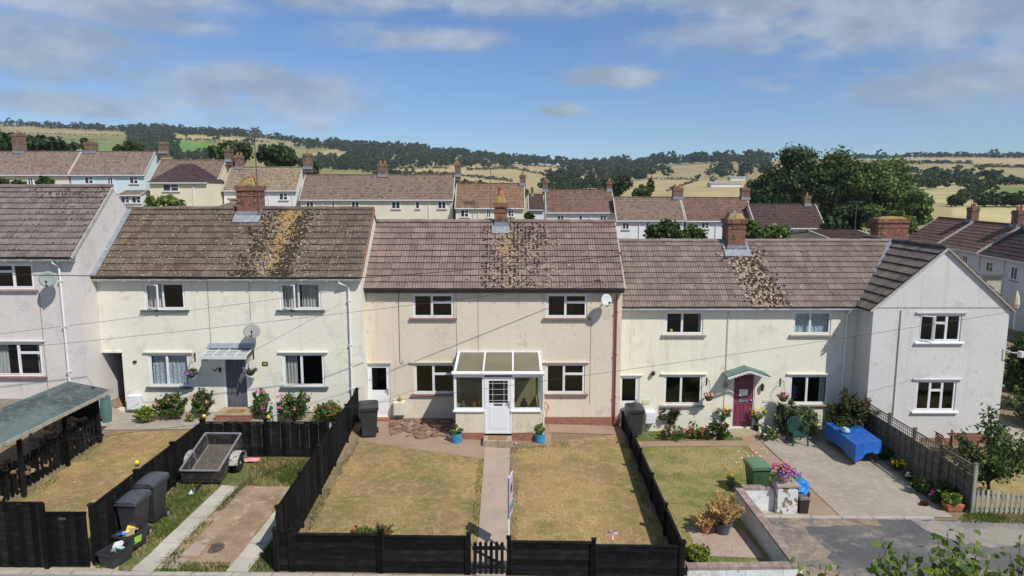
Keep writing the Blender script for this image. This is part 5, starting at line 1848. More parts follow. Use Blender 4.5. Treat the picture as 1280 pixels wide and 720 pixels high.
def panel_fence(label, pts, tops, m, nb=6, short_first=False, group=None):
 """horizontal feather-edge panels between posts along x at one depth; pts = post xs, tops = panel top z"""
 th = thing('panel_fence', (pts[0], FY, ground(pts[0], FY)), label, 'fence', group)
 for (x0, x1), (t0, t1) in zip(zip(pts, pts[1:]), tops):
  b0, b1 = ground(x0, FY) + .03, ground(x1, FY) + .03
  for k in range(nb):
   f0, f1 = k / nb, (k + 1) / nb
   zc0, zc1 = b0 + (t0 - b0) * (f0 + f1) / 2, b1 + (t1 - b1) * (f0 + f1) / 2
   hgt = (t0 - b0) / nb
   plank('fence_board', th, ((x0 + x1) / 2, FY - .012, (zc0 + zc1) / 2), Vector((x1 - x0 - .09, 0, zc1 - zc0)), Vector((0, .016, 0)), Vector((0, .030, hgt + .02)), m)
  plank('cap_rail', th, ((x0 + x1) / 2, FY, (t0 + t1) / 2 + .012), Vector((x1 - x0 - .09, 0, t1 - t0)), Vector((0, .075, 0)), Vector((0, 0, .035)), m)
  for xb in (x0 + .065, x1 - .065):
   tt = t0 if xb < (x0 + x1) / 2 else t1
   bb = b0 if xb < (x0 + x1) / 2 else b1
   plank('panel_batten', th, (xb, FY - .045, (tt + bb) / 2), Vector((.035, 0, 0)), Vector((0, .03, 0)), Vector((0, 0, tt - bb)), m)
 for i, x in enumerate(pts):
  tz = max([tops[j][0] if j == i else tops[j][1] for j in (i - 1, i) if 0 <= j < len(tops)]) + .10
  b = ground(x, FY)
  plank('fence_post', th, (x, FY, (tz + b) / 2 - .05), Vector((.09, 0, 0)), Vector((0, .09, 0)), Vector((0, 0, tz - b + .1)), m)
  plank('post_cap', th, (x, FY, tz + .012), Vector((.12, 0, 0)), Vector((0, .12, 0)), Vector((0, 0, .025)), m)
 return th


FY = 14.72
X = lambda px, y=690: at(px, y, FY).x
BW = M['black_wood']
panel_fence('black panel fence in front of the middle lawn, left of the picket gate', [X(345), X(366), X(476), X(586)], [(.93, .92), (.90, .87), (.85, .81)], BW, group='black front fences of the middle garden')
panel_fence('black panel fence in front of the middle lawn, right of the picket gate', [X(636), X(742), X(853)], [(.72, .67), (.62, .58)], BW, group='black front fences of the middle garden')
# gate
gx0, gx1 = X(590.5), X(631)
gt = thing('picket_gate', (gx0, FY, ground(gx0, FY)), 'black picket gate at the front end of the middle garden path', 'gate')
n = 6
for k in range(n):
 x = gx0 + (gx1 - gx0) * (k + .5) / n
 z0, z1 = -.06, .72 + .02 * math.sin(math.pi * (k + .5) / n)
 mb = MB(); mb.box(x - .037, x + .037, FY - .04, FY - .018, z0, z1 - .04)
 mb.tube([(x, FY - .04, z1 - .04), (x, FY - .018, z1 - .04)], .037, 12)
 mb.build('picket', BW, gt)
for z in (.10, .56):
 plank('gate_rail', gt, ((gx0 + gx1) / 2, FY, z), Vector((gx1 - gx0, 0, 0)), Vector((0, .034, 0)), Vector((0, 0, .08)), BW)
mb = MB(); mb.bar((gx0 + .03, FY + .0, .52), (gx1 - .03, FY + .0, .14), .03, .07, up=(0, -1, 0)); mb.build('gate_brace', BW, gt)

zt_ = 1.45
fence_boards('black board fence between the parking bay and the middle garden', (-5.42, 14.85), (-5.70, 24.2), 1.42, 1.47, BW, lapside=1)
fence_boards('black board fence along the right edge of the middle lawn', (3.98, 14.78), (4.22, 24.9), .60, .37, BW, lapside=-1, bottom=lambda p: -.12 - .10)
fence_boards('black board fence between the left lawn and the parking bay, behind the bins', (-9.72, 14.86), (-9.76, 20.6), 1.46, 1.52, BW, lapside=1)
fence_boards('black board fence across the back of the parking bay behind the trailer', (-9.66, 20.62), (-5.78, 20.62), 1.53, 1.53, BW, lapside=1)
# left front panel + board gate
fx0, fx1 = -15.2, at(56, 660, FY).x
fence_boards('tall black board fence panel in the bottom left corner', (fx0, FY), (fx1, FY), 1.66, 1.66, BW, post=2.4, caps=False, post_proud=0, overlap=.002)
gx0, gx1 = at(58.5, 660, FY).x, at(109, 660, FY).x
gt = thing('board_gate', (gx0, FY, ground(gx0, FY)), 'black boarded garden gate beside the tall corner fence panel', 'gate')
n = 7
for k in range(n):
 w_ = (gx1 - gx0) / n
 plank('gate_board', gt, (gx0 + w_ * (k + .5), FY, .76), Vector((w_ - .008, 0, 0)), Vector((0, .022, 0)), Vector((0, 0, 1.28)), BW)
plank('gate_rail', gt, ((gx0 + gx1) / 2, FY, 1.41), Vector((gx1 - gx0, 0, 0)), Vector((0, .06, 0)), Vector((0, 0, .05)), BW)
q = at(77, 642, FY - .02)
plank('gate_plate', gt, (q.x, FY - .016, 1.28), Vector((.16, 0, 0)), Vector((0, .01, 0)), Vector((0, 0, .05)), M['dark_metal'])
# yellow knobs (solar lights) on post tops
for (p, lab) in (((171, 578), 'yellow ball light on the fence post beside the far wheelie bin'), ((255, 520), 'yellow ball light on the corner post behind the trailer'), ((335.5, 521), 'yellow ball light on the fence post in front of the door step')):
 Yk = 16.8 if p[0] < 200 else 20.65
 q = at(p[0], p[1], Yk) if p[0] > 200 else at(p[0], p[1], 16.75)
 q.z = max(q.z, 1.60)
 t = thing('post_light', (q.x, q.y, q.z - .05), lab, 'garden light', 'yellow ball lights on the black fences')
 mb = MB(); mb.lathe([(.002, -.06), (.045, -.04), (.06, 0), (.045, .04), (.002, .06)], q, 12); mb.build('globe', M['yellow'], t, smooth=True)
 mb = MB(); mb.lathe([(.05, -.10), (.05, -.075), (.03, -.05)], q, 10); mb.build('light_base', M['black'], t)

# wood-store fence: spaced black pickets
def picket_run(label, a, b, h, m, sp, w, name='picket_fence', rails=(.25, .8), th_=.02, z=ground, group=None, posts=2.0, pointed=False, railm=None):
 a, b = Vector((*a, 0)), Vector((*b, 0))
 t = (b - a); ln = t.length; t.normalize(); s = Vector((t.y, -t.x, 0))
 th = thing(name, (a.x, a.y, z(a.x, a.y)), label, 'fence', group)
 n = int(ln / sp)
 rng = random.Random(n)
 for k in range(n):
  p = a + t * (sp * (k + .5))
  zz = z(p.x, p.y) + .03
  hh = h + rng.uniform(-.02, .02)
  plank('picket', th, p + Vector((0, 0, zz + hh / 2)), t * w + Vector((0, 0, rng.uniform(-.004, .004))), s * th_, Vector((0, 0, hh)), m)
 for f in rails:
  za, zb_ = z(a.x, a.y) + h * f, z(b.x, b.y) + h * f
  plank('fence_rail', th, (a + b) / 2 - s * .03 + Vector((0, 0, (za + zb_) / 2)), (b - a) + Vector((0, 0, zb_ - za)), s * .035, Vector((0, 0, .08)), railm or m)
 k = 0
 while k * posts < ln + .1:
  p = a + t * min(ln, k * posts)
  zz = z(p.x, p.y)
  plank('fence_post', th, p - s * .07 + Vector((0, 0, zz + h / 2)), t * .08, s * .08, Vector((0, 0, h + .02)), railm or m)
  k += 1
 return th


picket_run('black picket fence with gaps below the green lean-to roof', (-14.0, 14.9), (-13.62, 21.9), .95, BW, .165, .085)
picket_run('pale weathered picket fence at the right, under the fruit tree', (13.66, 19.08), (18.6, 19.0), .72, M['pale_wood'], .145, .075, rails=(.22, .80), posts=1.9)

# lean-to
t = thing('lean_to_shelter', (-14.0, 18, ground(-14, 18)), 'open lean-to log store with a flat green-grey roof at the left edge', 'shelter')
mb = MB()
ya, yb = 13.4, 21.75
mb.hexa([(-14.75, ya, 2.53), (-13.2, ya, 2.19), (-13.2, yb + .1, 2.17), (-14.55, yb, 2.49), (-14.75, ya, 2.57), (-13.2, ya, 2.225), (-13.2, yb + .1, 2.205), (-14.55, yb, 2.53)])
mb.build('roof', M['felt_teal'], t)
mb = MB(); mb.bar((-13.19, ya, 2.19), (-13.19, yb + .1, 2.17), .03, .10); mb.build('edge_trim', M['pale_wood'], t)
for y in (14.2, 16.1, 18.0, 19.9, 21.55):
 plank('roof_post', t, (-13.55, y, (2.15 + ground(-13.6, y)) / 2), Vector((.09, 0, 0)), Vector((0, .09, 0)), Vector((0, 0, 2.15 - ground(-13.6, y))), BW)
 plank('rafter', t, (-13.95, y, 2.20), Vector((1.5, 0, -.33)), Vector((0, .05, 0)), Vector((0, 0, .10)), BW)
plank('end_panel', t, (-14.15, 21.65, 1.5), Vector((1.0, 0, 0)), Vector((0, .03, 0)), Vector((0, 0, 1.7)), BW)
LG = MB(); LG.tube([(0, -.18, 0), (0, .18, 0)], .07, 7)
me = bpy.data.meshes.new('split_log'); me.from_pydata(LG.v, [], LG.f); me.materials.append(M['logs'])
lg = thing('log_pile', (-14.2, 18.6, ground(-14.2, 18.6)), 'pile of split firewood logs under the green lean-to roof', 'firewood')
rng = random.Random(4)
for k in range(240):
 y = rng.uniform(15.0, 21.3)
 hmax = .55 + .55 * (math.sin(y * 1.9) * .5 + .5)
 z = ground(-14.2, y) + .1 + hmax * rng.random() ** .7
 o = bpy.data.objects.new('log', me); COL.objects.link(o); o.parent = lg
 o.matrix_parent_inverse = WM[lg.name].inverted()
 o.matrix_basis = Matrix.Translation((rng.uniform(-14.45, -13.85), y, z)) @ Matrix.Rotation(rng.uniform(0, 3.1), 4, 'Z') @ Matrix.Rotation(rng.uniform(-.5, .5), 4, 'X') @ Matrix.Diagonal((rng.uniform(.6, 1.2), rng.uniform(.8, 1.1), rng.uniform(.6, 1.1), 1))

# trellis-topped fence
TA, TB = Vector((13.62, 19.12, 0)), Vector((13.62, 25.25, 0))
tf = thing('trellis_fence', (13.62, 19.12, ground(13.6, 19.1)), 'weathered grey lap fence with lattice trellis top beside the concrete drive', 'fence')
np_ = 4
ztop = .70
GW = M['grey_wood']
for i in range(np_):
 y0, y1 = TA.y + (TB.y - TA.y) * i / np_ + .05, TA.y + (TB.y - TA.y) * (i + 1) / np_ - .05
 zb0 = ground(13.6, y0) + .04
 zt0 = ztop - .34
 nb = 9
 for k in range(nb):
  z = zb0 + (zt0 - zb0) * (k + .5) / nb
  plank('lap_slat', tf, (13.60, (y0 + y1) / 2, z), Vector((.03, 0, .0)) + Vector((0, 0, 0)), Vector((0, y1 - y0, random.uniform(-.006, .006))), Vector((.022, 0, (zt0 - zb0) / nb + .015)), GW)
 for k in range(5):
  y = y0 + (y1 - y0) * k / 4
  plank('batten', tf, (13.565, y, (zb0 + zt0) / 2), Vector((.03, 0, 0)), Vector((0, .045, 0)), Vector((0, 0, zt0 - zb0)), GW)
 plank('top_rail', tf, (13.59, (y0 + y1) / 2, zt0 + .02), Vector((.05, 0, 0)), Vector((0, y1 - y0, 0)), Vector((0, 0, .035)), GW)
 plank('top_rail', tf, (13.59, (y0 + y1) / 2, ztop), Vector((.05, 0, 0)), Vector((0, y1 - y0, 0)), Vector((0, 0, .03)), GW)
 for k in range(12):
  y = y0 + (y1 - y0) * (k + .5) / 12
  plank('trellis_strip', tf, (13.585, y, ztop - .165), Vector((.012, 0, 0)), Vector((0, .022, 0)), Vector((0, 0, .33)), GW)
 for k in (1, 2):
  plank('trellis_strip', tf, (13.60, (y0 + y1) / 2, ztop - .33 + .11 * k + .01), Vector((.012, 0, 0)), Vector((0, y1 - y0, 0)), Vector((0, 0, .022)), GW)
for i in range(np_ + 1):
 y = TA.y + (TB.y - TA.y) * i / np_
 z0, z1 = ground(13.6, y) - .1, ztop + .07
 plank('fence_post', tf, (13.62, y, (z0 + z1) / 2), Vector((.09, 0, 0)), Vector((0, .09, 0)), Vector((0, 0, z1 - z0)), M['pale_wood'] if i == 0 else GW)
 plank('post_cap', tf, (13.62, y, z1 + .012), Vector((.12, 0, 0)), Vector((0, .12, 0)), Vector((0, 0, .022)), GW)

# ================================================================ LOW BLOCK WALL
wl_ = thing('block_wall', (6.72, 17, ground(6.7, 17)), 'low white painted block wall with brick coping round the plum door garden', 'wall')


def block_run(a, b, ztop, zbot, parent, th=.20, bl=.45, bh=.225, cop=True):
 a, b = Vector(a), Vector(b)
 t = (b - a); ln = t.length; t.normalize(); s = Vector((t.y, -t.x))
 rows = int(math.ceil((ztop - zbot) / bh))
 for r in range(rows):
  z = ztop - .06 - bh * (r + .5)
  d = -(bl / 2) * (r % 2)
  while d < ln - .02:
   d0, d1 = max(0, d), min(ln, d + bl)
   if d1 - d0 > .05:
    c = a + t * (d0 + d1) / 2 + s * random.uniform(-.004, .004)
    plank('block', parent, (c.x, c.y, z), Vector((*(t * (d1 - d0 - .008)), 0)), Vector((*(s * th), 0)), Vector((0, 0, bh - .008)), M['white_block'])
   d += bl
 c = (a + b) / 2
 plank('mortar_core', parent, (c.x, c.y, (ztop + zbot) / 2 - .05), Vector((*(t * (ln - .01)), 0)), Vector((*(s * (th - .014)), 0)), Vector((0, 0, ztop - zbot - .02)), M['white_block'])
 if cop:
  n = int(ln / .23)
  for k in range(n):
   c = a + t * (ln * (k + .5) / n)
   plank('coping_brick', parent, (c.x, c.y, ztop - .03), Vector((*(t * (ln / n - .008)), 0)), Vector((*(s * (th + .03)), 0)), Vector((0, 0, .06)), M['coping'])


block_run((6.72, 19.2), (6.72, 15.05), .0, -.95, wl_)
block_run((6.82, 15.05), (4.1, 15.0), -.02, -.8, wl_)
block_run((6.84, 19.30), (7.78, 19.30), -.0, -.95, wl_)
pl = thing('gate_pillar', (8.1, 19.25, ground(8.1, 19.2)), 'square white pillar with peeling paint at the end of the low wall', 'pillar')
mb = MB(); mb.box(7.80, 8.40, 19.0, 19.5, -1.0, .10); mb.build('shaft', M['peeling'], pl, bevel=.015)
mb = MB(); mb.box(7.76, 8.44, 18.96, 19.54, .101, .17); mb.build('cap_slab', M['concrete'], pl, bevel=.012)

# ================================================================ WHEELIE BINS
def make_bin(label, loc, rz, body, lid, sc=1.0, group='wheelie bins', panel=None):
 t = thing('wheelie_bin', (0, 0, 0), label, 'bin', group)
 mb = MB()
 # body, wheels at +y
 mb.hexa([(-.22, -.24, .06), (.22, -.24, .06), (.22, .20, .10), (-.22, .20, .10), (-.285, -.34, .98), (.285, -.34, .98), (.285, .34, .98), (-.285, .34, .98)])
 mb.build('body', body, t, bevel=.02)
 mb = MB()
 mb.hexa([(-.30, -.36, .93), (.30, -.36, .93), (.30, .36, .93), (-.30, .36, .93), (-.305, -.365, .985), (.305, -.365, .985), (.305, .365, .985), (-.305, .365, .985)])
 mb.build('rim', body, t, bevel=.008)
 mb = MB()
 n = 6
 vs = []
 for i in range(n + 1):
  y = -.385 + .77 * i / n
  z = 1.0 + .075 * math.sin(math.pi * min(1, (i + .8) / n * .62))
  for x, dz in ((-.31, -.02), (-.25, .012), (0, .022), (.25, .012), (.31, -.02)):
   vs.append((x, y, z + dz))
 fs = [(i * 5 + k, i * 5 + k + 1, (i + 1) * 5 + k + 1, (i + 1) * 5 + k) for i in range(n) for k in range(4)]
 mb.raw(vs, fs)
 mb.poly([(-.31, -.385, .955), (.31, -.385, .955), (.31, -.385, vs[4][2]), (0, -.385, vs[2][2]), (-.31, -.385, vs[0][2])])
 for sx_ in (-1, 1):
  for i in range(n):
   a_ = (sx_ * .31, -.385 + .77 * i / n); b_ = (sx_ * .31, -.385 + .77 * (i + 1) / n)
   mb.poly([(a_[0], a_[1], .955), (b_[0], b_[1], .955), (b_[0], b_[1], vs[(i + 1) * 5][2]), (a_[0], a_[1], vs[i * 5][2])])
 mb.poly([(-.31, .385, .955), (.31, .385, .955), (.31, .385, vs[-1][2]), (-.31, .385, vs[-5][2])])
 mb.build('lid', lid, t)
 mb = MB(); mb.tube([(-.22, .38, 1.0), (-.22, .45, .98), (.22, .45, .98), (.22, .38, 1.0)], .018, 8); mb.build('handle', body, t)
 for s in (-1, 1):
  mb = MB(); mb.tube([(s * .22, .24, .10), (s * .29, .24, .10)], .10, 16); w = mb.build('wheel', M['rubber'], t)
  mb = MB(); mb.tube([(s * .285, .24, .10), (s * .295, .24, .10)], .055, 12); mb.build('hub', M['lead'], w)
 if panel:
  mb = MB(); mb.poly([(-.15, -.331 + .03, .35), (.15, -.331 + .03, .35), (.17, -.356, .75), (-.17, -.356, .75)]); mb.build('front_sticker', panel, t)
 t.location = loc; t.rotation_euler = (0, 0, rz); t.scale = sc if isinstance(sc, tuple) else (sc, sc, sc)
 return t


p = ong(164, 668)
make_bin('black wheelie bin nearest the recycling boxes', (-9.36, 15.98, ground(-9.3, 16)), R(-3), M['bin_black'], M['bin_lid'], (.84, .92, 1.08), 'black wheelie bins')
make_bin('black wheelie bin nearest the trailer, second of the pair', (-9.36, 16.86, ground(-9.3, 16.9)), R(-6), M['bin_black'], M['bin_lid'], (.86, .94, 1.10), 'black wheelie bins')
q = ong(460, 548)
make_bin('black wheelie bin by the white side door of the middle house', (q.x, q.y + .25, ground(q.x, q.y)), R(12), M['bin_black'], M['bin_black'], 1.10, 'black wheelie bins')
q = ong(794, 551)
make_bin('black wheelie bin below the side door of the pale yellow house', (q.x + .05, q.y + .5, -.82), R(0), M['bin_black'], M['bin_black'], 1.08, 'black wheelie bins')
q = ong(946, 606)
q = at(946, 600, 20.4)
make_bin('green wheelie bin standing behind the low white wall', (q.x, 20.4, ground(q.x, 20.4)), R(4), M['bin_green'], mat('green_bin_lid', (.105, .19, .105), .45, spec=.5), 1.0, 'wheelie bins')


def tub(label, c, rz, w, d, h, m, items, group, z0=None):
 """open recycling box with things in it"""
 t = thing('recycling_box', (0, 0, 0), label, 'recycling box', group)
 mb = MB()
 ww, dd = w / 2, d / 2
 k = .86
 o_ = [(-ww * k, -dd * k, 0), (ww * k, -dd * k, 0), (ww * k, dd * k, 0), (-ww * k, dd * k, 0), (-ww, -dd, h), (ww, -dd, h), (ww, dd, h), (-ww, dd, h)]
 i_ = [(-ww * k + .02, -dd * k + .02, .02), (ww * k - .02, -dd * k + .02, .02), (ww * k - .02, dd * k - .02, .02), (-ww * k + .02, dd * k - .02, .02), (-ww + .02, -dd + .02, h), (ww - .02, -dd + .02, h), (ww - .02, dd - .02, h), (-ww + .02, dd - .02, h)]
 mb.raw(o_ + i_, [(3, 2, 1, 0), (0, 1, 5, 4), (1, 2, 6, 5), (2, 3, 7, 6), (3, 0, 4, 7), (8, 9, 10, 11), (8, 12, 13, 9), (9, 13, 14, 10), (10, 14, 15, 11), (11, 15, 12, 8), (4, 5, 13, 12), (5, 6, 14, 13), (6, 7, 15, 14), (7, 4, 12, 15)])
 mb.build('tub', m, t)
 mb = MB(); framebox2 = [((-ww - .02, -dd - .02), (ww + .02, -dd - .02)), ((ww + .02, -dd - .02), (ww + .02, dd + .02)), ((ww + .02, dd + .02), (-ww - .02, dd + .02)), ((-ww - .02, dd + .02), (-ww - .02, -dd - .02))]
 for a_, b_ in framebox2:
  mb.bar((*a_, h - .005), (*b_, h - .005), .03, .035)
 mb.build('rim', m, t)
 t.location = c; t.rotation_euler = (0, 0, rz)
 # contents lie in the box: things of their own
 rng = random.Random(int(abs(c[0]) * 100))
 for j, (nm, lab, cat, mm, shape) in enumerate(items):
  lx, ly = rng.uniform(-ww * .6, ww * .6), rng.uniform(-dd * .5, dd * .5)
  z = h - .06 + rng.uniform(-.02, .06)
  mb = MB()
  if shape == 'bottle':
   r_ = .045
   mb.lathe([(r_ * .8, -.11), (r_, -.10), (r_, .04), (r_ * .4, .09), (r_ * .4, .13)], (0, 0, 0), 10)
  elif shape == 'can':
   mb.lathe([(.034, -.06), (.037, -.05), (.037, .05), (.033, .06)], (0, 0, 0), 10)
  elif shape == 'tubs':
   mb.lathe([(.05, -.05), (.07, .05), (.074, .055), (.06, .05), (.045, -.03)], (0, 0, 0), 12)
  else:
   ssx, ssy, ssz = rng.uniform(.09, .15), rng.uniform(.06, .1), rng.uniform(.02, .05)
   mb.raw([(-ssx, -ssy, -ssz), (ssx, -ssy * .8, -ssz * .6), (ssx * .9, ssy, -ssz), (-ssx * .8, ssy, -ssz * .7), (-ssx, -ssy * .9, ssz), (ssx * .8, -ssy, ssz * 1.2), (ssx, ssy * .9, ssz), (-ssx * .9, ssy, ssz * .8)],
     [(3, 2, 1, 0), (4, 5, 6, 7), (0, 1, 5, 4), (1, 2, 6, 5), (2, 3, 7, 6), (3, 0, 4, 7)])
  o = mb.build(nm, mm, None, smooth=False, bevel=.004)
  wp = Matrix.Translation(Vector(c)) @ Matrix.Rotation(rz, 4, 'Z') @ Vector((lx, ly, z))
  o.location = wp
  o.rotation_euler = (rng.uniform(-1.5, 1.5) if shape in ('bottle', 'can') else rng.uniform(-.3, .3), rng.uniform(-.6, .6), rng.uniform(0, 6))
  tag(o, lab, cat, 'recycling in the boxes by the left fence')
 return t


clr = mat('clear_green_plastic', (.35, .60, .50), .3); blu = mat('blue_carton', (.05, .22, .62), .5); brn = mat('brown_card', (.36, .24, .13), .8); org = mat('orange_carton', (.8, .28, .02), .5)
tub('open black recycling box of bottles nearest the pavement', (-9.28, 14.98, ground(-9.3, 15) + .02), R(74), .62, .42, .36, M['bin_black'],
 [('bottle', 'pale green plastic bottle in the nearer recycling box', 'bottle', clr, 'bottle'), ('bottle', 'milky white plastic bottle in the nearer recycling box', 'bottle', M['paper'], 'bottle'),
  ('carton', 'small white carton in the nearer recycling box', 'carton', M['paper'], 'carton'), ('food_tub', 'white food tub in the nearer recycling box', 'food tub', M['paper'], 'tubs'),
  ('drinks_can', 'bare metal drinks can in the nearer recycling box', 'can', M['steel'], 'can')], 'recycling boxes')
t = tub('heaped recycling box of card and cartons with a green label', (-9.22, 15.52, ground(-9.3, 15.6) + .10), R(74), .62, .42, .38, M['bin_black'],
  [('carton', 'blue carton on the heaped recycling box', 'carton', blu, 'carton'), ('card_piece', 'flattened brown card on the heaped recycling box', 'cardboard', brn, 'carton'), ('carton', 'bright yellow carton on the heaped recycling box', 'carton', M['yellow'], 'carton'),
   ('paper_bundle', 'crumpled white paper on the heaped recycling box', 'paper', M['paper'], 'carton'), ('food_tub', 'light blue food tub on the heaped recycling box', 'food tub', mat('light_blue_tub', (.2, .5, .75), .4), 'tubs'), ('card_box', 'small tan card box on the heaped recycling box', 'cardboard', mat('tan_card', (.5, .38, .22), .8), 'carton')], 'recycling boxes')
mb = MB(); mb.poly([(-.12, -.205, .12), (.10, -.207, .12), (.12, -.215, .28), (-.10, -.214, .30)])
o = mb.build('box_label', mat('lime_label', (.25, .55, .05), .5), None); o.parent = t; regchild(t, o)

# ================================================================ TRAILER
tr = thing('car_trailer', (-8.6, 19.3, ground(-8.6, 19.3)), 'old open box trailer tipped forward in the parking bay', 'trailer')
n0, n1 = at(224.5, 587.5, 18.62), at(273, 588.7, 18.62)
f0, f1 = at(258.5, 541.5, 20.3), at(300.5, 541.5, 20.3)
n0.z = n1.z = (n0.z + n1.z) / 2
f0.z = f1.z = (f0.z + f1.z) / 2
fw = (f1 - f0).length
vx = Vector((1, 0, 0)); vl = (f0 - n0)
vl = ((f0 + f1) / 2 - (n0 + n1) / 2)
wdt = (n1 - n0).length
vl.x *= .6
TL = vl.length; vl.normalize()
vx = (Vector((1, 0, 0)) - vl * vl.x).normalized()
vn = vx.cross(vl)
O = n0
dep = .40


def T(u, v, w):
 return O + vx * u + vl * v + vn * w


def tpanel(name, u0, u1, v0, v1, w0, w1, m, bevel=0):
 mb = MB(); mb.hexa([T(u0, v0, w0), T(u1, v0, w0), T(u1, v1, w0), T(u0, v1, w0), T(u0, v0, w1), T(u1, v0, w1), T(u1, v1, w1), T(u0, v1, w1)])
 return mb.build(name, m, tr, bevel=bevel)


tpanel('floor', 0, wdt, 0, TL, -dep - .02, -dep, M['trailer_floor'])
tpanel('front_panel', 0, wdt, 0, .025, -dep, -.02, M['trailer_side'])
tpanel('tailboard', 0, wdt, TL - .025, TL, -dep, -.02, M['trailer_side'])
tpanel('side_panel', 0, .025, .026, TL - .026, -dep, -.02, M['trailer_side'])
tpanel('side_panel', wdt - .025, wdt, .026, TL - .026, -dep, -.02, M['trailer_side'])
mb = MB()
for (a_, b_) in (((0, 0), (wdt, 0)), ((wdt, 0), (wdt, TL)), ((wdt, TL), (0, TL)), ((0, TL), (0, 0))):
 mb.bar(T(a_[0], a_[1], 0), T(b_[0], b_[1], 0), .045, .035, up=tuple(vn))
for u, v in ((.02, .02), (wdt - .02, .02), (.02, TL - .02), (wdt - .02, TL - .02), (.02, TL / 2), (wdt - .02, TL / 2)):
 mb.bar(T(u, v, -.01), T(u, v, -dep), .035, .035)
mb.build('rim_frame', M['steel'], tr)
mb = MB(); mb.bar(T(.05, .05, -dep + .005), T(.05, TL - .05, -dep + .005), .03, .02); mb.bar(T(wdt - .05, .05, -dep + .005), T(wdt - .05, TL - .05, -dep + .005), .03, .02); mb.build('floor_edging', M['steel'], tr)
for s, u in ((1, wdt + .13), (-1, -.13)):
 wc = T(u, TL * .55, -dep - .06)
 wc.z = ground(wc.x, wc.y) + .27
 mb = MB(); mb.lathe([(.17, -.07), (.25, -.075), (.27, -.05), (.27, .05), (.25, .075), (.17, .07)], (0, 0, 0), 20)
 w = MB(); w.raw([(wc.x + z, wc.y + x, wc.z + y) for (x, y, z) in mb.v], mb.f)
 wo_ = w.build('wheel', M['rubber'], tr)
 mb = MB(); mb.tube([wc - Vector((.05, 0, 0)), wc + Vector((.05, 0, 0))], .165, 14); mb.tube([wc, wc + Vector((s * .075, 0, 0))], .05, 10); mb.build('rim', M['mudguard'], wo_)
 g = MB(); n = 6
 pr = []
 for k in range(n + 1):
  a = math.pi * (1.0 - k / n)
  pr.append((math.cos(a) * .36, math.sin(a) * .30 + .04))
 for k in range(n):
  (ya_, za_), (yb_, zb2) = pr[k], pr[k + 1]
  g.hexa([(wc.x - .13, wc.y + ya_, wc.z + za_), (wc.x + .13, wc.y + ya_, wc.z + za_), (wc.x + .13, wc.y + yb_, wc.z + zb2), (wc.x - .13, wc.y + yb_, wc.z + zb2),
    (wc.x - .13, wc.y + ya_ * 1.05, wc.z + za_ + .02), (wc.x + .13, wc.y + ya_ * 1.05, wc.z + za_ + .02), (wc.x + .13, wc.y + yb_ * 1.05, wc.z + zb2 + .02), (wc.x - .13, wc.y + yb_ * 1.05, wc.z + zb2 + .02)])
 g.build('mudguard', M['mudguard'], tr)
mb = MB(); mb.bar(T(wdt / 2, .3, -dep - .05), T(wdt / 2, -.45, -dep + .02), .06, .05); mb.tube([T(wdt / 2, -.4, -dep + .1), T(wdt / 2, -.5, -dep + .04)], .05, 8); mb.build('drawbar', M['black'], tr)
q = ong(352, 576)
mb = MB(); q = ong(315, 577)
n = 9
vs = [(q.x + .35 * math.cos(6.28 * k / n) * random.uniform(.6, 1.1), q.y + .18 * math.sin(6.28 * k / n), q.z + .05 + .03 * (k % 2)) for k in range(n)] + [(q.x, q.y, q.z + .12)]
mb.raw(vs, [(k, (k + 1) % n, n) for k in range(n)])
tag(mb.build('cloth', mat('pink_cloth', (.68, .30, .33), .9)), 'crumpled pink cloth on the grass beside the trailer wheel', 'cloth')
q = ong(304, 560); mb = MB(); mb.taper(q.x - .03, q.y + .25, q.z + .05, q.z + .62, .22, .22, .34, .30); mb.lathe([(.17, .6), (.18, .66), (.05, .7)], (q.x - .03, q.y + .25, q.z), 10)
tag(mb.build('storage_tub', mat('navy_tub', (.02, .035, .07), .5), bevel=.02), 'dark navy tub standing behind the trailer wheel', 'tub')
q = ong(239, 618); mb = MB()
mb.raw([(q.x - .1, q.y, q.z + .03), (q.x, q.y - .12, q.z + .05), (q.x + .1, q.y, q.z + .03), (q.x + .02, q.y + .15, q.z + .05), (q.x, q.y, q.z + .13)], [(0, 1, 4), (1, 2, 4), (2, 3, 4), (3, 0, 4)])
tag(mb.build('litter', mat('pale_blue_wrapper', (.45, .62, .66), .5)), 'crumpled pale blue wrapper in the grass by the trailer', 'litter')

# ================================================================ PORCH
po = thing('glazed_porch', (-.5, 24, 0), 'white glazed lean-to porch on rendered dwarf walls at the middle house', 'porch')
pY = 23.1
pxl, pxr = at(567.5, 500, pY).x, at(678, 500, pY).x
zs_ = at(600, 513, pY).z          # sill
zg = at(600, 466, pY).z           # gutter level
dxl, dxr = at(606, 520, pY).x, at(640, 520, pY).x
zd0, zd1 = at(620, 542, pY).z, at(620, 471.5, pY).z
# dwarf walls: rendered over a brick plinth
for a_, b_ in ((pxl + .05, dxl - .01), (dxr + .01, pxr - .05)):
 mb = MB(); mb.box(a_, b_, pY + .02, pY + .14, .28, zs_); mb.build('dwarf_wall', M['wall_porch'], po)
 mb = MB(); mb.box(a_ - .02, b_, pY, pY + .16, -.25, .279); mb.build('brick_plinth', M['brick'], po)
for xs_ in (pxl + .05, pxr - .17):
 mb = MB(); mb.box(xs_, xs_ + .12, pY + .141, h3.Y - .003, .28, zs_); mb.build('dwarf_wall', M['wall_porch'], po)
 mb = MB(); mb.box(xs_ - .02, xs_ + .14, pY + .161, h3.Y - .038, -.25, .279); mb.build('brick_plinth', M['brick'], po)
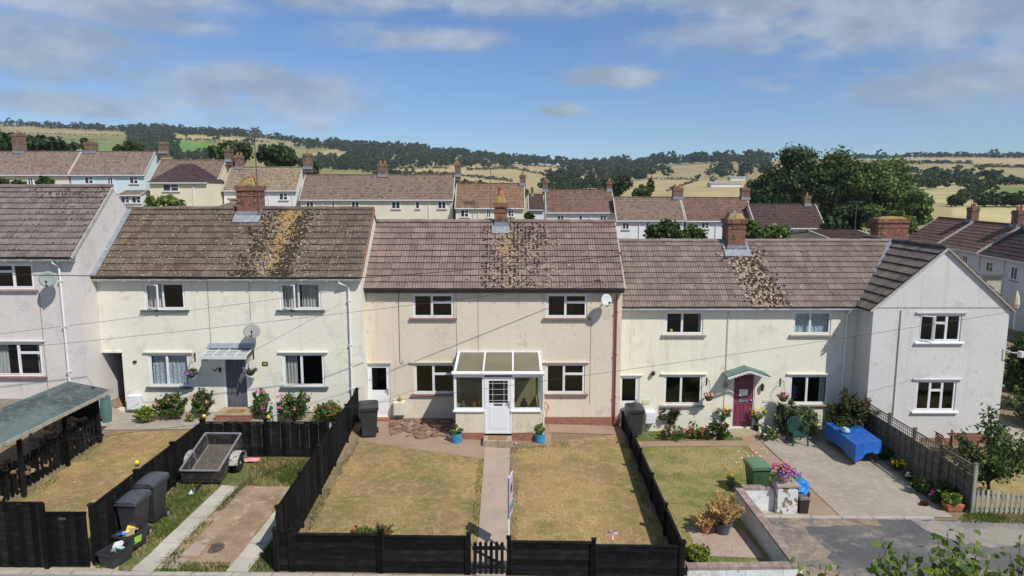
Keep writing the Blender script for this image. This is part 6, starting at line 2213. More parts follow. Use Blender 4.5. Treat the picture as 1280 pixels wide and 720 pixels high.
# frame
mb = MB()
for a_, b_ in ((pxl, dxl - .002), (dxr + .002, pxr)):
 framebox(mb, a_, b_, zs_, zg - .09, pY + .03, pY + .10, .085)
 mb.box(a_ - .04, b_ + (.0 if a_ < 0 else .04), pY - .04, pY + .12, zs_ - .05, zs_ - .001)
mb.box(pxl - .02, pxr + .02, pY - .01, pY + .12, zg - .088, zg + .02)
zwall = at(620, 440, h3.Y).z
for xs_ in (pxl, pxr - .09):
 mb.box(xs_, xs_ + .09, pY + .101, h3.Y - .003, zs_ - .05, zs_ + .05)
 mb.box(xs_, xs_ + .09, pY + .101, h3.Y - .003, zg - .10, zg - .0)
 mb.box(xs_, xs_ + .09, h3.Y - .09, h3.Y - .004, zs_ + .05, zg - .10)
 mb.bar((xs_ + .045, pY + .05, zg + .03), (xs_ + .045, h3.Y - .01, zwall - .02), .09, .07)
 mb.bar((xs_ + .045, h3.Y - .05, zg), (xs_ + .045, h3.Y - .05, zwall - .05), .08, .08)
for f in (1 / 3, 2 / 3):
 x = pxl + (pxr - pxl) * f
 mb.bar((x, pY + .02, zg + .05), (x, h3.Y - .01, zwall), .06, .06)
mb.box(pxl - .02, pxr + .02, h3.Y - .07, h3.Y - .004, zwall - .03, zwall + .04)
mb.build('frame', M['upvc'], po)
mb = MB(); mb.tube([(pxl - .06, pY - .06, zg + .0), (pxr + .06, pY - .06, zg + .0)], .06, 10); mb.box(pxl - .07, pxr + .07, pY - .06, pY - .015, zg - .06, zg + .06); mb.build('gutter', M['upvc'], po)
mb = MB(); mb.tube([(pxr + .02, pY - .05, zg - .03), (pxr + .04, pY - .04, zs_), (pxr + .04, pY - .04, .0)], .032, 8); mb.build('downpipe', M['gutter'], po)
for i in range(3):
 xa_, xb_ = pxl + (pxr - pxl) * i / 3 + .04, pxl + (pxr - pxl) * (i + 1) / 3 - .04
 mb = MB(); mb.hexa([(xa_, pY + .0, zg + .035), (xb_, pY + .0, zg + .035), (xb_, h3.Y - .08, zwall - .01), (xa_, h3.Y - .08, zwall - .01), (xa_, pY + .0, zg + .05), (xb_, pY + .0, zg + .05), (xb_, h3.Y - .08, zwall + .005), (xa_, h3.Y - .08, zwall + .005)])
 mb.build('roof_panel', M['poly_roof'], po)
gl_side = glass_mat('porch_glass', (.62, .66, .56), .80)
for a_, b_ in ((pxl + .085, dxl - .087), (dxr + .087, pxr - .085)):
 mb = MB(); mb.poly([(a_, pY + .06, zs_ + .085), (b_, pY + .06, zs_ + .085), (b_, pY + .06, zg - .175), (a_, pY + .06, zg - .175)]); mb.build('porch_pane', gl_side, po)
for xs_ in (pxl + .045, pxr - .045):
 mb = MB(); mb.poly([(xs_, pY + .1, zs_ + .05), (xs_, h3.Y - .09, zs_ + .05), (xs_, h3.Y - .09, zg - .1), (xs_, pY + .1, zg - .1)]); mb.build('porch_pane', gl_side, po)
dr = upvc_door(po, dxl, dxr, zd0, zd1, pY + .01, glass=(.54, .96), bars=True)
mb = MB(); xm = (dxl + dxr) / 2; zz = zd0 + (zd1 - zd0) * .515; mb.box(xm - .15, xm + .15, pY + .004, pY + .018, zz - .03, zz + .03); mb.build('letter_box', M['dark_metal'], dr)
mb = MB(); mb.box(dxr + .10, dxr + .17, pY + .0, pY + .028, zd0 + 1.18, zd0 + 1.32); mb.build('doorbell', M['black'], po)
# a few things inside on the porch ledges
ledge = MB(); ledge.box(pxl + .2, dxl - .15, pY + .2, pY + .5, zs_ - .06, zs_ - .02); ledge.box(dxr + .15, pxr - .2, pY + .2, pY + .5, zs_ - .06, zs_ - .02); ledge.build('inner_shelf', M['pale_wood'], po)
for (pxx, pyy, w_, h_, mm, nm, lab, cat) in ((579, 509, .10, .26, M['lead'], 'ornament', 'grey round ornament on the shelf inside the left porch window', 'ornament'),
           (593, 508, .13, .22, M['terracotta'], 'vase', 'small brown vase on the shelf inside the left porch window', 'vase'),
           (600, 505, .07, .42, M['yellow'], 'flower_vase', 'slim yellow vase on the shelf inside the left porch window', 'vase'),
           (655, 507, .15, .34, M['bin_black'], 'dark_ornament', 'dark rounded ornament inside the right porch window', 'ornament')):
 q = at(pxx, pyy, pY + .35)
 mb = MB(); mb.lathe([(w_ * .5, 0), (w_ * .9, h_ * .25), (w_ * .8, h_ * .55), (w_ * .35, h_ * .8), (w_ * .5, h_)], (q.x, pY + .35, zs_ - .019), 12)
 tag(mb.build(nm, mm, None, smooth=True), lab, cat)
# step
st = MB(); sx0, sx1 = at(604, 556, 22.6).x, at(640, 556, 22.6).x
for k in range(4):
 a_, b_ = sx0 + (sx1 - sx0) * k / 4, sx0 + (sx1 - sx0) * (k + 1) / 4
 plank('step_slab', po, ((a_ + b_) / 2, 22.78, .055), Vector((b_ - a_ - .008, 0, 0)), Vector((0, .56, 0)), Vector((0, 0, .28)), M['step_tile'])
mb = MB(); mb.box(sx0 + .18, sx1 - .18, 22.66, 22.98, .20, .215); tag(mb.build('doormat', M['doormat']), 'brown patterned doormat on the porch step', 'doormat')
q = ong(647, 556); mb = MB(); mb.lathe([(.09, 0), (.11, .04), (.085, .045), (.07, .01)], (q.x - .03, q.y, q.z + .02), 12); tag(mb.build('pet_bowl', M['steel']), 'small shiny pet bowl beside the porch step', 'bowl')


def blue_pot(px, label, seed):
 q = ong(px, 555)
 r = .19
 t = thing('plant_pot', (q.x, q.y + .15, q.z), label, 'plant pot', 'blue pots either side of the porch')
 c = (q.x, q.y + .15, q.z)
 mb = MB(); mb.lathe([(r * .88, 0), (r * .95, .03), (r, .30), (r * 1.04, .305), (r * 1.04, .335), (r * .9, .335), (r * .88, .28)], c, 20); mb.build('pot', M['pot_blue'], t, smooth=False)
 mb = MB(); mb.lathe([(.001, .28), (r * .88, .285)], c, 14); mb.build('soil', M['soil'], t)
 foliage('foliage', t, 420, (c[0], c[1], c[2] + .47), (.17, .17, .16), .055, [L['lime'], L['light']], ncl=10, cr=.07, seed=seed, probs=[.3, .7])
 return t


blue_pot(570.5, 'blue pot with a leafy shrub left of the porch steps', 3)
blue_pot(675, 'blue pot with a leafy shrub at the right corner of the porch', 4)
# gas meter boxes
def meter(px0, py0, px1, py1, Y, m, label, orn=False):
 a, b, c, d = at(px0, py0, Y).x, at(px1, py0, Y).x, at(px0, py1, Y).z, at(px0, py0, Y).z
 t = thing('meter_box', ((a + b) / 2, Y, c), label, 'meter box', 'meter boxes on the house fronts')
 mb = MB(); mb.hexa([(a, Y - .26, c), (b, Y - .26, c), (b, Y - .012, c), (a, Y - .012, c), (a, Y - .24, d - .03), (b, Y - .24, d - .03), (b, Y - .012, d), (a, Y - .012, d)]); mb.build('cabinet', m, t, bevel=.012)
 mb = MB(); mb.box(a + .03, b - .03, Y - .275, Y - .264, c + .03, d - .07); mb.build('cabinet_door', m, t, bevel=.004)
 mb = MB(); mb.tube([((a + b) / 2 - .1, Y - .1, c), ((a + b) / 2 - .1, Y - .1, c - .35)], .022, 8); mb.build('riser_pipe', M['lead'], t)
 return (a, b, c, d)


r_ = meter(492.5, 500, 507, 517, 25.0, M['box_cream'], 'cream meter box left of the porch on the middle house')
mb = MB(); c_ = ((r_[0] + r_[1]) / 2 + .03, 24.88, r_[3] + .0)
mb.lathe([(.05, -.02), (.07, .05), (.04, .11), (.055, .15), (.03, .20)], c_, 10); mb.taper(c_[0] + .05, c_[1], c_[2] + .05, c_[2] + .13, .05, .05, .02, .02)
tag(mb.build('figurine', mat('gilt_ornament', (.42, .30, .10), .6), None, smooth=True), 'small gilt figurine on top of the cream meter box', 'figurine')
meter(162, 492.5, 179, 510, 24.3, M['box_white'], 'white meter box beside the dark passage of the bead curtain house')
meter(805.5, 512, 818, 527.5, 26.5, M['box_white'], 'white meter box half hidden behind the shrub at the pale yellow house')

# crazy paving rubble
rb = thing('stone_rubble', (-3.4, 24.2, .05), 'loose bed of broken brown stone slabs below the cream meter box', 'stones')
rng = random.Random(12)
for k in range(240):
 px_ = rng.uniform(489, 566); py_ = rng.uniform(526, 549)
 if py_ > 549 - abs(px_ - 530) * .12:
  continue
 q = ong(px_, py_)
 n = rng.choice([4, 5, 5, 6]); r = rng.uniform(.05, .16)
 zc = q.z + .012 + rng.uniform(0, .045)
 tx, ty = rng.uniform(-.2, .2), rng.uniform(-.2, .2)
 ring = []
 for i in range(n):
  a = 6.28 * i / n + rng.uniform(-.3, .3); rr = r * rng.uniform(.7, 1.1)
  ring.append((rr * math.cos(a), rr * math.sin(a)))
 top = [(q.x + x, q.y + y, zc + .022 + x * tx + y * ty) for x, y in ring]
 bot = [(q.x + x, q.y + y, zc - .02 + x * tx + y * ty) for x, y in ring]
 mb = MB(); mb.raw(top + bot, [tuple(range(n))] + [(i, n + i, n + (i + 1) % n, (i + 1) % n) for i in range(n)])
 mb.build('stone', M.setdefault('rubble', mat('rubble_stone', (.25, .16, .115), .95, layers=[(5, (.17, .12, .09), .45, .7, 4), (3, (.36, .28, .23), .58, .72, 4)], var=.35)), rb)

# sale board, edge-on beside the path
sb_ = thing('sale_board', (0, 16.4, ground(0, 16.4)), 'pink and white sale board seen almost edge-on beside the garden path', 'sign')
q0 = ong(636, 672)
bx, by = at(636, 668, 15.7).x, 15.7
zt_ = at(636, 594, 15.7).z
plank('post', sb_, (bx, by, (zt_ - .2) / 2), Vector((.055, 0, 0)), Vector((0, .055, 0)), Vector((0, 0, zt_ + .15)), M['white_paint'])
zb2_ = at(636, 644, 15.7).z
ang = R(80)
ux_ = Vector((math.cos(ang), math.sin(ang), 0)); un_ = Vector((math.sin(ang), -math.cos(ang), 0))
bc = Vector((bx + .0, by, (zt_ + zb2_) / 2)) + un_ * .05 + ux_ * .02
w_b, h_b = .42, zt_ - zb2_
plank('board', sb_, bc, ux_ * w_b, un_ * .015, Vector((0, 0, h_b)), M['sale_pink'])
for side in (-1, 1):
 plank('board_stripe', sb_, bc + un_ * .011 * side + Vector((0, 0, -h_b * .22)), ux_ * w_b * .98, un_ * .004, Vector((0, 0, h_b * .07)), M['sale_green'])
 plank('board_stripe', sb_, bc + un_ * .011 * side + Vector((0, 0, -h_b * .32)), ux_ * w_b * .98, un_ * .004, Vector((0, 0, h_b * .06)), M['sale_dark'])
 plank('board_lettering', sb_, bc + un_ * .011 * side + Vector((0, 0, h_b * .18)), ux_ * w_b * .5, un_ * .004, Vector((0, 0, h_b * .2)), M['sale_dark'])
plank('board_edge', sb_, bc + Vector((0, 0, h_b / 2 + .01)), ux_ * (w_b + .02), un_ * .02, Vector((0, 0, .02)), M['white_paint'])

# paper windmill
q = at(765, 667, 15.5)
w_ = thing('garden_windmill', (q.x + .1, 15.5, ground(q.x, 15.5)), 'pink and white toy windmill flower standing in the right half lawn', 'garden windmill')
mb = MB(); mb.tube([(q.x + .10, 15.5, ground(q.x, 15.5)), (q.x + .06, 15.5, .1), (q.x, 15.5, q.z)], .009, 6); mb.build('stem', L['grass_dry'], w_)
for k in range(8):
 a = 6.283 * k / 8
 mb = MB(); c = Vector((q.x, 15.48, q.z)); d1 = Vector((math.cos(a), -.15, math.sin(a))); d2 = Vector((math.cos(a + .55), .05, math.sin(a + .55)))
 mb.poly([c, c + d1 * .14, c + (d1 + d2) * .075, c + d2 * .10]); mb.build('petal', L['fl_salmon'] if k % 2 else L['fl_white'], w_)

# ================================================================ PLANTS BY THE HOUSES
def gl(px, py):
 q = ong(px, py); return (q.x, q.y, q.z)


def gh(px0, px1, py0, py1, Y=None):
 q = ong((px0 + px1) / 2, py1)
 d = q.y * CT + (CAM_H - q.z) * ST
 return (q.x, q.y, q.z), (px1 - px0) / FPX * d, (py1 - py0) / FPX * d * 1.03


def plant(px0, px1, py0, py1, label, n, ls, mats, cat='shrub', seed=1, flowers=None, probs=None, name='shrub', dmul=1.0, ncl=14, group=None, aspect=1.5, yoff=0.0):
 loc, w, h = gh(px0, px1, py0, py1)
 loc = (loc[0], loc[1] + yoff, loc[2])
 return shrub(name, cat, loc, w, h, n, ls, mats, label, seed, group, flowers, depth=w * .8 * dmul, probs=probs, ncl=ncl, aspect=aspect)


FL = lambda *a: [L['fl_' + k] for k in a]
plant(169, 197, 505, 528, 'low yellow-green shrub beside the white meter box', 900, .07, [L['lime'], L['light']], seed=1, probs=[.6, .4])
plant(193, 234, 487, 524, 'rose bush with a few pink roses under the lace curtain window', 1500, .075, [L['mid'], L['dark'], L['light']], 'rose bush', 2, [(FL('salmon'), 7, .12)], name='rose_bush', group='rose bushes in front of the bead curtain house')
plant(240, 270, 478, 523, 'tall rose bush left of the bead curtain door', 1500, .07, [L['mid'], L['dark'], L['light']], 'rose bush', 3, [(FL('salmon'), 6, .11)], name='rose_bush', group='rose bushes in front of the bead curtain house')
plant(312, 343, 485, 524, 'rose bush with magenta roses just right of the bead curtain door', 1300, .07, [L['mid'], L['dark'], L['light']], 'rose bush', 4, [(FL('magenta', 'pink'), 9, .12)], name='rose_bush', group='rose bushes in front of the bead curtain house')
plant(343, 392, 483, 526, 'wide rose bush with pink roses under the right window', 2000, .075, [L['mid'], L['light'], L['dark']], 'rose bush', 5, [(FL('pink', 'salmon'), 11, .12)], name='rose_bush', group='rose bushes in front of the bead curtain house')
plant(388, 436, 501, 527, 'low light green bush with red blooms next to the black fence', 1600, .08, [L['light'], L['lime'], L['mid']], 'rose bush', 6, [(FL('red'), 9, .10)], name='rose_bush', probs=[.5, .2, .3], group='rose bushes in front of the bead curtain house')
plant(231, 246, 516, 527, 'small dry tuft between the two left rose bushes', 260, .06, [L['straw'], L['light']], 'plant', 7, name='small_plant')
plant(437, 470, 655, 672, 'small straggly rose plant behind the front fence', 350, .05, [L['mid'], L['light']], 'plant', 8, [(FL('red'), 3, .06)], name='rose_plant', group='straggly roses behind the black front fence')
plant(463, 495, 652, 672, 'small rose plant with red blooms and a dry stalk behind the front fence', 300, .05, [L['mid'], L['russet']], 'plant', 9, [(FL('red'), 5, .06)], name='rose_plant', group='straggly roses behind the black front fence')
# white hook thing by the step
q = at(344, 520, 21.2)
t = thing('hose_stand', (q.x, 21.2, ground(q.x, 21.2)), 'white curved hose guide beside the bead curtain door step', 'hose stand')
mb = MB(); z0 = ground(q.x, 21.2); zt3 = at(344, 501, 21.2).z
mb.box(q.x - .05, q.x + .05, 21.17, 21.23, z0, zt3 - .05); mb.tube([(q.x, 21.2, zt3 - .1), (q.x - .04, 21.2, zt3), (q.x - .16, 21.2, zt3 - .05), (q.x - .24, 21.2, zt3 - .35)], .035, 8); mb.build('body', M['upvc_grey'], t)
# door step h2
a, b = at(270, 524, 23.5), at(310, 524, 23.5)
t = thing('brick_step', ((a.x + b.x) / 2, 23.7, .6), 'red brick step with a mat below the bead curtain door', 'step')
mb = MB(); mb.box(a.x, b.x + .1, 23.45, 24.26, .35, .80); mb.build('step_body', M['brick'], t)
mb = MB(); mb.box(a.x - .02, b.x + .12, 23.42, 24.265, .801, .85); mb.build('tread', M['step_tile'], t)
mb = MB(); mb.box(a.x + .3, b.x - .2, 23.55, 23.95, .852, .868); tag(mb.build('doormat', M['doormat']), 'doormat on the brick step under the bead curtain', 'doormat')


def hanging_basket(px, py, Y, label, fl, seed, arm_side=1):
 q = at(px, py, Y - .38)
 t = thing('hanging_basket', (q.x, Y - .38, q.z - .12), label, 'hanging basket', 'hanging baskets on the house fronts')
 c = (q.x, Y - .38, q.z)
 mb = MB(); mb.lathe([(.02, -.17), (.10, -.14), (.16, -.06), (.18, .0), (.16, .0)], c, 14); mb.build('bowl', M['bin_black'] if seed % 2 else mat('coir_liner', (.13, .08, .05), .95), t, smooth=True)
 foliage('foliage', t, 220, (c[0], c[1], c[2] + .05), (.20, .20, .09), .055, [L['light'], L['mid']], ncl=8, cr=.08, seed=seed)
 blossoms('flower', t, 15, (c[0], c[1], c[2] + .05), (.23, .22, .15), .075, FL(*fl), seed)
 zt4 = c[2] + .62
 mb = MB()
 for k in range(3):
  a_ = 2.1 * k + .4
  mb.tube([(c[0] + .16 * math.cos(a_), c[1] + .16 * math.sin(a_), c[2]), (c[0], c[1], zt4 - .05)], .004, 4)
 mb.build('chain', M['black'], t)
 mb = MB(); mb.tube([(c[0], Y - .01, zt4 + .02), (c[0], c[1], zt4 + .02), (c[0], c[1] - .03, zt4 - .04)], .010, 6); mb.tube([(c[0], Y - .02, zt4 - .22), (c[0], Y - .16, zt4 - .06), (c[0], c[1] + .05, zt4 + .01)], .008, 6)
 mb.box(c[0] - .02, c[0] + .02, Y - .02, Y - .004, zt4 - .26, zt4 + .06)
 mb.build('wall_bracket', M['black'], t)


hanging_basket(239, 467, 24.3, 'hanging basket of purple flowers left of the flat white canopy', ('purple', 'lilac'), 1)
hanging_basket(313, 464, 24.3, 'hanging basket of purple flowers right of the bead curtain door', ('purple', 'purple', 'lilac'), 3)
hanging_basket(886, 496, 26.5, 'hanging basket of pink and white flowers left of the plum door', ('pink', 'white', 'yellow'), 2)
hanging_basket(979, 497, 26.5, 'hanging basket of magenta flowers right of the plum door', ('magenta', 'pink'), 4)

# plum-door garden
plant(815, 856, 497, 542, 'dense dark russet shrub beside the black wheelie bin', 3000, .075, [L['russet'], L['mid'], L['dark']], seed=21, probs=[.5, .25, .25], flowers=[(FL('magenta', 'red'), 10, .05)], yoff=.5)
plant(855, 880, 500, 541, 'upright green shrub below the ground floor window of the pale yellow house', 1300, .075, [L['mid'], L['russet'], L['light']], seed=22, flowers=[(FL('pink', 'yellow'), 8, .08)], yoff=.5, ncl=9)
plant(818, 862, 529, 548, 'low clump of bright pink bedding flowers beside the russet shrub', 700, .06, [L['mid'], L['light']], 'flowers', 23, [(FL('pink', 'salmon'), 18, .09)], name='flower_clump')
plant(857, 885, 531, 548, 'low clump of red and orange bedding flowers', 600, .06, [L['mid'], L['light']], 'flowers', 24, [(FL('red', 'orange'), 16, .09)], name='flower_clump')
plant(880, 912, 524, 549, 'leafy green clump with magenta and white flowers left of the plum door step', 900, .085, [L['mid'], L['dark'], L['light']], 'flowers', 25, [(FL('magenta', 'white'), 16, .09)], name='flower_clump')
plant(945, 975, 532, 550, 'small leafy plant with pale flowers right of the plum door step', 420, .07, [L['mid'], L['pale']], 'plant', 26, [(FL('white', 'salmon'), 6, .07)], name='small_plant')
plant(972, 1035, 505, 550, 'feathery grey-green lavender bush behind the green chair', 2200, .10, [L['silver'], L['light'], L['mid']], seed=27, probs=[.6, .2, .2], aspect=3.2, ncl=18, yoff=.62)
plant(1005, 1032, 504, 520, 'small clump of magenta flowers below the right ground floor window', 300, .06, [L['mid']], 'flowers', 28, [(FL('magenta', 'pink'), 14, .09)], name='flower_clump', yoff=-.5)
plant(1026, 1092, 487, 552, 'large dark russet green bush in the corner of the two houses', 5200, .085, [L['dark'], L['russet'], L['mid']], seed=29, probs=[.4, .3, .3], ncl=22)


def potstand(px, label, seed, fl, tall):
 q = ong(px, 543)
 y = q.y + .35
 c = (q.x, y, ground(q.x, y))
 t = thing('plant_stand', c, label, 'potted plants', 'potted plants either side of the plum door')
 mb = MB(); mb.lathe([(.10, 0), (.13, .22), (.14, .24), (.12, .24)], c, 12); mb.build('lower_pot', M['black'], t)
 mb = MB(); mb.lathe([(.09, .25), (.05, .30), (.05, tall - .16), (.13, tall), (.15, tall + .02), (.13, tall + .02)], c, 12); mb.build('upper_pot', M['green_plastic'], t)
 foliage('foliage', t, 420, (c[0], c[1], c[2] + tall + .16), (.26, .22, .20), .06, [L['lime'], L['light'], L['pale']], ncl=9, cr=.10, seed=seed)
 foliage('lower_foliage', t, 160, (c[0] + .05, c[1] - .12, c[2] + .32), (.13, .1, .1), .05, [L['light'], L['lime']], ncl=5, cr=.06, seed=seed + 1)
 blossoms('flower', t, 13, (c[0], c[1], c[2] + tall + .2), (.32, .28, .26), .09, FL(*fl), seed)
 mb = MB(); mb.lathe([(.07, 0), (.08, .1), (.05, .18), (.055, .24), (.02, .3)], (c[0] + .02, c[1] - .28, c[2] + .0), 10); mb.build('stone_figure', M['white_block'], t, smooth=True)


potstand(907, 'tiered pots of yellow and magenta flowers at the left of the plum door', 41, ('magenta', 'yellow', 'pink'), .62)
potstand(949.5, 'tiered pots of pale leafy flowers at the right of the plum door', 45, ('lilac', 'yellow'), .58)
q = ong(893, 549); mb = MB(); mb.taper(q.x, q.y, q.z, q.z + .12, .16, .1, .06, .06); mb.taper(q.x + .06, q.y, q.z + .1, q.z + .22, .06, .05, .03, .03)
tag(mb.build('garden_gnome', mat('pale_pink_stone', (.6, .42, .40), .8)), 'small pinkish garden figure on the path left of the plum door', 'garden figure')

# green garden chair
q = ong(998, 556)
ch = thing('garden_chair', (q.x, q.y, q.z), 'dark green moulded plastic armchair beside the lavender bush', 'chair')
GP = M['green_plastic']
cx, cy, cz = q.x, q.y + .12, ground(q.x, q.y + .12)
mb = MB()
for k in range(5):
 mb.box(cx - .24, cx + .24, cy - .24 + k * .096, cy - .24 + k * .096 + .085, cz + .42, cz + .445)
mb.box(cx - .26, cx + .26, cy - .27, cy - .245, cz + .37, cz + .45)
mb.build('seat', GP, ch)
mb = MB()
for k in range(7):
 a = (k - 3) / 3
 x = cx + a * .22
 mb.bar((x, cy + .25, cz + .45), (x * 1.0 + a * .03, cy + .36, cz + .92 - .10 * a * a), .05, .02)
pts = [(cx + math.sin(t_) * .29, cy + .37, cz + .62 + math.cos(t_) * .33) for t_ in [R(d) for d in range(-95, 96, 19)]]
mb.tube(pts, .022, 8)
mb.build('backrest', GP, ch)
for s in (-1, 1):
 mb = MB(); mb.bar((cx + s * .25, cy - .25, cz + .43), (cx + s * .29, cy - .30, cz), .055, .05); mb.build('leg', GP, ch)
 mb = MB(); mb.bar((cx + s * .24, cy + .24, cz + .43), (cx + s * .27, cy + .36, cz), .055, .05); mb.build('leg', GP, ch)
 mb = MB(); mb.tube([(cx + s * .27, cy - .24, cz + .42), (cx + s * .30, cy - .26, cz + .62), (cx + s * .30, cy + .0, cz + .67), (cx + s * .28, cy + .34, cz + .66)], .025, 8); mb.build('armrest', GP, ch)

# covered table with blue tarpaulin
tb = thing('covered_table', (12.0, 24.0, ground(12, 24)), 'garden table under a bright blue tarpaulin on the concrete drive', 'table')
A = at(1031, 527.5, 25.3); B = at(1073, 528, 25.3); C_ = at(1101, 555, 23.3); D = at(1068, 560, 23.0)
ztb = .0
A = onz(1032, 528, ztb); B = onz(1071, 529, ztb); C_ = onz(1102, 551, ztb); D = onz(1070, 556, ztb)
cen = (A + B + C_ + D) / 4
mb = MB()
ring = []
seg = 8
for p_, q_ in ((D, C_), (C_, B), (B, A), (A, D)):
 for k in range(seg):
  ring.append(p_.lerp(q_, k / seg))
N = len(ring)
rows = 5
hem = []
for i, p_ in enumerate(ring):
 cor = min(i % seg, seg - i % seg)
 drop = .34 + (.14 if cor == 0 else .11 if cor == 1 else .08 if cor == 2 else 0) + (.12 if i > 24 or i < 3 else -.05 if 6 < i < 14 else 0)
 hem.append(drop)
vs = []
for r in range(rows + 1):
 f = r / rows
 for i, p_ in enumerate(ring):
  o_ = (p_ - cen); o_.z = 0; o_.normalize()
  wv = (.02 + .05 * f) * f + .018 * f * math.sin(i * 2.1) + .015 * f * math.sin(i * 4.7)
  vs.append((p_.x + o_.x * wv, p_.y + o_.y * wv, ztb - hem[i] * f + .0))
fs = [(r * N + i, (r + 1) * N + i, (r + 1) * N + (i + 1) % N, r * N + (i + 1) % N) for r in range(rows) for i in range(N)]
top_in = []
base = len(vs)
for i, p_ in enumerate(ring):
 q_ = cen.lerp(p_, .55); vs.append((q_.x, q_.y, ztb + .012 * math.sin(i * 1.3) - .004))
vs.append((cen.x, cen.y, ztb + .0))
fs += [(i, (i + 1) % N, base + (i + 1) % N, base + i) for i in range(N)] + [(base + i, base + (i + 1) % N, len(vs) - 1) for i in range(N)]
mb.raw(vs, fs)
mb.build('tarpaulin', M['tarp_blue'], tb, smooth=False)
for p_ in (A, B, C_, D):
 l_ = cen.lerp(p_, .85)
 plank('leg', tb, (l_.x, l_.y, (ztb - .05 + ground(l_.x, l_.y)) / 2), Vector((.06, 0, 0)), Vector((0, .06, 0)), Vector((0, 0, ztb - .06 - ground(l_.x, l_.y))), M['grey_wood'])
mb = MB(); mb.hexa([tuple(cen.lerp(A, .9) + Vector((0, 0, -.05))), tuple(cen.lerp(D, .9) + Vector((0, 0, -.05))), tuple(cen.lerp(C_, .9) + Vector((0, 0, -.05))), tuple(cen.lerp(B, .9) + Vector((0, 0, -.05))),
     tuple(cen.lerp(A, .9) + Vector((0, 0, -.02))), tuple(cen.lerp(D, .9) + Vector((0, 0, -.02))), tuple(cen.lerp(C_, .9) + Vector((0, 0, -.02))), tuple(cen.lerp(B, .9) + Vector((0, 0, -.02)))]); mb.build('table_top', M['grey_wood'], tb)
q = onz(1057, 541, .0)
fr = thing('frog_ornament', (q.x, q.y, .0), 'pale green ornament with a leafy sprig standing on the blue tarpaulin', 'ornament')
mb = MB(); mb.lathe([(.10, .01), (.15, .05), (.14, .12), (.07, .18), (.03, .19)], (q.x, q.y, 0), 14); mb.lathe([(.03, .12), (.07, .16), (.065, .22), (.02, .25)], (q.x - .08, q.y - .05, 0), 10); mb.build('body', mat('pale_jade', (.30, .48, .42), .5), fr, smooth=True)
foliage('sprig', fr, 90, (q.x - .03, q.y + .12, .28), (.16, .1, .10), .06, L['mid'], ncl=4, cr=.07, seed=3)

# flower pot on the pillar
t = thing('flower_pot', (8.1, 19.25, .17), 'pale terracotta pot of pink and purple petunias on the peeling pillar', 'flower pot')
mb = MB(); mb.lathe([(.12, 0), (.17, .22), (.20, .23), (.20, .29), (.16, .29), (.14, .2)], (8.1, 19.25, .171), 18); mb.build('pot', mat('pale_terracotta', (.52, .36, .28), .85), t)
foliage('foliage', t, 420, (8.1, 19.25, .55), (.27, .22, .14), .07, [L['light'], L['mid']], ncl=9, cr=.10, seed=5)
blossoms('flower', t, 20, (8.02, 19.25, .58), (.34, .28, .26), .11, FL('pink', 'salmon', 'pink'), 7)
blossoms('flower', t, 24, (8.1, 19.2, .46), (.38, .28, .14), .10, FL('purple', 'lilac', 'purple'), 8)
plant(955, 1003, 583, 605, 'pale yellow-green plants behind the peeling pillar', 700, .07, [L['lime'], L['light']], 'plant', 31, name='small_plant', probs=[.5, .5], yoff=-.2)
# bag and caddy
q = ong(1002, 640)
bz = ground(8.6, 19.4)
t = thing('refuse_box', (8.72, 19.55, bz), 'black box with a shiny blue bag on it right of the peeling pillar', 'refuse box')
mb = MB(); mb.taper(8.72, 19.60, bz + .02, bz + .50, .34, .36, .44, .46); mb.build('box', M['bin_black'], t, bevel=.02)
mb = MB()
rng = random.Random(5)
n, m_ = 12, 6
vs = []
for j in range(m_ + 1):
 for i in range(n):
  a = 6.283 * i / n; f = j / m_
  r = (.26 * math.cos(f * 1.35) ** .6) * (1 + .16 * math.sin(3 * a + j) + rng.uniform(-.07, .07))
  vs.append((8.70 + r * math.cos(a), 19.6 + r * math.sin(a), bz + .48 + .36 * math.sin(f * 1.5) + rng.uniform(-.015, .015)))
mb.raw(vs, [(j * n + i, j * n + (i + 1) % n, (j + 1) * n + (i + 1) % n, (j + 1) * n + i) for j in range(m_) for i in range(n)] + [tuple(range(m_ * n, m_ * n + n))])
tag(mb.build('blue_bag', M['bag_blue']), 'crumpled shiny blue bag on the black box beside the pillar', 'bag')
t = thing('food_caddy', (8.6, 19.12, ground(8.6, 19.1)), 'small dark brown food caddy with a handle at the foot of the pillar', 'food caddy')
bz = ground(8.6, 19.1)
mb = MB(); mb.taper(8.60, 19.12, bz + .02, bz + .46, .24, .24, .30, .30); mb.build('body', mat('dark_brown_caddy', (.04, .028, .026), .45), t, bevel=.015)
mb = MB(); mb.taper(8.60, 19.12, bz + .462, bz + .53, .31, .31, .24, .24); mb.build('lid', mat('grey_caddy_lid', (.12, .105, .10), .4), t, bevel=.015)
mb = MB(); mb.tube([(8.44, 19.1, bz + .42), (8.44, 18.96, bz + .46), (8.76, 18.96, bz + .46), (8.76, 19.1, bz + .42)], .010, 6); mb.build('handle', M['black'], t)

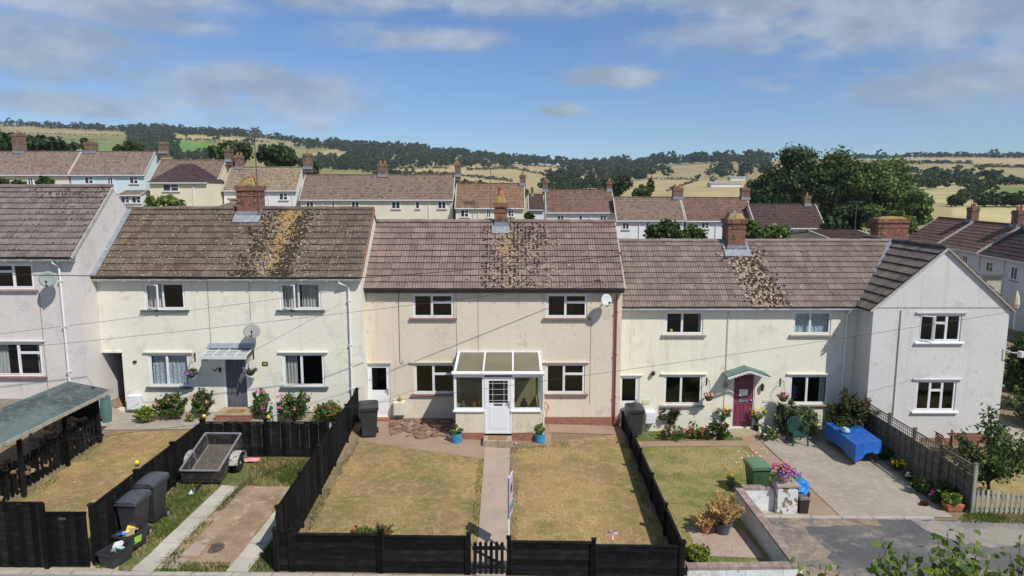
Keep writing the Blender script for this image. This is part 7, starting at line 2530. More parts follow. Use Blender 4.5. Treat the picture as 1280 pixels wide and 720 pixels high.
# dried potted plants
def potted(px, py, r, h, m, fw, fh, n, mats, label, seed, ls=.05, probs=None, cat='potted plant', name='potted_plant', aspect=2.0):
 q = ong(px, py)
 c = (q.x, q.y + r, ground(q.x, q.y + r) + .025)
 t = thing(name, c, label, cat)
 mb = MB(); mb.lathe([(r * .72, 0), (r * .95, h * .9), (r * 1.06, h * .9), (r * 1.06, h), (r * .92, h), (r * .85, h * .8)], c, 20); mb.build('pot', m, t)
 mb = MB(); mb.lathe([(.001, h * .86), (r * .9, h * .86)], c, 14); mb.build('soil', M['soil'], t)
 rg_ = np.random.default_rng(seed)
 n = int(n * 1.5)
 arr_obj('foliage', leafquads(stalky(n, (c[0], c[1], c[2] + h * .8), fw, fw, fh, 46, rg_, spread=.035, low=.12), ls, rg_, aspect=aspect), 4, mats, t, rg_.choice(len(mats), n, p=probs))
 stems('stem', t, (c[0], c[1], c[2] + h * .8), fw * .4, fh * .9, 12, .012, L['straw'], seed)
 return t


potted(906, 672, .25, .34, mat('grey_pot', (.075, .09, .11), .5), 1.15, .95, 2600, [L['straw'], L['pale']], 'large dark grey pot holding a dried straw-coloured bush', 51, ls=.034, probs=[.95, .05], aspect=3.2)
potted(884, 670, .15, .22, M['terracotta'], .8, .42, 700, [L['straw'], L['russet']], 'small terracotta pot with withered orange-brown foliage beside the grey pot', 52, ls=.04, probs=[.8, .2])
plant(853, 890, 678, 706, 'lime and yellow-green bush in the corner by the black fence', 900, .09, [L['lime'], L['light']], 'shrub', 33, name='shrub', probs=[.65, .35], aspect=2.0)
plant(905, 920, 590, 612, 'single small rose plant with a pale yellow bloom in the lawn', 160, .06, [L['mid'], L['light']], 'plant', 34, [(FL('yellow', 'white'), 2, .10)], name='rose_plant')
# daisies in the lawn
rng = np.random.default_rng(9)
pp = np.array([ong(rng.normal(945, 12), rng.normal(570, 7)) + Vector((0, 0, .05)) for _ in range(26)])
o = arr_obj('lawn_daisies', leafquads(pp, .05, rng, bias=(0, -1, 2)), 4, L['fl_white']); o['kind'] = 'stuff'

# border by the trellis fence
plant(1113, 1130, 572, 588, 'clump of bright yellow flowers beside the blue covered table', 350, .06, [L['mid']], 'flowers', 61, [(FL('yellow'), 16, .10)], name='flower_clump')
plant(1126, 1142, 586, 600, 'small clump of white flowers half way along the trellis fence', 300, .06, [L['mid'], L['dark']], 'flowers', 62, [(FL('white'), 8, .09)], name='flower_clump')
plant(1138, 1168, 596, 618, 'low dark green border plant along the trellis fence', 900, .07, [L['dark'], L['mid']], 'plant', 63, name='border_plant')
plant(1160, 1176, 612, 628, 'clump of deep pink flowers at the near end of the trellis fence', 350, .06, [L['mid']], 'flowers', 64, [(FL('pink', 'magenta'), 10, .09)], name='flower_clump')
plant(1168, 1196, 598, 630, 'dark leafy border plant by the last trellis panel', 900, .08, [L['dark'], L['mid']], 'plant', 65, name='border_plant')
plant(1095, 1115, 555, 575, 'dark sprawling plant in the shade behind the blue covered table', 500, .08, [L['dark'], L['mid']], 'plant', 66, name='border_plant')
plant(1148, 1162, 626, 632, 'low dark plum foliage spilling onto the drive edge', 200, .06, [L['russet']], 'plant', 67, name='border_plant')
q = ong(1193, 640)
t = thing('planter_basket', (q.x, q.y, q.z), 'small terracotta coloured planter of lime leaves at the foot of the trellis fence', 'planter')
mb = MB(); mb.taper(q.x, q.y + .1, q.z + .02, q.z + .24, .40, .26, .52, .34); mb.build('planter', M['terracotta'], t, bevel=.01)
foliage('foliage', t, 380, (q.x, q.y + .1, q.z + .34), (.28, .2, .14), .09, [L['lime'], L['light']], ncl=8, cr=.10, seed=8)

# fruit tree
def branchy(name, parent, segs, m):
 mb = MB()
 for (pts, r0, r1) in segs:
  n = len(pts)
  mb.tube(pts, [r0 + (r1 - r0) * i / (n - 1) for i in range(n)], 7)
 return mb.build(name, m, parent, smooth=True)


q = ong(1236, 606)
bx, by, bz = q.x, 20.2, ground(q.x, 20.2)
bx = at(1236, 600, 20.2).x
ft = thing('fruit_tree', (bx, by, bz), 'young fruit tree with drooping leaves behind the pale picket fence', 'tree')
rng = random.Random(17)
segs = []
tips = []
segs.append(([(bx, by, bz), (bx + .02, by, bz + .4), (bx - .05, by, bz + .75)], .055, .045))
for k in range(13):
 a = 6.283 * k / 13 + rng.uniform(-.3, .3)
 ln = rng.uniform(.75, 1.45)
 up = rng.uniform(.4, 1.7)
 if k in (3, 9): ln, up = .45, 2.1
 s = Vector((bx - .05, by, bz + rng.uniform(.45, .75)))
 m1 = s + Vector((math.cos(a) * ln * .5, math.sin(a) * ln * .4, up * .55))
 e = s + Vector((math.cos(a) * ln, math.sin(a) * ln * .7, up))
 segs.append(([s, m1, e], .028, .008))
 for j in range(11):
  f = .3 + .7 * j / 10
  tips.append(s.lerp(m1, f * 2) if f < .5 else m1.lerp(e, f * 2 - 1))
branchy('branch', ft, segs, L['bark'])
rg = np.random.default_rng(4)
tp = np.array([tuple(t_) for t_ in tips])
pp = np.repeat(tp, 22, axis=0) + rg.normal(size=(len(tp) * 22, 3)) * np.array([.13, .13, .14]) - np.array([0, 0, .06])
arr_obj('foliage', leafquads(pp, .075, rg, bias=(0, 0, .2), aspect=2.3), 4, [L['mid'], L['dark'], L['light']], ft, rg.choice(3, len(pp), p=[.5, .35, .15]))
# patio set behind the trellis
q = at(1212, 548, 23.9)
TW = mat('red_brown_timber', (.17, .075, .045), .7, layers=[((4, 4, 14), (.11, .05, .03), .45, .7, 4)], var=.2)
gz_ = ground(q.x, 23.9)
t = thing('patio_table', (q.x, 23.9, gz_), 'red-brown wooden patio table in front of the gable house', 'table')
for k in range(6):
 plank('table_slat', t, (q.x, 23.55 + k * .13, gz_ + .74), Vector((1.25, 0, 0)), Vector((0, .115, 0)), Vector((0, 0, .03)), TW)
for sx_ in (-1, 1):
 for sy_ in (-1, 1):
  plank('leg', t, (q.x + sx_ * .5, 23.87 + sy_ * .28, gz_ + .36), Vector((.06, 0, 0)), Vector((0, .06, 0)), Vector((0, 0, .72)), TW)
for (dx, lab) in ((-1.0, 'red-brown slatted folding chair left of the patio table'), (1.0, 'red-brown slatted folding chair right of the patio table')):
 cx = q.x + dx
 t = thing('folding_chair', (cx, 23.7, gz_), lab, 'chair', 'patio chairs')
 for k in range(5):
  plank('seat_slat', t, (cx - .18 + k * .09, 23.7, gz_ + .44), Vector((.075, 0, 0)), Vector((0, .42, 0)), Vector((0, 0, .02)), TW)
 s = 1 if dx > 0 else -1
 for k in range(5):
  plank('back_slat', t, (cx + s * .25, 23.7, gz_ + .56 + k * .085), Vector((.018, 0, 0)), Vector((0, .42, 0)), Vector((0, 0, .06)), TW)
 for a_ in (-1, 1):
  mb = MB(); mb.bar((cx - s * .22, 23.7 + a_ * .2, gz_), (cx + s * .27, 23.7 + a_ * .2, gz_ + .95), .03, .03); mb.build('leg', TW, t)
  mb = MB(); mb.bar((cx + s * .22, 23.7 + a_ * .17, gz_), (cx - s * .18, 23.7 + a_ * .17, gz_ + .44), .03, .03); mb.build('leg', TW, t)
plant(1228, 1252, 527, 552, 'yellowish shrub against the wall behind the patio set', 700, .08, [L['lime'], L['light'], L['mid']], seed=71, yoff=.6)

# dark hedge right of the gable house
for i, (px0, px1, py0, py1, Yh, lab) in enumerate(((1262, 1345, 395, 528, 30.0, 'tall dark hedge tree right of the gable house'), (1272, 1360, 470, 545, 27.5, 'dark bush beside the path at the right edge'), (1258, 1290, 462, 535, 33.0, 'dark shrub behind the gable house corner'))):
 d = Yh
 x0_, x1_ = at(px0, 450, Yh).x, at(px1, 450, Yh).x
 zt5 = at(1270, py0, Yh).z; zb5 = ground(x0_ + 1, Yh)
 shrub('hedge_tree', 'hedge', ((x0_ + x1_) / 2, Yh, zb5), x1_ - x0_, zt5 - zb5, 6500 if i == 0 else 2200, .15, [L['dark'], L['mid'], L['wood_far']], lab, 80 + i, 'dark hedge plants at the right edge', ncl=34)

# ================================================================ WIRES
def wire(label, pts, sag=.12, r=.008, group='overhead wires'):
 a, b = Vector(pts[0]), Vector(pts[1])
 n = 24
 mb = MB(); mb.tube([a.lerp(b, k / n) - Vector((0, 0, sag * 4 * (k / n) * (1 - k / n))) for k in range(n + 1)], r, 5)
 tag(mb.build('overhead_wire', M['wire']), label, 'wire', group)


def ext(p, q, f0, f1):
 return p + (q - p) * f0, p + (q - p) * f1


p, q = at(0, 342.5, 20.5), at(452, 347, 21.6)
wire('thick black overhead wire crossing left of the middle roof at gutter height', ext(p, q, -.25, 1.0), .03, .013)
wire('thick black overhead wire rising across the middle roof to its right bracket', (q, at(776, 319, 24.15)), .05, .013)
p, q = at(0, 416, 20), at(432, 362, 23.9)
wire('thin wire running up to the bracket under the gutter of the cream house', ext(p, q, -.25, 1.0), .05, .006)
p, q = at(0, 434, 20), at(700, 358, 23.0)
wire('thin wire from the left edge across the cream house to the middle gutter', ext(p, q, -.25, 1.0), .12, .006)
p, q = at(395, 503, 20.5), at(1268, 389, 23.5)
wire('long thin wire from the porch across the plum door house to the gable', ext(p, q, -.55, 1.0), .28, .0065)
# cable shadows fall by themselves

# water butt beside the passage, red hose by the porch
q = ong(124, 530)
bz = ground(-14.3, 23.2)
t = thing('water_butt', (-14.35, 23.3, bz), 'pale green water butt behind the end of the green lean-to roof', 'water butt')
mb = MB(); mb.lathe([(.15, 0), (.18, .3), (.18, .6), (.16, .92)], (-14.35, 23.3, bz), 18); mb.build('barrel', mat('pale_green_plastic', (.09, .17, .165), .5), t)
mb = MB(); mb.lathe([(.18, .921), (.19, .95), (.05, .99)], (-14.35, 23.3, bz), 18); mb.build('lid', mat('green_grey_lid', (.15, .24, .23), .5), t)
q = at(683, 510, 24.2)
mb = MB(); mb.tube([(q.x + .10 * math.sin(a_) * (1 - .02 * k), 24.1 + .02 * k, q.z + .14 * math.cos(a_)) for k, a_ in enumerate([i_ * .5 for i_ in range(26)])], .012, 6)
mb.tube([(q.x, 24.1, q.z - .1), (q.x + .05, 24.0, .1), (q.x + .12, 23.8, .0)], .012, 6)
tag(mb.build('garden_hose', M['red']), 'coiled red hose hanging at the right side of the porch', 'hose')

# ================================================================ HOUSES ON THE RISE BEHIND
def far_tile(name, base, c2):
 base, c2 = tuple(c * .82 for c in base), tuple(c * .82 for c in c2)
 return mat(name, base, .95, layers=[(.5, c2, .42, .66, 5), ((6, 6, 6), tuple(min(1, c * 1.6) for c in base), .50, .66, 4), ((3, 3, 3), tuple(c * .5 for c in base), .50, .68, 6)], spec=.1)


FT = dict(pink=far_tile('far_tiles_pinkish', (.26, .20, .165), (.20, .145, .125)), brown=far_tile('far_tiles_brown', (.21, .155, .122), (.25, .185, .14)), orange=far_tile('far_tiles_orange', (.25, .155, .105), (.20, .125, .09)),
   red=far_tile('far_tiles_red', (.20, .125, .10), (.165, .105, .085)), dark=far_tile('far_tiles_dark', (.085, .058, .052), (.11, .07, .06)), purple=far_tile('far_tiles_purple', (.095, .062, .068), (.075, .05, .055)), lichen=far_tile('far_tiles_lichen', (.31, .245, .165), (.24, .18, .14)))
FW = dict(white=mat('far_white_wall', (.68, .69, .70), .9, layers=[(.8, (.60, .60, .60), .5, .8, 4)]), blue=mat('far_pale_blue_wall', (.58, .69, .73), .9, layers=[(.8, (.52, .63, .67), .5, .8, 4)]),
   cream=mat('far_cream_wall', (.68, .64, .52), .9, layers=[(.8, (.60, .56, .45), .5, .8, 4)]), yellow=mat('far_yellow_wall', (.68, .64, .47), .9, layers=[(.8, (.60, .56, .41), .5, .8, 4)]))


def back_house(label, P0, P1, zr, half, drop, tile, wall, wins=(), chims=(), pipes=(), courses=9, group='houses on the rise behind the terrace', hip=False, name='distant_house', skip_group=False, vr=False):
 """P0,P1 = the two ends of the eave (world, same height) seen from the front; drop = wall height"""
 P0, P1 = Vector(P0), Vector(P1)
 ze = (P0.z + P1.z) / 2
 ux = Vector((P1.x - P0.x, P1.y - P0.y, 0)); ln = ux.length; ux.normalize()
 ub = Vector((-ux.y, ux.x, 0))
 O_ = Vector((P0.x, P0.y, ze))
 F = lambda u, v, w: O_ + ux * u + ub * v + Vector((0, 0, w))
 t = thing(name, (*(F(ln / 2, half, 0).xy), ze - drop), label, 'house', group)
 oh = .25
 rz = zr - ze
 mb = MB()
 c = [F(.12, oh, -drop), F(ln - .12, oh, -drop), F(ln - .12, 2 * half - oh, -drop), F(.12, 2 * half - oh, -drop)]
 k = [F(.12, oh, -.02), F(ln - .12, oh, -.02), F(ln - .12, 2 * half - oh, -.02), F(.12, 2 * half - oh, -.02)]
 mb.hexa(c + k)
 if not hip:
  mb.poly([k[0], k[3], F(.12, half, rz - .1)]); mb.poly([k[2], k[1], F(ln - .12, half, rz - .1)])
 mb.build('wall', FW[wall], t)
 mb = MB()
 hi = half if hip else 0
 for q in range(courses):
  f0, f1 = q / courses, (q + 1) / courses
  i0, i1 = hi * f0, hi * f1
  for sgn in (0, 1):
   v0, v1 = half * f0, half * f1
   if sgn: v0, v1 = 2 * half - v0, 2 * half - v1
   a = [F(i0, v0, rz * f0 + .05), F(ln - i0, v0, rz * f0 + .05), F(ln - i1, v1, rz * f1 + .012), F(i1, v1, rz * f1 + .012)]
   mb.poly(a if not sgn else a[::-1])
   b = [F(i0, v0, rz * f0 - .03), F(ln - i0, v0, rz * f0 - .03), a[1], a[0]]
   mb.poly(b if not sgn else b[::-1])
  if hip:
   mb.poly([F(i0, 2 * half - i0, rz * f0 + .05), F(i0, i0, rz * f0 + .05), F(i1, i1, rz * f1 + .012), F(i1, 2 * half - i1, rz * f1 + .012)])
   mb.poly([F(ln - i0, i0, rz * f0 + .05), F(ln - i0, 2 * half - i0, rz * f0 + .05), F(ln - i1, 2 * half - i1, rz * f1 + .012), F(ln - i1, i1, rz * f1 + .012)])
 roof = mb.build('roof', FT[tile], t)
 if not hip:
  rd_ = MB(); rd_.bar(F(0, half, rz + .03), F(ln, half, rz + .03), .22, .10); rd_.build('ridge', FT[tile], roof)
  for u in (.06, ln - .06):
   vg = MB(); vg.bar(F(u, 0, .02), F(u, half, rz + .01), .10, .10); vg.bar(F(u, 2 * half, .02), F(u, half, rz + .01), .10, .10); vg.build('verge', M['concrete_verge'], roof)
 g = MB(); g.bar(F(0, -.03, -.06), F(ln, -.03, -.06), .10, .10); g.build('gutter', M['gutter'], t)
 for (u, w0, w, h, kind) in wins:
  mb = MB()
  x0, x1, z1, z0 = u, u + w, -w0, -w0 - h
  fb = MB()
  framebox(fb, x0, x1, z0, z1, oh - .05, oh + .02, .09)
  if kind >= 2: fb.box((x0 + x1) / 2 - .04, (x0 + x1) / 2 + .04, oh - .05, oh + .02, z0 + .09, z1 - .09)
  if kind >= 3: fb.box((x0 + x1) / 2 + .04, x1 - .09, oh - .05, oh + .02, z1 - .42, z1 - .36)
  mb.raw([F(*v) for v in fb.v], fb.f)
  wo2 = mb.build('window', M['upvc'], t)
  mb = MB(); mb.poly([F(x0 + .08, oh - .012, z0 + .08), F(x1 - .08, oh - .012, z0 + .08), F(x1 - .08, oh - .012, z1 - .08), F(x0 + .08, oh - .012, z1 - .08)]); mb.build('pane', M['window_far'], wo2)
  mb = MB(); sbx = MB(); sbx.box(x0 - .08, x1 + .08, oh - .10, oh - .002, z0 - .09, z0 - .001); mb.raw([F(*v) for v in sbx.v], sbx.f); mb.build('sill', M['sill_stone'], wo2)
 for (u, w, h, brick, extra) in chims:
  base = MB(); b = MB()
  b.box(u - w / 2, u + w / 2, half - .32, half + .32, rz - .6, rz + h - .35)
  b.box(u - w / 2 - .05, u + w / 2 + .05, half - .37, half + .37, rz + h - .349, rz + h - .1)
  b.box(u - w / 2, u + w / 2, half - .32, half + .32, rz + h - .099, rz + h)
  base.raw([F(*v) for v in b.v], b.f)
  co = base.build('chimney', M[brick], t)
  for dx_ in ((0,) if extra == 1 else (-w / 4, w / 4) if extra == 2 else ()):
   pm_ = MB(); pc = F(u + dx_, half, rz + h); pm_.lathe([(.13, -.02), (.11, .3), (.13, .34), (.09, .34)], pc, 8); pm_.build('chimney_pot', M['terracotta'], co)
  fl = MB(); fb = MB(); fb.box(u - w / 2 - .06, u + w / 2 + .06, half - .42, half - .321, rz - .25, rz + .05); fl.raw([F(*v) for v in fb.v], fb.f); fl.build('lead_flashing', M['lead'], co)
 for u in pipes:
  mb = MB(); mb.tube([F(u, oh - .06, -.1), F(u, oh - .06, -drop)], .05, 6); mb.build('downpipe', M['gutter'], t)
 return t, F, rz


def bh(label, px0, px1, pr, pe, Y, tile, wall, wins=(), chims=(), pipes=(), half=2.9, drop=4.9, **kw):
 """frontal house: pixel x ends, ridge and eave rows, depth"""
 P0, P1 = at(px0, pe, Y), at(px1, pe, Y)
 zr = at((px0 + px1) / 2, pr, Y + half).z
 k = Y * CT / FPX * 1.03      # metres per pixel about there
 W = [((a - px0) * k * .99, (t0 - pe) * k, (b - a) * k, (t1 - t0) * k, kd) for a, b, t0, t1, kd in wins]
 k2 = (Y + half) * CT / FPX * 1.03
 Cc = [(((a + b) / 2 - px0) * k, (b - a) * k2, max(.9, (pr - t0) * k2), br, ex) for a, b, t0, br, ex in chims]
 return back_house(label, P0, P1, zr, half, drop, tile, wall, W, Cc, [(p_ - px0) * k for p_ in pipes], **kw)


BP = 'brick_plain'
bh('cream walled terrace house at the far left of the back row', -60, 85, 189.5, 218.5, 80, 'pink', 'cream', [(30, 37, 221, 232, 2)], [(-3, 10, 168, BP, 1)], [17])
bh('pale blue house with a mottled roof in the back row', 85, 181, 189.5, 218.5, 80, 'pink', 'blue', [(103, 114, 220.5, 229.5, 3), (131, 138, 221, 230, 2), (158, 169, 220.5, 229.5, 3)], [(91, 104, 178, BP, 1), (183, 193, 178, BP, 0)], [138.5])
bh('cream house with a brown roof behind a purple hipped bay', 186, 272, 200, 227, 78, 'brown', 'yellow', [], [(268, 276, 187, BP, 1)], [])
t_, F_, rz_ = bh('purple hipped roof wing of the cream house in the back row', 184, 259, 204.5, 228, 74.5, 'purple', 'yellow', [(201, 221, 229.5, 239, 3)], (), [238], half=2.6, hip=True, name='house_wing')
bh('white house with a pale lichen-covered roof, left of the long cream terrace', 277, 371, 209, 238, 78, 'lichen', 'white', [(346, 357, 241, 250, 3), (296, 303, 241, 249, 2)], [(284, 293, 195, BP, 2), (369, 379, 193, BP, 1)], [333, 362])
bh('long cream terrace with a wide brown roof at the centre of the back row', 373, 567, 218.5, 249.5, 76, 'brown', 'cream', [(381, 391, 251.5, 260.5, 2), (413, 417, 251.5, 260, 1), (437, 447, 251.5, 260.5, 2), (486.5, 497.5, 251.5, 261, 2), (516, 521.5, 251.5, 261, 1), (543.5, 554, 251.5, 261, 2)],
 [(465, 476, 205, BP, 2), (561, 568, 205, BP, 1)], [401, 531, 558])
bh('cream house with an orange-brown roof stepping down from the long terrace', 568, 656.5, 229.5, 260, 75, 'orange', 'cream', [(575, 585.5, 262, 271.5, 3), (607, 613, 262, 272, 2), (633.5, 641.5, 262, 271, 3)], [(648, 655, 219, BP, 1)], [597])
bh('small white gabled house squeezed behind the middle chimney', 660, 681, 243, 262, 84, 'dark', 'white', [(664, 668, 266, 272, 1)], [(664, 667, 238, BP, 0)], half=2.2)
bh('white house with a reddish roof and two chimneys, right of the middle chimney', 682, 769.5, 237, 265.5, 75, 'red', 'white', [(696, 705, 269, 277, 2), (723, 728, 269, 277, 1), (749, 757.5, 269, 277, 2)], [(680, 686, 226, BP, 1), (760, 766.5, 227, BP, 1)], [737])
bh('white house with a brown roof above the dark round bush', 770, 857, 246.5, 275.5, 73, 'brown', 'white', [(778, 787, 278, 287, 2), (807, 811.5, 278, 287, 1)], [(846, 858, 235, BP, 2)], [799])
bh('white house with a rust red roof behind the plum house chimney', 857.5, 944, 247, 276, 73, 'red', 'white', [(877, 887, 277.5, 286, 3)], [(934, 944, 235, BP, 1)], [895])
bh('pale yellow house with a dark roof at the end of the back row', 944.5, 1033, 255, 285, 71, 'dark', 'yellow', [(988, 993, 287, 295, 1), (1010, 1020, 286.5, 295.5, 3)], [(1016, 1023, 245, BP, 1)], [980])
# right-hand row runs towards the camera
pts = [(43.4, 75.5), (41.9, 67.3), (40.4, 59.1), (38.9, 50.9), (37.0, 41.0)]
labs = ['far end house of the side row at the right, dark red roof', 'second house of the side row at the right, weathered red-brown roof', 'third house of the side row at the right, dark purple roof', 'nearest house of the side row, cut by the right edge']
tl = ['red', 'red', 'purple', 'dark']
for i in range(4):
 # viewed from the west: eave runs from far (left) to near (right)
 P0, P1 = Vector((*pts[i], 3.65 - .12 * i)), Vector((*pts[i + 1], 3.65 - .12 * i))
 back_house(labs[i], P0, P1, 6.0 - .1 * i, 3.3, 6.5, tl[i], 'white', [(1.2, .5, 1.2, 1.1, 3), (5.2, .5, 1.0, 1.1, 2), (1.4, 3.1, 1.4, 1.1, 3)], [(7.6 if i < 2 else 1.5, 1.1, 1.25, BP, 2)], [4.1])
# near roofs glimpsed over the front ridge
bh('low brown hipped roof just behind the chimney with the tall aerial', 254, 304, 248, 264, 47, 'brown', 'cream', half=2.0, drop=4.5, hip=True, name='garden_house')
bh('conservatory wing beside the pale blue house', 146, 176, 238.5, 243.5, 74, 'lichen', 'white', [(149, 160, 245, 254, 3), (162, 174, 245, 254, 3)], half=1.6, drop=3.2, name='conservatory')
bh('dark ridge of a roof directly behind the gable house', 1037, 1106, 288.5, 300, 38, 'dark', 'cream', half=3.0, drop=4.4, name='rear_house')
t = thing('brick_chimney_stack', (17.9, 32, 3.5), 'broad red brick chimney stack rising behind the gable house', 'chimney')
Yc = 31.5
xa, xb = at(1092.5, 290, Yc).x, at(1130, 290, Yc).x
zt = at(1110, 273, Yc).z
chimney(t, xa, xb, Yc - .35, Yc + .35, 2.5, zt, brick='brick_old', cap=.10, corbel=.05, pots=[(xa + .45, .06, .11, .25)], name='stack')
mb = MB(); mb.lathe([(.16, .0), (.16, .22), (.2, .23), (.2, .28), (.02, .3)], (xa + .45, Yc, zt + .06), 10); mb.build('cowl', M['black'], t)
# gulls / ornaments on far ridge: two pale birds sitting on the rear ridge
q = at(1047, 285, 38 + 3)
# small lean-to and parasol behind the gable house
q = at(1236, 352, 44)
t = thing('garden_shed', (q.x, 44, q.z - 3), 'low brown timber shed with a flat roof behind the gable house', 'shed')
a, b = at(1222, 350, 44).x, at(1252, 350, 44).x
mb = MB(); mb.box(a, b, 44, 47, at(1230, 372, 44).z - 2, at(1230, 345, 44).z); mb.build('wall', M['pale_wood'], t)
mb = MB(); mb.box(a - .2, b + .2, 43.8, 47.2, at(1230, 345, 44).z + .001, at(1230, 345, 44).z + .14); mb.build('roof', M['sill_dark'], t)
q = at(1270, 376, 42)
t = thing('closed_parasol', (q.x, 42, q.z - 1.6), 'closed cream garden parasol behind the gable house', 'parasol')
mb = MB(); mb.tube([(q.x, 42, q.z - 1.8), (q.x, 42, q.z + .6)], .03, 6); mb.build('pole', M['pale_wood'], t)
mb = MB(); mb.lathe([(.16, -.45), (.22, -.2), (.17, .25), (.05, .62)], (q.x, 42, q.z), 8); mb.build('folded_canopy', mat('cream_canvas', (.55, .50, .38), .9), t)

# aerials on the back row
def aerial(px, py0, py1, Y, label, kind='yagi'):
 a, b = at(px, py0, Y), at(px, py1, Y)
 t = thing('roof_aerial', (a.x, Y, b.z), label, 'aerial', 'aerials on the back row of houses')
 mb = MB(); mb.tube([(a.x, Y, b.z), (a.x, Y, a.z)], .03, 5); mb.build('mast', M['dark_metal'], t)
 mb = MB()
 if kind == 'yagi':
  mb.bar((a.x - .6, Y, a.z), (a.x + .6, Y, a.z), .03, .03)
  for k in range(6):
   mb.bar((a.x - .6 + .24 * k, Y - .2, a.z), (a.x - .6 + .24 * k, Y + .2, a.z), .02, .02)
 else:
  for k in range(4):
   mb.bar((a.x - .75, Y, a.z - .28 * k), (a.x + .75, Y, a.z - .28 * k), .05, .05)
  mb.bar((a.x - .4, Y + .03, a.z + .1), (a.x - .4, Y + .03, a.z - 1.0), .04, .04)
  mb.bar((a.x + .4, Y + .03, a.z + .1), (a.x + .4, Y + .03, a.z - 1.0), .04, .04)
 mb.build('aerial_array', M['dark_metal'], t)


aerial(560.5, 186, 210, 79, 'thin aerial mast on the chimney at the end of the long cream terrace')
aerial(613, 201, 262, 73, 'large ladder-shaped aerial on a tall mast over the orange-brown roof', 'grid')
aerial(758.5, 199, 230, 78, 'thin aerial mast above the right chimney of the reddish roof')
aerial(726, 214, 238, 78, 'thin bare aerial mast behind the reddish roof')
aerial(1071, 252, 296, 52, 'dark pole with pale fittings in front of the big trees')
aerial(1219, 232, 262, 62, 'faint aerial mast over the side row at the right')
aerial(291, 178, 198, 80, 'pale aerial mast on the double chimney of the lichen roof')

# shrubs and trees between the rows
def tree(label, px0, px1, py0, py1, Y, n, ls, mats, seed, probs=None, ncl=30, cat='tree', name='tree', group=None, hmul=1.0, zb=None, cr=None):
 x0, x1 = at(px0, py0, Y).x, at(px1, py0, Y).x
 zt = at((px0 + px1) / 2, py0, Y).z
 zc = at((px0 + px1) / 2, py1, Y).z        # underside of the crown
 xm = (x0 + x1) / 2
 g = ground(xm, Y) if zb is None else zb
 t = thing(name, (xm, Y, g), label, cat, group)
 w, h = x1 - x0, zt - zc
 c = (xm, Y, (zt + zc) / 2)
 foliage('crown', t, n, c, (w * .42, w * .36, h * .43), ls, mats, ncl=ncl, cr=cr or min(w, h) * .17, seed=seed, probs=probs, shell=.30)
 mb = MB()
 r = max(.12, w * .025)
 mb.tube([(xm, Y, g - .3), (xm + .05 * w, Y, zc + .1 * h), (xm - .02 * w, Y, zc + .6 * h)], [r * 1.2, r, r * .4], 8)
 rg = random.Random(seed)
 for k in range(8):
  a = rg.uniform(0, 6.28)
  s = Vector((xm + .03 * w, Y, zc + h * rg.uniform(0, .35)))
  mb.tube([s, s + Vector((math.cos(a) * w * .18, math.sin(a) * w * .16, h * .18)), s + Vector((math.cos(a) * w * .34, math.sin(a) * w * .3, h * .38))], [r * .45, r * .3, r * .1], 5)
 mb.build('trunk', L['bark'], t, smooth=True)
 return t


tree('loose pale leafy shrub rising behind the cream house ridge', 176, 232, 243, 268, 36, 900, .20, [L['pale'], L['light']], 101, cat='shrub', name='shrub', ncl=16)
tree('small olive shrub at the far left in front of the cream terrace', -10, 10, 220, 236, 60, 600, .22, [L['mid'], L['russet']], 102, cat='shrub', name='shrub')
tree('dark rounded shrub in front of the far left terrace', 42, 68, 220, 236, 60, 1000, .22, [L['dark'], L['mid']], 103, cat='shrub', name='shrub')
tree('small dark shrub left of the rounded one in front of the terrace', 12, 30, 224, 236, 60, 500, .22, [L['dark'], L['mid']], 104, cat='shrub', name='shrub')
tree('dark bushy tree above the plum door roof, left of its chimney', 806, 860, 276, 318, 42, 4200, .17, [L['dark'], L['mid']], 105, probs=[.6, .4], cat='tree')
tree('lighter thin leafed tree touching the dark bush above the plum door roof', 850, 882, 278, 312, 43, 1400, .17, [L['light'], L['mid']], 106)
tree('mid green tree right of the plum house chimney', 922, 962, 276, 315, 40, 2600, .17, [L['light'], L['mid'], L['dark']], 107)
tree('lighter green tree further right of the plum house chimney', 950, 992, 279, 312, 41, 2200, .17, [L['mid'], L['light'], L['pale']], 108)
tree('dark green corner of shrub beside the small white gabled house', 655, 668, 264, 280, 66, 400, .25, [L['dark'], L['mid']], 109, cat='shrub', name='shrub')
# the big group at the right
tree('huge dark green tree, left and tallest of the big group', 945, 1052, 184, 300, 104, 46000, .36, [L['dark'], L['mid']], 110, probs=[.7, .3], ncl=60, group='big trees beyond the end of the back row')
tree('dark green tree with lighter top at the middle of the big group', 1004, 1098, 187, 300, 100, 30000, .34, [L['mid'], L['dark'], L['wood_far']], 111, probs=[.55, .3, .15], ncl=48, group='big trees beyond the end of the back row')
tree('bright mid green tree at the right of the big group', 1054, 1146, 192, 300, 96, 30000, .32, [L['mid'], L['light'], L['pale']], 112, probs=[.2, .45, .35], ncl=46, group='big trees beyond the end of the back row')
tree('small yellow-green tree at the right foot of the big group', 1128, 1168, 232, 290, 90, 5000, .40, [L['light'], L['pale']], 113, ncl=24, group='big trees beyond the end of the back row')
tree('dark tree filling the gap below the big group', 1032, 1090, 255, 305, 70, 7000, .34, [L['dark'], L['wood_far']], 114, ncl=26, group='big trees beyond the end of the back row')
tree('bushy green tree before the side row at the right', 1090, 1150, 258, 300, 66, 5000, .32, [L['mid'], L['light']], 115, ncl=24, group='big trees beyond the end of the back row')
tree('dark tree at the left of the big group behind the pale yellow house', 925, 965, 222, 275, 108, 5000, .45, [L['dark'], L['mid']], 119, ncl=22, group='big trees beyond the end of the back row')
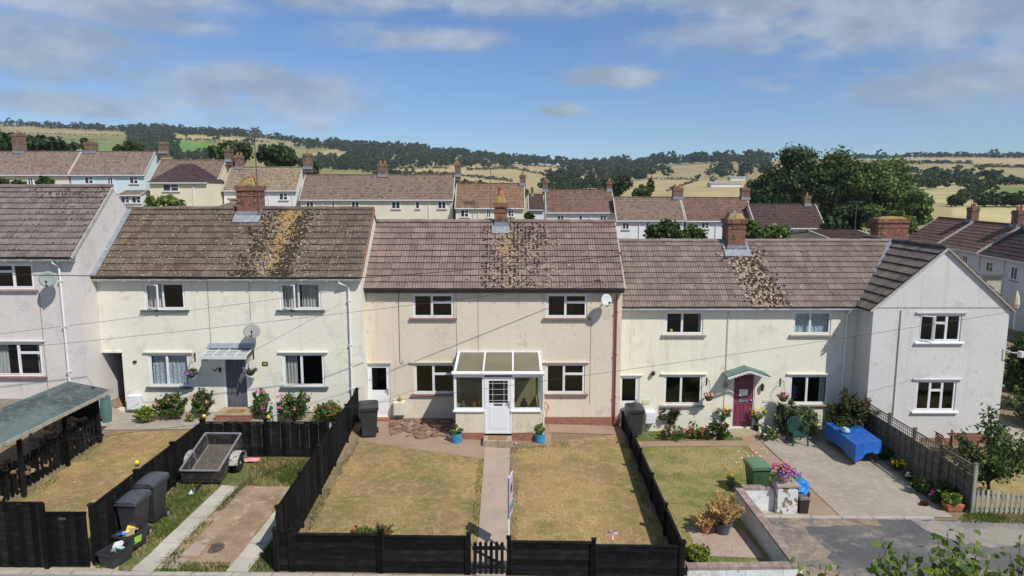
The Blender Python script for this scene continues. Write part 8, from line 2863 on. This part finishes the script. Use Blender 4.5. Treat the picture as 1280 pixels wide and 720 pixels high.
# dark trees behind the far left terrace
tree('dark conifer-like tree at the far left behind the chimney', -12, 26, 159, 195, 100, 3500, .5, [L['dark'], L['wood_far']], 116, ncl=24, group='dark trees behind the back row')
tree('dark hedge-like tree behind the cream terrace roof', 20, 98, 171, 196, 100, 5200, .5, [L['dark'], L['wood_far']], 117, ncl=30, group='dark trees behind the back row')
tree('narrow dark tree beside the chimney of the pale blue house', 99, 114, 171, 192, 98, 1200, .4, [L['dark'], L['mid']], 118, ncl=12, group='dark trees behind the back row')
tree('round dark tree above the pale blue roof', 141, 180, 176, 200, 105, 3000, .5, [L['mid'], L['dark']], 120, ncl=20, group='dark trees behind the back row')
tree('dense round dark tree left of the tall aerial pole', 262, 318, 176, 212, 110, 6000, .5, [L['dark'], L['mid']], 121, probs=[.7, .3], ncl=30, group='dark trees behind the back row')
tree('dense round dark tree right of the tall aerial pole', 318, 375, 178, 215, 108, 6500, .5, [L['dark'], L['mid']], 122, probs=[.7, .3], ncl=30, group='dark trees behind the back row')
tree('dark tree standing behind the end chimney of the lichen roof', 374, 398, 198, 222, 115, 2000, .45, [L['dark'], L['mid']], 123, ncl=16, group='dark trees behind the back row')
tree('dark wide tree above the roof with two chimneys', 754, 792, 219, 248, 120, 3800, .5, [L['dark'], L['wood_far']], 124, ncl=22, group='dark trees behind the back row')
tree('small bright green tree above the white and brown roofed houses', 790, 815, 232, 250, 105, 1500, .42, [L['light'], L['mid']], 125, ncl=14, group='dark trees behind the back row')
tree('slim upright dark tree in the field beyond the brown roof', 807, 818, 221, 246, 150, 900, .5, [L['dark'], L['mid']], 126, ncl=14, group='dark trees behind the back row')

# ================================================================ HILLS
def inpoly(x, y, P):
 c = False
 j = len(P) - 1
 for i in range(len(P)):
  xi, yi = P[i]; xj, yj = P[j]
  if (yi > y) != (yj > y) and x < (xj - xi) * (y - yi) / (yj - yi + 1e-9) + xi:
   c = not c
  j = i
 return c


STRAW, TAN, GREEN, BRIGHT, OLIVE = (.42, .33, .165), (.33, .265, .13), (.17, .22, .065), (.13, .25, .045), (.21, .20, .07)
FIELDS = [([(20, 158), (120, 162), (160, 167), (165, 172), (30, 169)], TAN), ([(20, 169), (165, 172), (175, 178), (35, 176)], OLIVE), ([(40, 176), (175, 178), (170, 190), (40, 190)], GREEN),
   ([(222, 177), (276, 180), (272, 196), (222, 192)], BRIGHT), ([(228, 165), (345, 172), (345, 180), (228, 176)], STRAW), ([(300, 168), (345, 172), (405, 183), (330, 186)], TAN),
   ([(392, 194), (428, 187), (452, 195), (412, 200)], STRAW), ([(480, 205), (640, 203), (640, 222), (480, 222)], STRAW), ([(640, 203), (740, 205), (735, 225), (660, 240), (600, 240), (575, 222)], (.40, .315, .16)),
   ([(735, 218), (856, 220), (850, 250), (700, 250)], (.40, .315, .16)), ([(820, 206), (945, 204), (945, 222), (835, 225)], TAN), ([(800, 226), (960, 226), (960, 250), (790, 250)], (.42, .33, .165)),
   ([(1090, 196), (1300, 199), (1500, 199), (1500, 206), (1300, 206), (1100, 203)], STRAW), ([(1100, 204), (1500, 208), (1500, 226), (1120, 218)], TAN),
   ([(1120, 219), (1220, 219), (1200, 255), (1120, 252)], (.42, .37, .18)), ([(1210, 234), (1500, 232), (1500, 250), (1200, 249)], GREEN), ([(1190, 250), (1500, 250), (1500, 275), (1180, 275)], (.42, .365, .185))]
us = np.arange(-420, 1720, 5.0)
ds = np.array([118 * (1700 / 118) ** (i / 110) for i in range(111)])
HV, HC = [], []
for d in ds:
 for px in us:
  x = (px - 640) / FPX * d
  z = ground(x, d) - (0.8 if d < 122 else 0)
  HV.append((x, d, z))
  g = math.log(max(d, D0) / D0) / math.log(D1 / D0)
  py = PY0 + (lerp_knots(SKY_Y, px) - PY0) * g
  wob = 1.6 * mnoise.noise(Vector((px * .05, d * .01, 0)))
  col = (.33, .27, .13) if px > 560 else (.25, .235, .09)
  for P, c in FIELDS:
   if inpoly(px + wob, py + wob * .3, P):
    col = c
  HC.append((*col, 1))
nu = len(us)
HF = [(j * nu + i, j * nu + i + 1, (j + 1) * nu + i + 1, (j + 1) * nu + i) for j in range(len(ds) - 1) for i in range(nu - 1)]
me = bpy.data.meshes.new('hills')
me.from_pydata(HV, [], HF)
at_ = me.color_attributes.new('field', 'FLOAT_COLOR', 'POINT')
at_.data.foreach_set('color', np.array(HC, dtype=np.float32).ravel())
mh = M['field']
ns, ls = mh.node_tree.nodes, mh.node_tree.links
va = ns.new('ShaderNodeVertexColor'); va.layer_name = 'field'
bs = ns['Principled BSDF']
nz = ns.new('ShaderNodeTexNoise'); nz.inputs['Scale'].default_value = .06; nz.inputs['Detail'].default_value = 7
gp = ns.new('ShaderNodeNewGeometry'); ls.new(gp.outputs['Position'], nz.inputs['Vector'])
mx = ns.new('ShaderNodeMixRGB'); mx.blend_type = 'MULTIPLY'; mx.inputs['Fac'].default_value = .55
ls.new(va.outputs['Color'], mx.inputs['Color1'])
rr_ = ns.new('ShaderNodeMapRange'); rr_.inputs['From Min'].default_value = .3; rr_.inputs['From Max'].default_value = .7; rr_.inputs['To Min'].default_value = .55; rr_.inputs['To Max'].default_value = 1.25
ls.new(nz.outputs['Fac'], rr_.inputs['Value']); ls.new(rr_.outputs[0], mx.inputs['Color2'])
ls.new(mx.outputs[0], bs.inputs['Base Color'])
me.materials.append(mh)
me.polygons.foreach_set('use_smooth', [True] * len(HF))
o = bpy.data.objects.new('hills', me); COL.objects.link(o); o['kind'] = 'structure'

# prototype far crowns (shared by every far tree)
PROTO = []
for s_ in range(6):
 rg = np.random.default_rng(300 + s_)
 p, g = clumped(380, (0, 0, .56), (.42, .42, .40), 16, .15, rg, .4)
 PROTO.append(leafquads(p, .115, rg, nrm=g, aspect=1.3))
TRK = MB(); TRK.tube([(0, 0, -.1), (.01, 0, .3), (0, 0, .6)], [.035, .028, .01], 6)
tm = bpy.data.meshes.new('far_trunk'); tm.from_pydata(TRK.v, [], TRK.f); tm.materials.append(L['bark'])
CM = {}


def crown_mesh(i, m):
 if (i, m.name) not in CM:
  v = PROTO[i]
  o = arr_obj('crown', v, 4, m)
  me = o.data
  COL.objects.unlink(o); bpy.data.objects.remove(o)
  CM[(i, m.name)] = me
 return CM[(i, m.name)]


def far_tree(px, py, hpx, label, group, m, wr=1.0, seed=0):
 q = onfar(px, py)
 h = hpx / FPX * q.y
 rg = random.Random(seed * 131 + int(px * 7))
 t = thing('field_tree', q, label, 'tree', group)
 for nm, me in (('crown', crown_mesh(rg.randrange(6), m)), ('trunk', tm)):
  o = bpy.data.objects.new(nm, me); COL.objects.link(o); o.parent = t
  o.matrix_basis = Matrix.Rotation(rg.uniform(0, 6.28), 4, 'Z') @ Matrix.Diagonal((h * wr * (1 if nm == 'crown' else .8), h * wr * (1 if nm == 'crown' else .8), h, 1))


def mass(name, samples, m, seed=0):
 """hedge or wood standing on the hill: (px, py, height px, width ratio)"""
 rg = random.Random(seed)
 out = []
 for (px, py, hp, wr) in samples:
  q = onfar(px, py)
  h = hp / FPX * q.y
  v = PROTO[rg.randrange(6)]
  keep = v.reshape(-1, 4, 3)
  a = rg.uniform(0, 6.28); ca, sa = math.cos(a), math.sin(a)
  x = (keep[..., 0] * ca - keep[..., 1] * sa) * h * wr + q.x
  y = (keep[..., 0] * sa + keep[..., 1] * ca) * h * wr + q.y
  z = (keep[..., 2] - .12) * h * 1.1 + q.z
  out.append(np.stack([x, y, z], -1).reshape(-1, 3))
 o = arr_obj(name, np.concatenate(out), 4, m)
 o['kind'] = 'stuff'
 return o


def along(P, step, hp, wr, jit=.4, seed=0):
 rg = random.Random(seed + 5)
 r = []
 for (x0, y0), (x1, y1) in zip(P, P[1:]):
  n = max(1, int(math.hypot(x1 - x0, (y1 - y0)) / step))
  for k in range(n):
   f = (k + rg.random() * .6) / n
   r.append((x0 + (x1 - x0) * f, y0 + (y1 - y0) * f + rg.uniform(-jit, jit), hp * rg.uniform(.65, 1.35), wr * rg.uniform(.8, 1.3)))
 return r


def fill(P, n, hp, wr, seed=0):
 rg = random.Random(seed + 9)
 xs = [p[0] for p in P]; ys = [p[1] for p in P]
 r = []
 while len(r) < n:
  x, y = rg.uniform(min(xs), max(xs)), rg.uniform(min(ys), max(ys))
  if inpoly(x, y, P):
   r.append((x, y, hp * rg.uniform(.7, 1.3), wr * rg.uniform(.8, 1.2)))
 return r


WF, HFm = L['wood_far'], L['hedge_far']
sk = lambda px: lerp_knots(SKY_Y, px)
# skyline woods and hedges
S = []
S += along([(-300, sk(-300)), (0, sk(0) + 1), (75, sk(75) + 1)], 5, 5, 1.5, seed=1)
S += along([(60, sk(60) + 3), (160, sk(160) + 3), (240, sk(240) + 3), (340, sk(340) + 2), (430, sk(430) + 2)], 4.2, 7.5, 1.2, seed=2)
S += fill([(150, 163), (260, 166), (330, 172), (330, 175), (240, 171), (160, 168)], 60, 8, 1.2, 3)
mass('skyline_wood', S, WF, 1)
mass('hillside_wood', fill([(172, 172), (226, 172), (230, 196), (200, 204), (176, 198)], 90, 11, 1.15, 4) + fill([(226, 196), (300, 194), (300, 204), (226, 204)], 40, 9, 1.2, 14), WF, 2)
mass('hillside_wood', fill([(350, 186), (430, 184), (520, 189), (560, 193), (640, 202), (700, 206), (640, 212), (560, 210), (480, 212), (400, 215), (372, 208), (395, 201), (455, 198), (420, 190)], 420, 9.5, 1.1, 5)
  + along([(420, 187), (500, 191), (560, 195), (640, 204), (735, 210)], 3.4, 9, 1.0, seed=6), WF, 3)
mass('hillside_wood', fill([(672, 236), (690, 222), (720, 210), (775, 206), (800, 216), (790, 226), (745, 240), (700, 246)], 170, 12, 1.15, 7), WF, 4)
S = along([(730, 210), (790, 210), (812, 208)], 4, 9, 1.1, seed=8) + along([(812, 208), (860, 206), (960, 204)], 3.2, 13, 1.0, seed=9) + fill([(735, 213), (825, 211), (835, 222), (800, 226), (760, 226)], 60, 12, 1.1, 10)
S += fill([(878, 214), (962, 208), (962, 224), (905, 224)], 34, 12, 1.1, 11)
mass('hillside_wood', S, WF, 5)
mass('skyline_wood', along([(1060, 199), (1090, 199), (1180, 198), (1280, 199), (1500, 192)], 3.2, 6, 1.3, seed=12), WF, 6)
mass('hedgerow', along([(1100, 205), (1205, 206), (1205, 207)], 2.6, 4.2, 1.4, seed=13) + along([(1210, 210), (1400, 212)], 2.6, 4.2, 1.4, seed=14), HFm, 7)
mass('hedgerow', along([(1120, 217), (1170, 218)], 3, 7, 1.2, seed=15) + fill([(1130, 228), (1215, 222), (1215, 236), (1140, 238)], 40, 13, 1.1, 16) + along([(1240, 232), (1500, 228)], 4, 8, 1.2, seed=17), HFm, 8)
mass('hedgerow', along([(1240, 228), (1222, 240), (1200, 252), (1185, 268)], 1.6, 15, 1.0, seed=18, jit=2) + along([(1218, 262), (1262, 276), (1300, 284)], 4, 15, 1.2, seed=19), HFm, 9)
mass('hedgerow', along([(28, 169), (160, 172)], 3.5, 1.6, 1.4, seed=20) + along([(65, 178), (150, 177)], 3.5, 1.6, 1.4, seed=21) + along([(225, 177), (345, 180)], 3.5, 2.6, 1.3, seed=22) + along([(20, 161), (60, 161)], 3.5, 3, 1.3, seed=23), HFm, 10)
mass('hedgerow', along([(585, 214), (640, 212), (690, 222)], 3, 4, 1.2, seed=24) + along([(655, 208), (700, 211)], 3, 2.5, 1.3, seed=25) + along([(800, 225), (870, 225)], 3, 2.6, 1.3, seed=26) + along([(832, 240), (870, 226)], 2.4, 4, 1.2, seed=27) + along([(480, 211), (560, 212)], 3, 3, 1.3, seed=28) + along([(484, 217), (570, 220), (640, 228)], 3, 4, 1.2, seed=29), HFm, 11)
mass('hedgerow', along([(390, 205), (440, 212), (500, 222), (580, 232), (660, 246)], 3, 8, 1.1, seed=30, jit=3) + fill([(440, 203), (520, 206), (520, 216), (440, 214)], 26, 6, 1.2, 31), HFm, 12)
# single trees one can tell apart
ORD = ['leftmost', 'second from the left', 'third from the left', 'fourth from the left', 'fifth from the left', 'sixth from the left', 'seventh from the left', 'eighth from the left', 'rightmost']
k = 0
FT_ = (
  [(x, y, h, 'dark tree on the left hilltop skyline', 'lone trees on the left skyline') for x, y, h in ((12, 155, 7), (26, 157, 8), (40, 157, 7), (72, 158, 7), (135, 164, 9), (108, 163, 6))] +
  [(x, y, h, 'small field tree on the green left hillside', 'field trees on the left hillside') for x, y, h in ((37, 178, 5), (54, 178, 6), (86, 178, 7))] +
  [(x, y, h, 'round field tree near the bright green field', 'field trees near the bright green field') for x, y, h in ((225, 176, 8), (241, 175, 8), (276, 180, 15), (318, 186, 12))] +
  [(x, y, h, 'tree on the skyline of the middle hill', 'skyline trees on the middle hill') for x, y, h in ((699, 208, 13), (723, 208, 8), (650, 206, 9), (690, 208, 6))] +
  [(x, y, h, 'round tree in the middle straw fields', 'field trees on the middle hill') for x, y, h in ((812, 222, 17), (884, 222, 12), (930, 222, 20), (900, 224, 12), (870, 226, 9), (888, 229, 9), (774, 226, 10), (497, 222, 8), (540, 219, 7))] +
  [(x, y, h, 'round dark tree in the right hillside hedges', 'hedgerow trees on the right hillside') for x, y, h in ((1160, 224, 15), (1190, 216, 10), (1172, 231, 18), (1200, 231, 17), (1228, 232, 20), (1254, 232, 15), (1212, 250, 18), (1236, 244, 14))] +
  [(x, y, h, 'broad tree on the right-hand skyline', 'skyline trees on the right') for x, y, h in ((1092, 199, 12), (1232, 198, 11), (1250, 199, 9), (1276, 200, 8))])
for (px, py, hp, lab, grp) in FT_:
 k += 1
 row = sorted(f_[0] for f_ in FT_ if f_[4] == grp)
 i_ = row.index(px)
 far_tree(px, py, hp, lab + ', ' + (ORD[-1] if i_ == len(row) - 1 else ORD[i_]), grp, WF if k % 3 else HFm, wr=random.uniform(.95, 1.35), seed=k)
# far farm buildings
FB = MB()
for (px, py, w, h, lab, wallm) in ((403, 205, 14, 4.5, 'white farm building far off among trees on the left of the valley', 'white'), (535, 206, 16, 4.5, 'long pale farm building far off in the valley', 'white'), (905, 234, 38, 6, 'low grey farm shed in the straw field beyond the back row', 'white'), (920, 226, 20, 5, 'brown farm building above the low grey shed', 'cream')):
 q = onfar(px, py)
 s = q.y / FPX
 t = thing('farm_building', q, lab, 'farm building', 'far farm buildings')
 mb = MB(); mb.box(q.x - w * s / 2, q.x + w * s / 2, q.y, q.y + 8, q.z - 1, q.z + h * s * .6); mb.build('wall', FW[wallm], t)
 mb = MB(); a, b = q.x - w * s / 2 - .3, q.x + w * s / 2 + .3
 z0, z1 = q.z + h * s * .6, q.z + h * s
 mb.raw([(a, q.y - .3, z0), (b, q.y - .3, z0), (b, q.y + 4, z1), (a, q.y + 4, z1), (b, q.y + 8.3, z0), (a, q.y + 8.3, z0)], [(0, 1, 2, 3), (3, 2, 4, 5), (0, 3, 5), (1, 4, 2)]); mb.build('roof', M['lead'], t)

# back-garden ground cover so nothing bare shows between the rows
S = []
rg = random.Random(8)
for k in range(70):
 x, y = rg.uniform(-48, 52), rg.uniform(36, 66)
 if -42 < x * 45 / y < -0 and rg.random() < .3: pass
 S.append((x, y))
out = []
for (x, y) in S:
 v = PROTO[rg.randrange(6)]; h = rg.uniform(1.4, 2.6)
 out.append(v * h * np.array([1.3, 1.3, 1]) + np.array([x, y, ground(x, y)]))
o = arr_obj('back_garden_shrubbery', np.concatenate(out), 4, L['mid']); o['kind'] = 'stuff'

# ================================================================ SAPLING TOPS IN THE FOREGROUND
def sapling(label, base_px, tips, Y, seed, n=26):
 rg = random.Random(seed)
 b = at(base_px, 760, Y)
 g = ground(b.x, Y)
 t = thing('leafy_sapling', (b.x, Y, g), label, 'sapling', 'leafy shoots at the bottom right corner')
 mb = MB()
 hub = Vector((b.x, Y, at(base_px, 790, Y).z))
 mb.tube([(b.x + .1, Y + .1, g - .1), (b.x - .05, Y, (g + hub.z) / 2), hub], [.05, .035, .02], 7)
 P = []
 for (px, py, yy) in tips:
  e = at(px, py, Y + yy)
  m_ = hub.lerp(e, .5) + Vector((rg.uniform(-.06, .06), rg.uniform(-.05, .05), .04))
  mb.tube([hub, m_, e], [.012, .008, .003], 5)
  for k in range(n):
   f = .38 + .62 * (k + rg.random()) / n
   c = (hub.lerp(m_, f * 2) if f < .5 else m_.lerp(e, f * 2 - 1))
   P.append(c + Vector((rg.gauss(0, .055), rg.gauss(0, .055), rg.gauss(0, .045))))
 mb.build('stem', L['bark'], t, smooth=True)
 # rounded six-sided leaves, each one a piece of its own
 for k_ in range(len(P)):
  nvv = Vector((rg.gauss(0, 1), rg.gauss(0, 1) - .3, rg.gauss(0, 1) + 1.0)).normalized()
  aa = nvv.cross(Vector((rg.gauss(0, 1), rg.gauss(0, 1), rg.gauss(0, 1)))).normalized(); cc = nvv.cross(aa)
  sz_ = rg.uniform(.024, .042)
  o = bpy.data.objects.new('leaf', LEAFM[rg.choices((0, 1, 2), (.66, .14, .20))[0]] if k_ < 300 else LEAFM[0]); COL.objects.link(o); o.parent = t
  o.matrix_parent_inverse = WM[t.name].inverted()
  o.matrix_basis = Matrix.Translation(P[k_]) @ (Matrix((aa, cc, nvv)).transposed() @ Matrix.Scale(sz_, 3)).to_4x4()


LEAFM = []
for m_ in (L['green_near'], L['lime'], L['mid']):
 b_ = MB(); b_.raw([(-1.25, 0, -.1), (-.6, .75, .2), (.4, .85, .22), (1.5, 0, -.2), (.4, -.85, .22), (-.6, -.75, .2), (0, 0, 0)], [(0, 6, 1), (1, 6, 2), (2, 6, 3), (3, 6, 4), (4, 6, 5), (5, 6, 0)])
 me = bpy.data.meshes.new('leaf'); me.from_pydata(b_.v, [], b_.f); me.materials.append(m_); LEAFM.append(me)
sapling('spindly shoot with a few leaves at the bottom edge, left of the others', 1020, [(998, 702, .1), (1012, 712, .2), (1034, 706, 0), (1050, 712, .2)], 7.0, 1, 10)
sapling('leafy shoot at the bottom right with yellowing tips, left of the tallest', 1118, [(1098, 690, 0), (1112, 682, .2), (1136, 690, .1), (1158, 704, .2), (1125, 700, -.2), (1090, 703, .1)], 6.8, 2, 24)
sapling('tallest and densest leafy shoot at the bottom right', 1196, [(1172, 672, 0), (1184, 664, .2), (1200, 672, .1), (1226, 678, .2), (1240, 694, 0), (1180, 694, -.2), (1210, 700, -.1), (1160, 690, .1), (1236, 708, .2), (1195, 685, 0)], 6.6, 3, 24)
sapling('leafy twig cut by the right edge of the picture', 1282, [(1262, 690, .1), (1275, 672, .2), (1284, 684, 0), (1270, 705, -.1)], 6.7, 4, 16)

# ================================================================ HAZE
hz = MB(); hz.box(-1500, 1500, -60, 1950, -12, 190)
hm = bpy.data.materials.new('summer_haze'); hm.use_nodes = True
ns, ls = hm.node_tree.nodes, hm.node_tree.links
ns.remove(ns['Principled BSDF'])
pv = ns.new('ShaderNodeVolumePrincipled'); pv.inputs['Color'].default_value = (.74, .84, 1, 1); pv.inputs['Density'].default_value = .00013
ls.new(pv.outputs[0], ns['Material Output'].inputs['Volume'])
o = hz.build('haze', hm); o['kind'] = 'stuff'
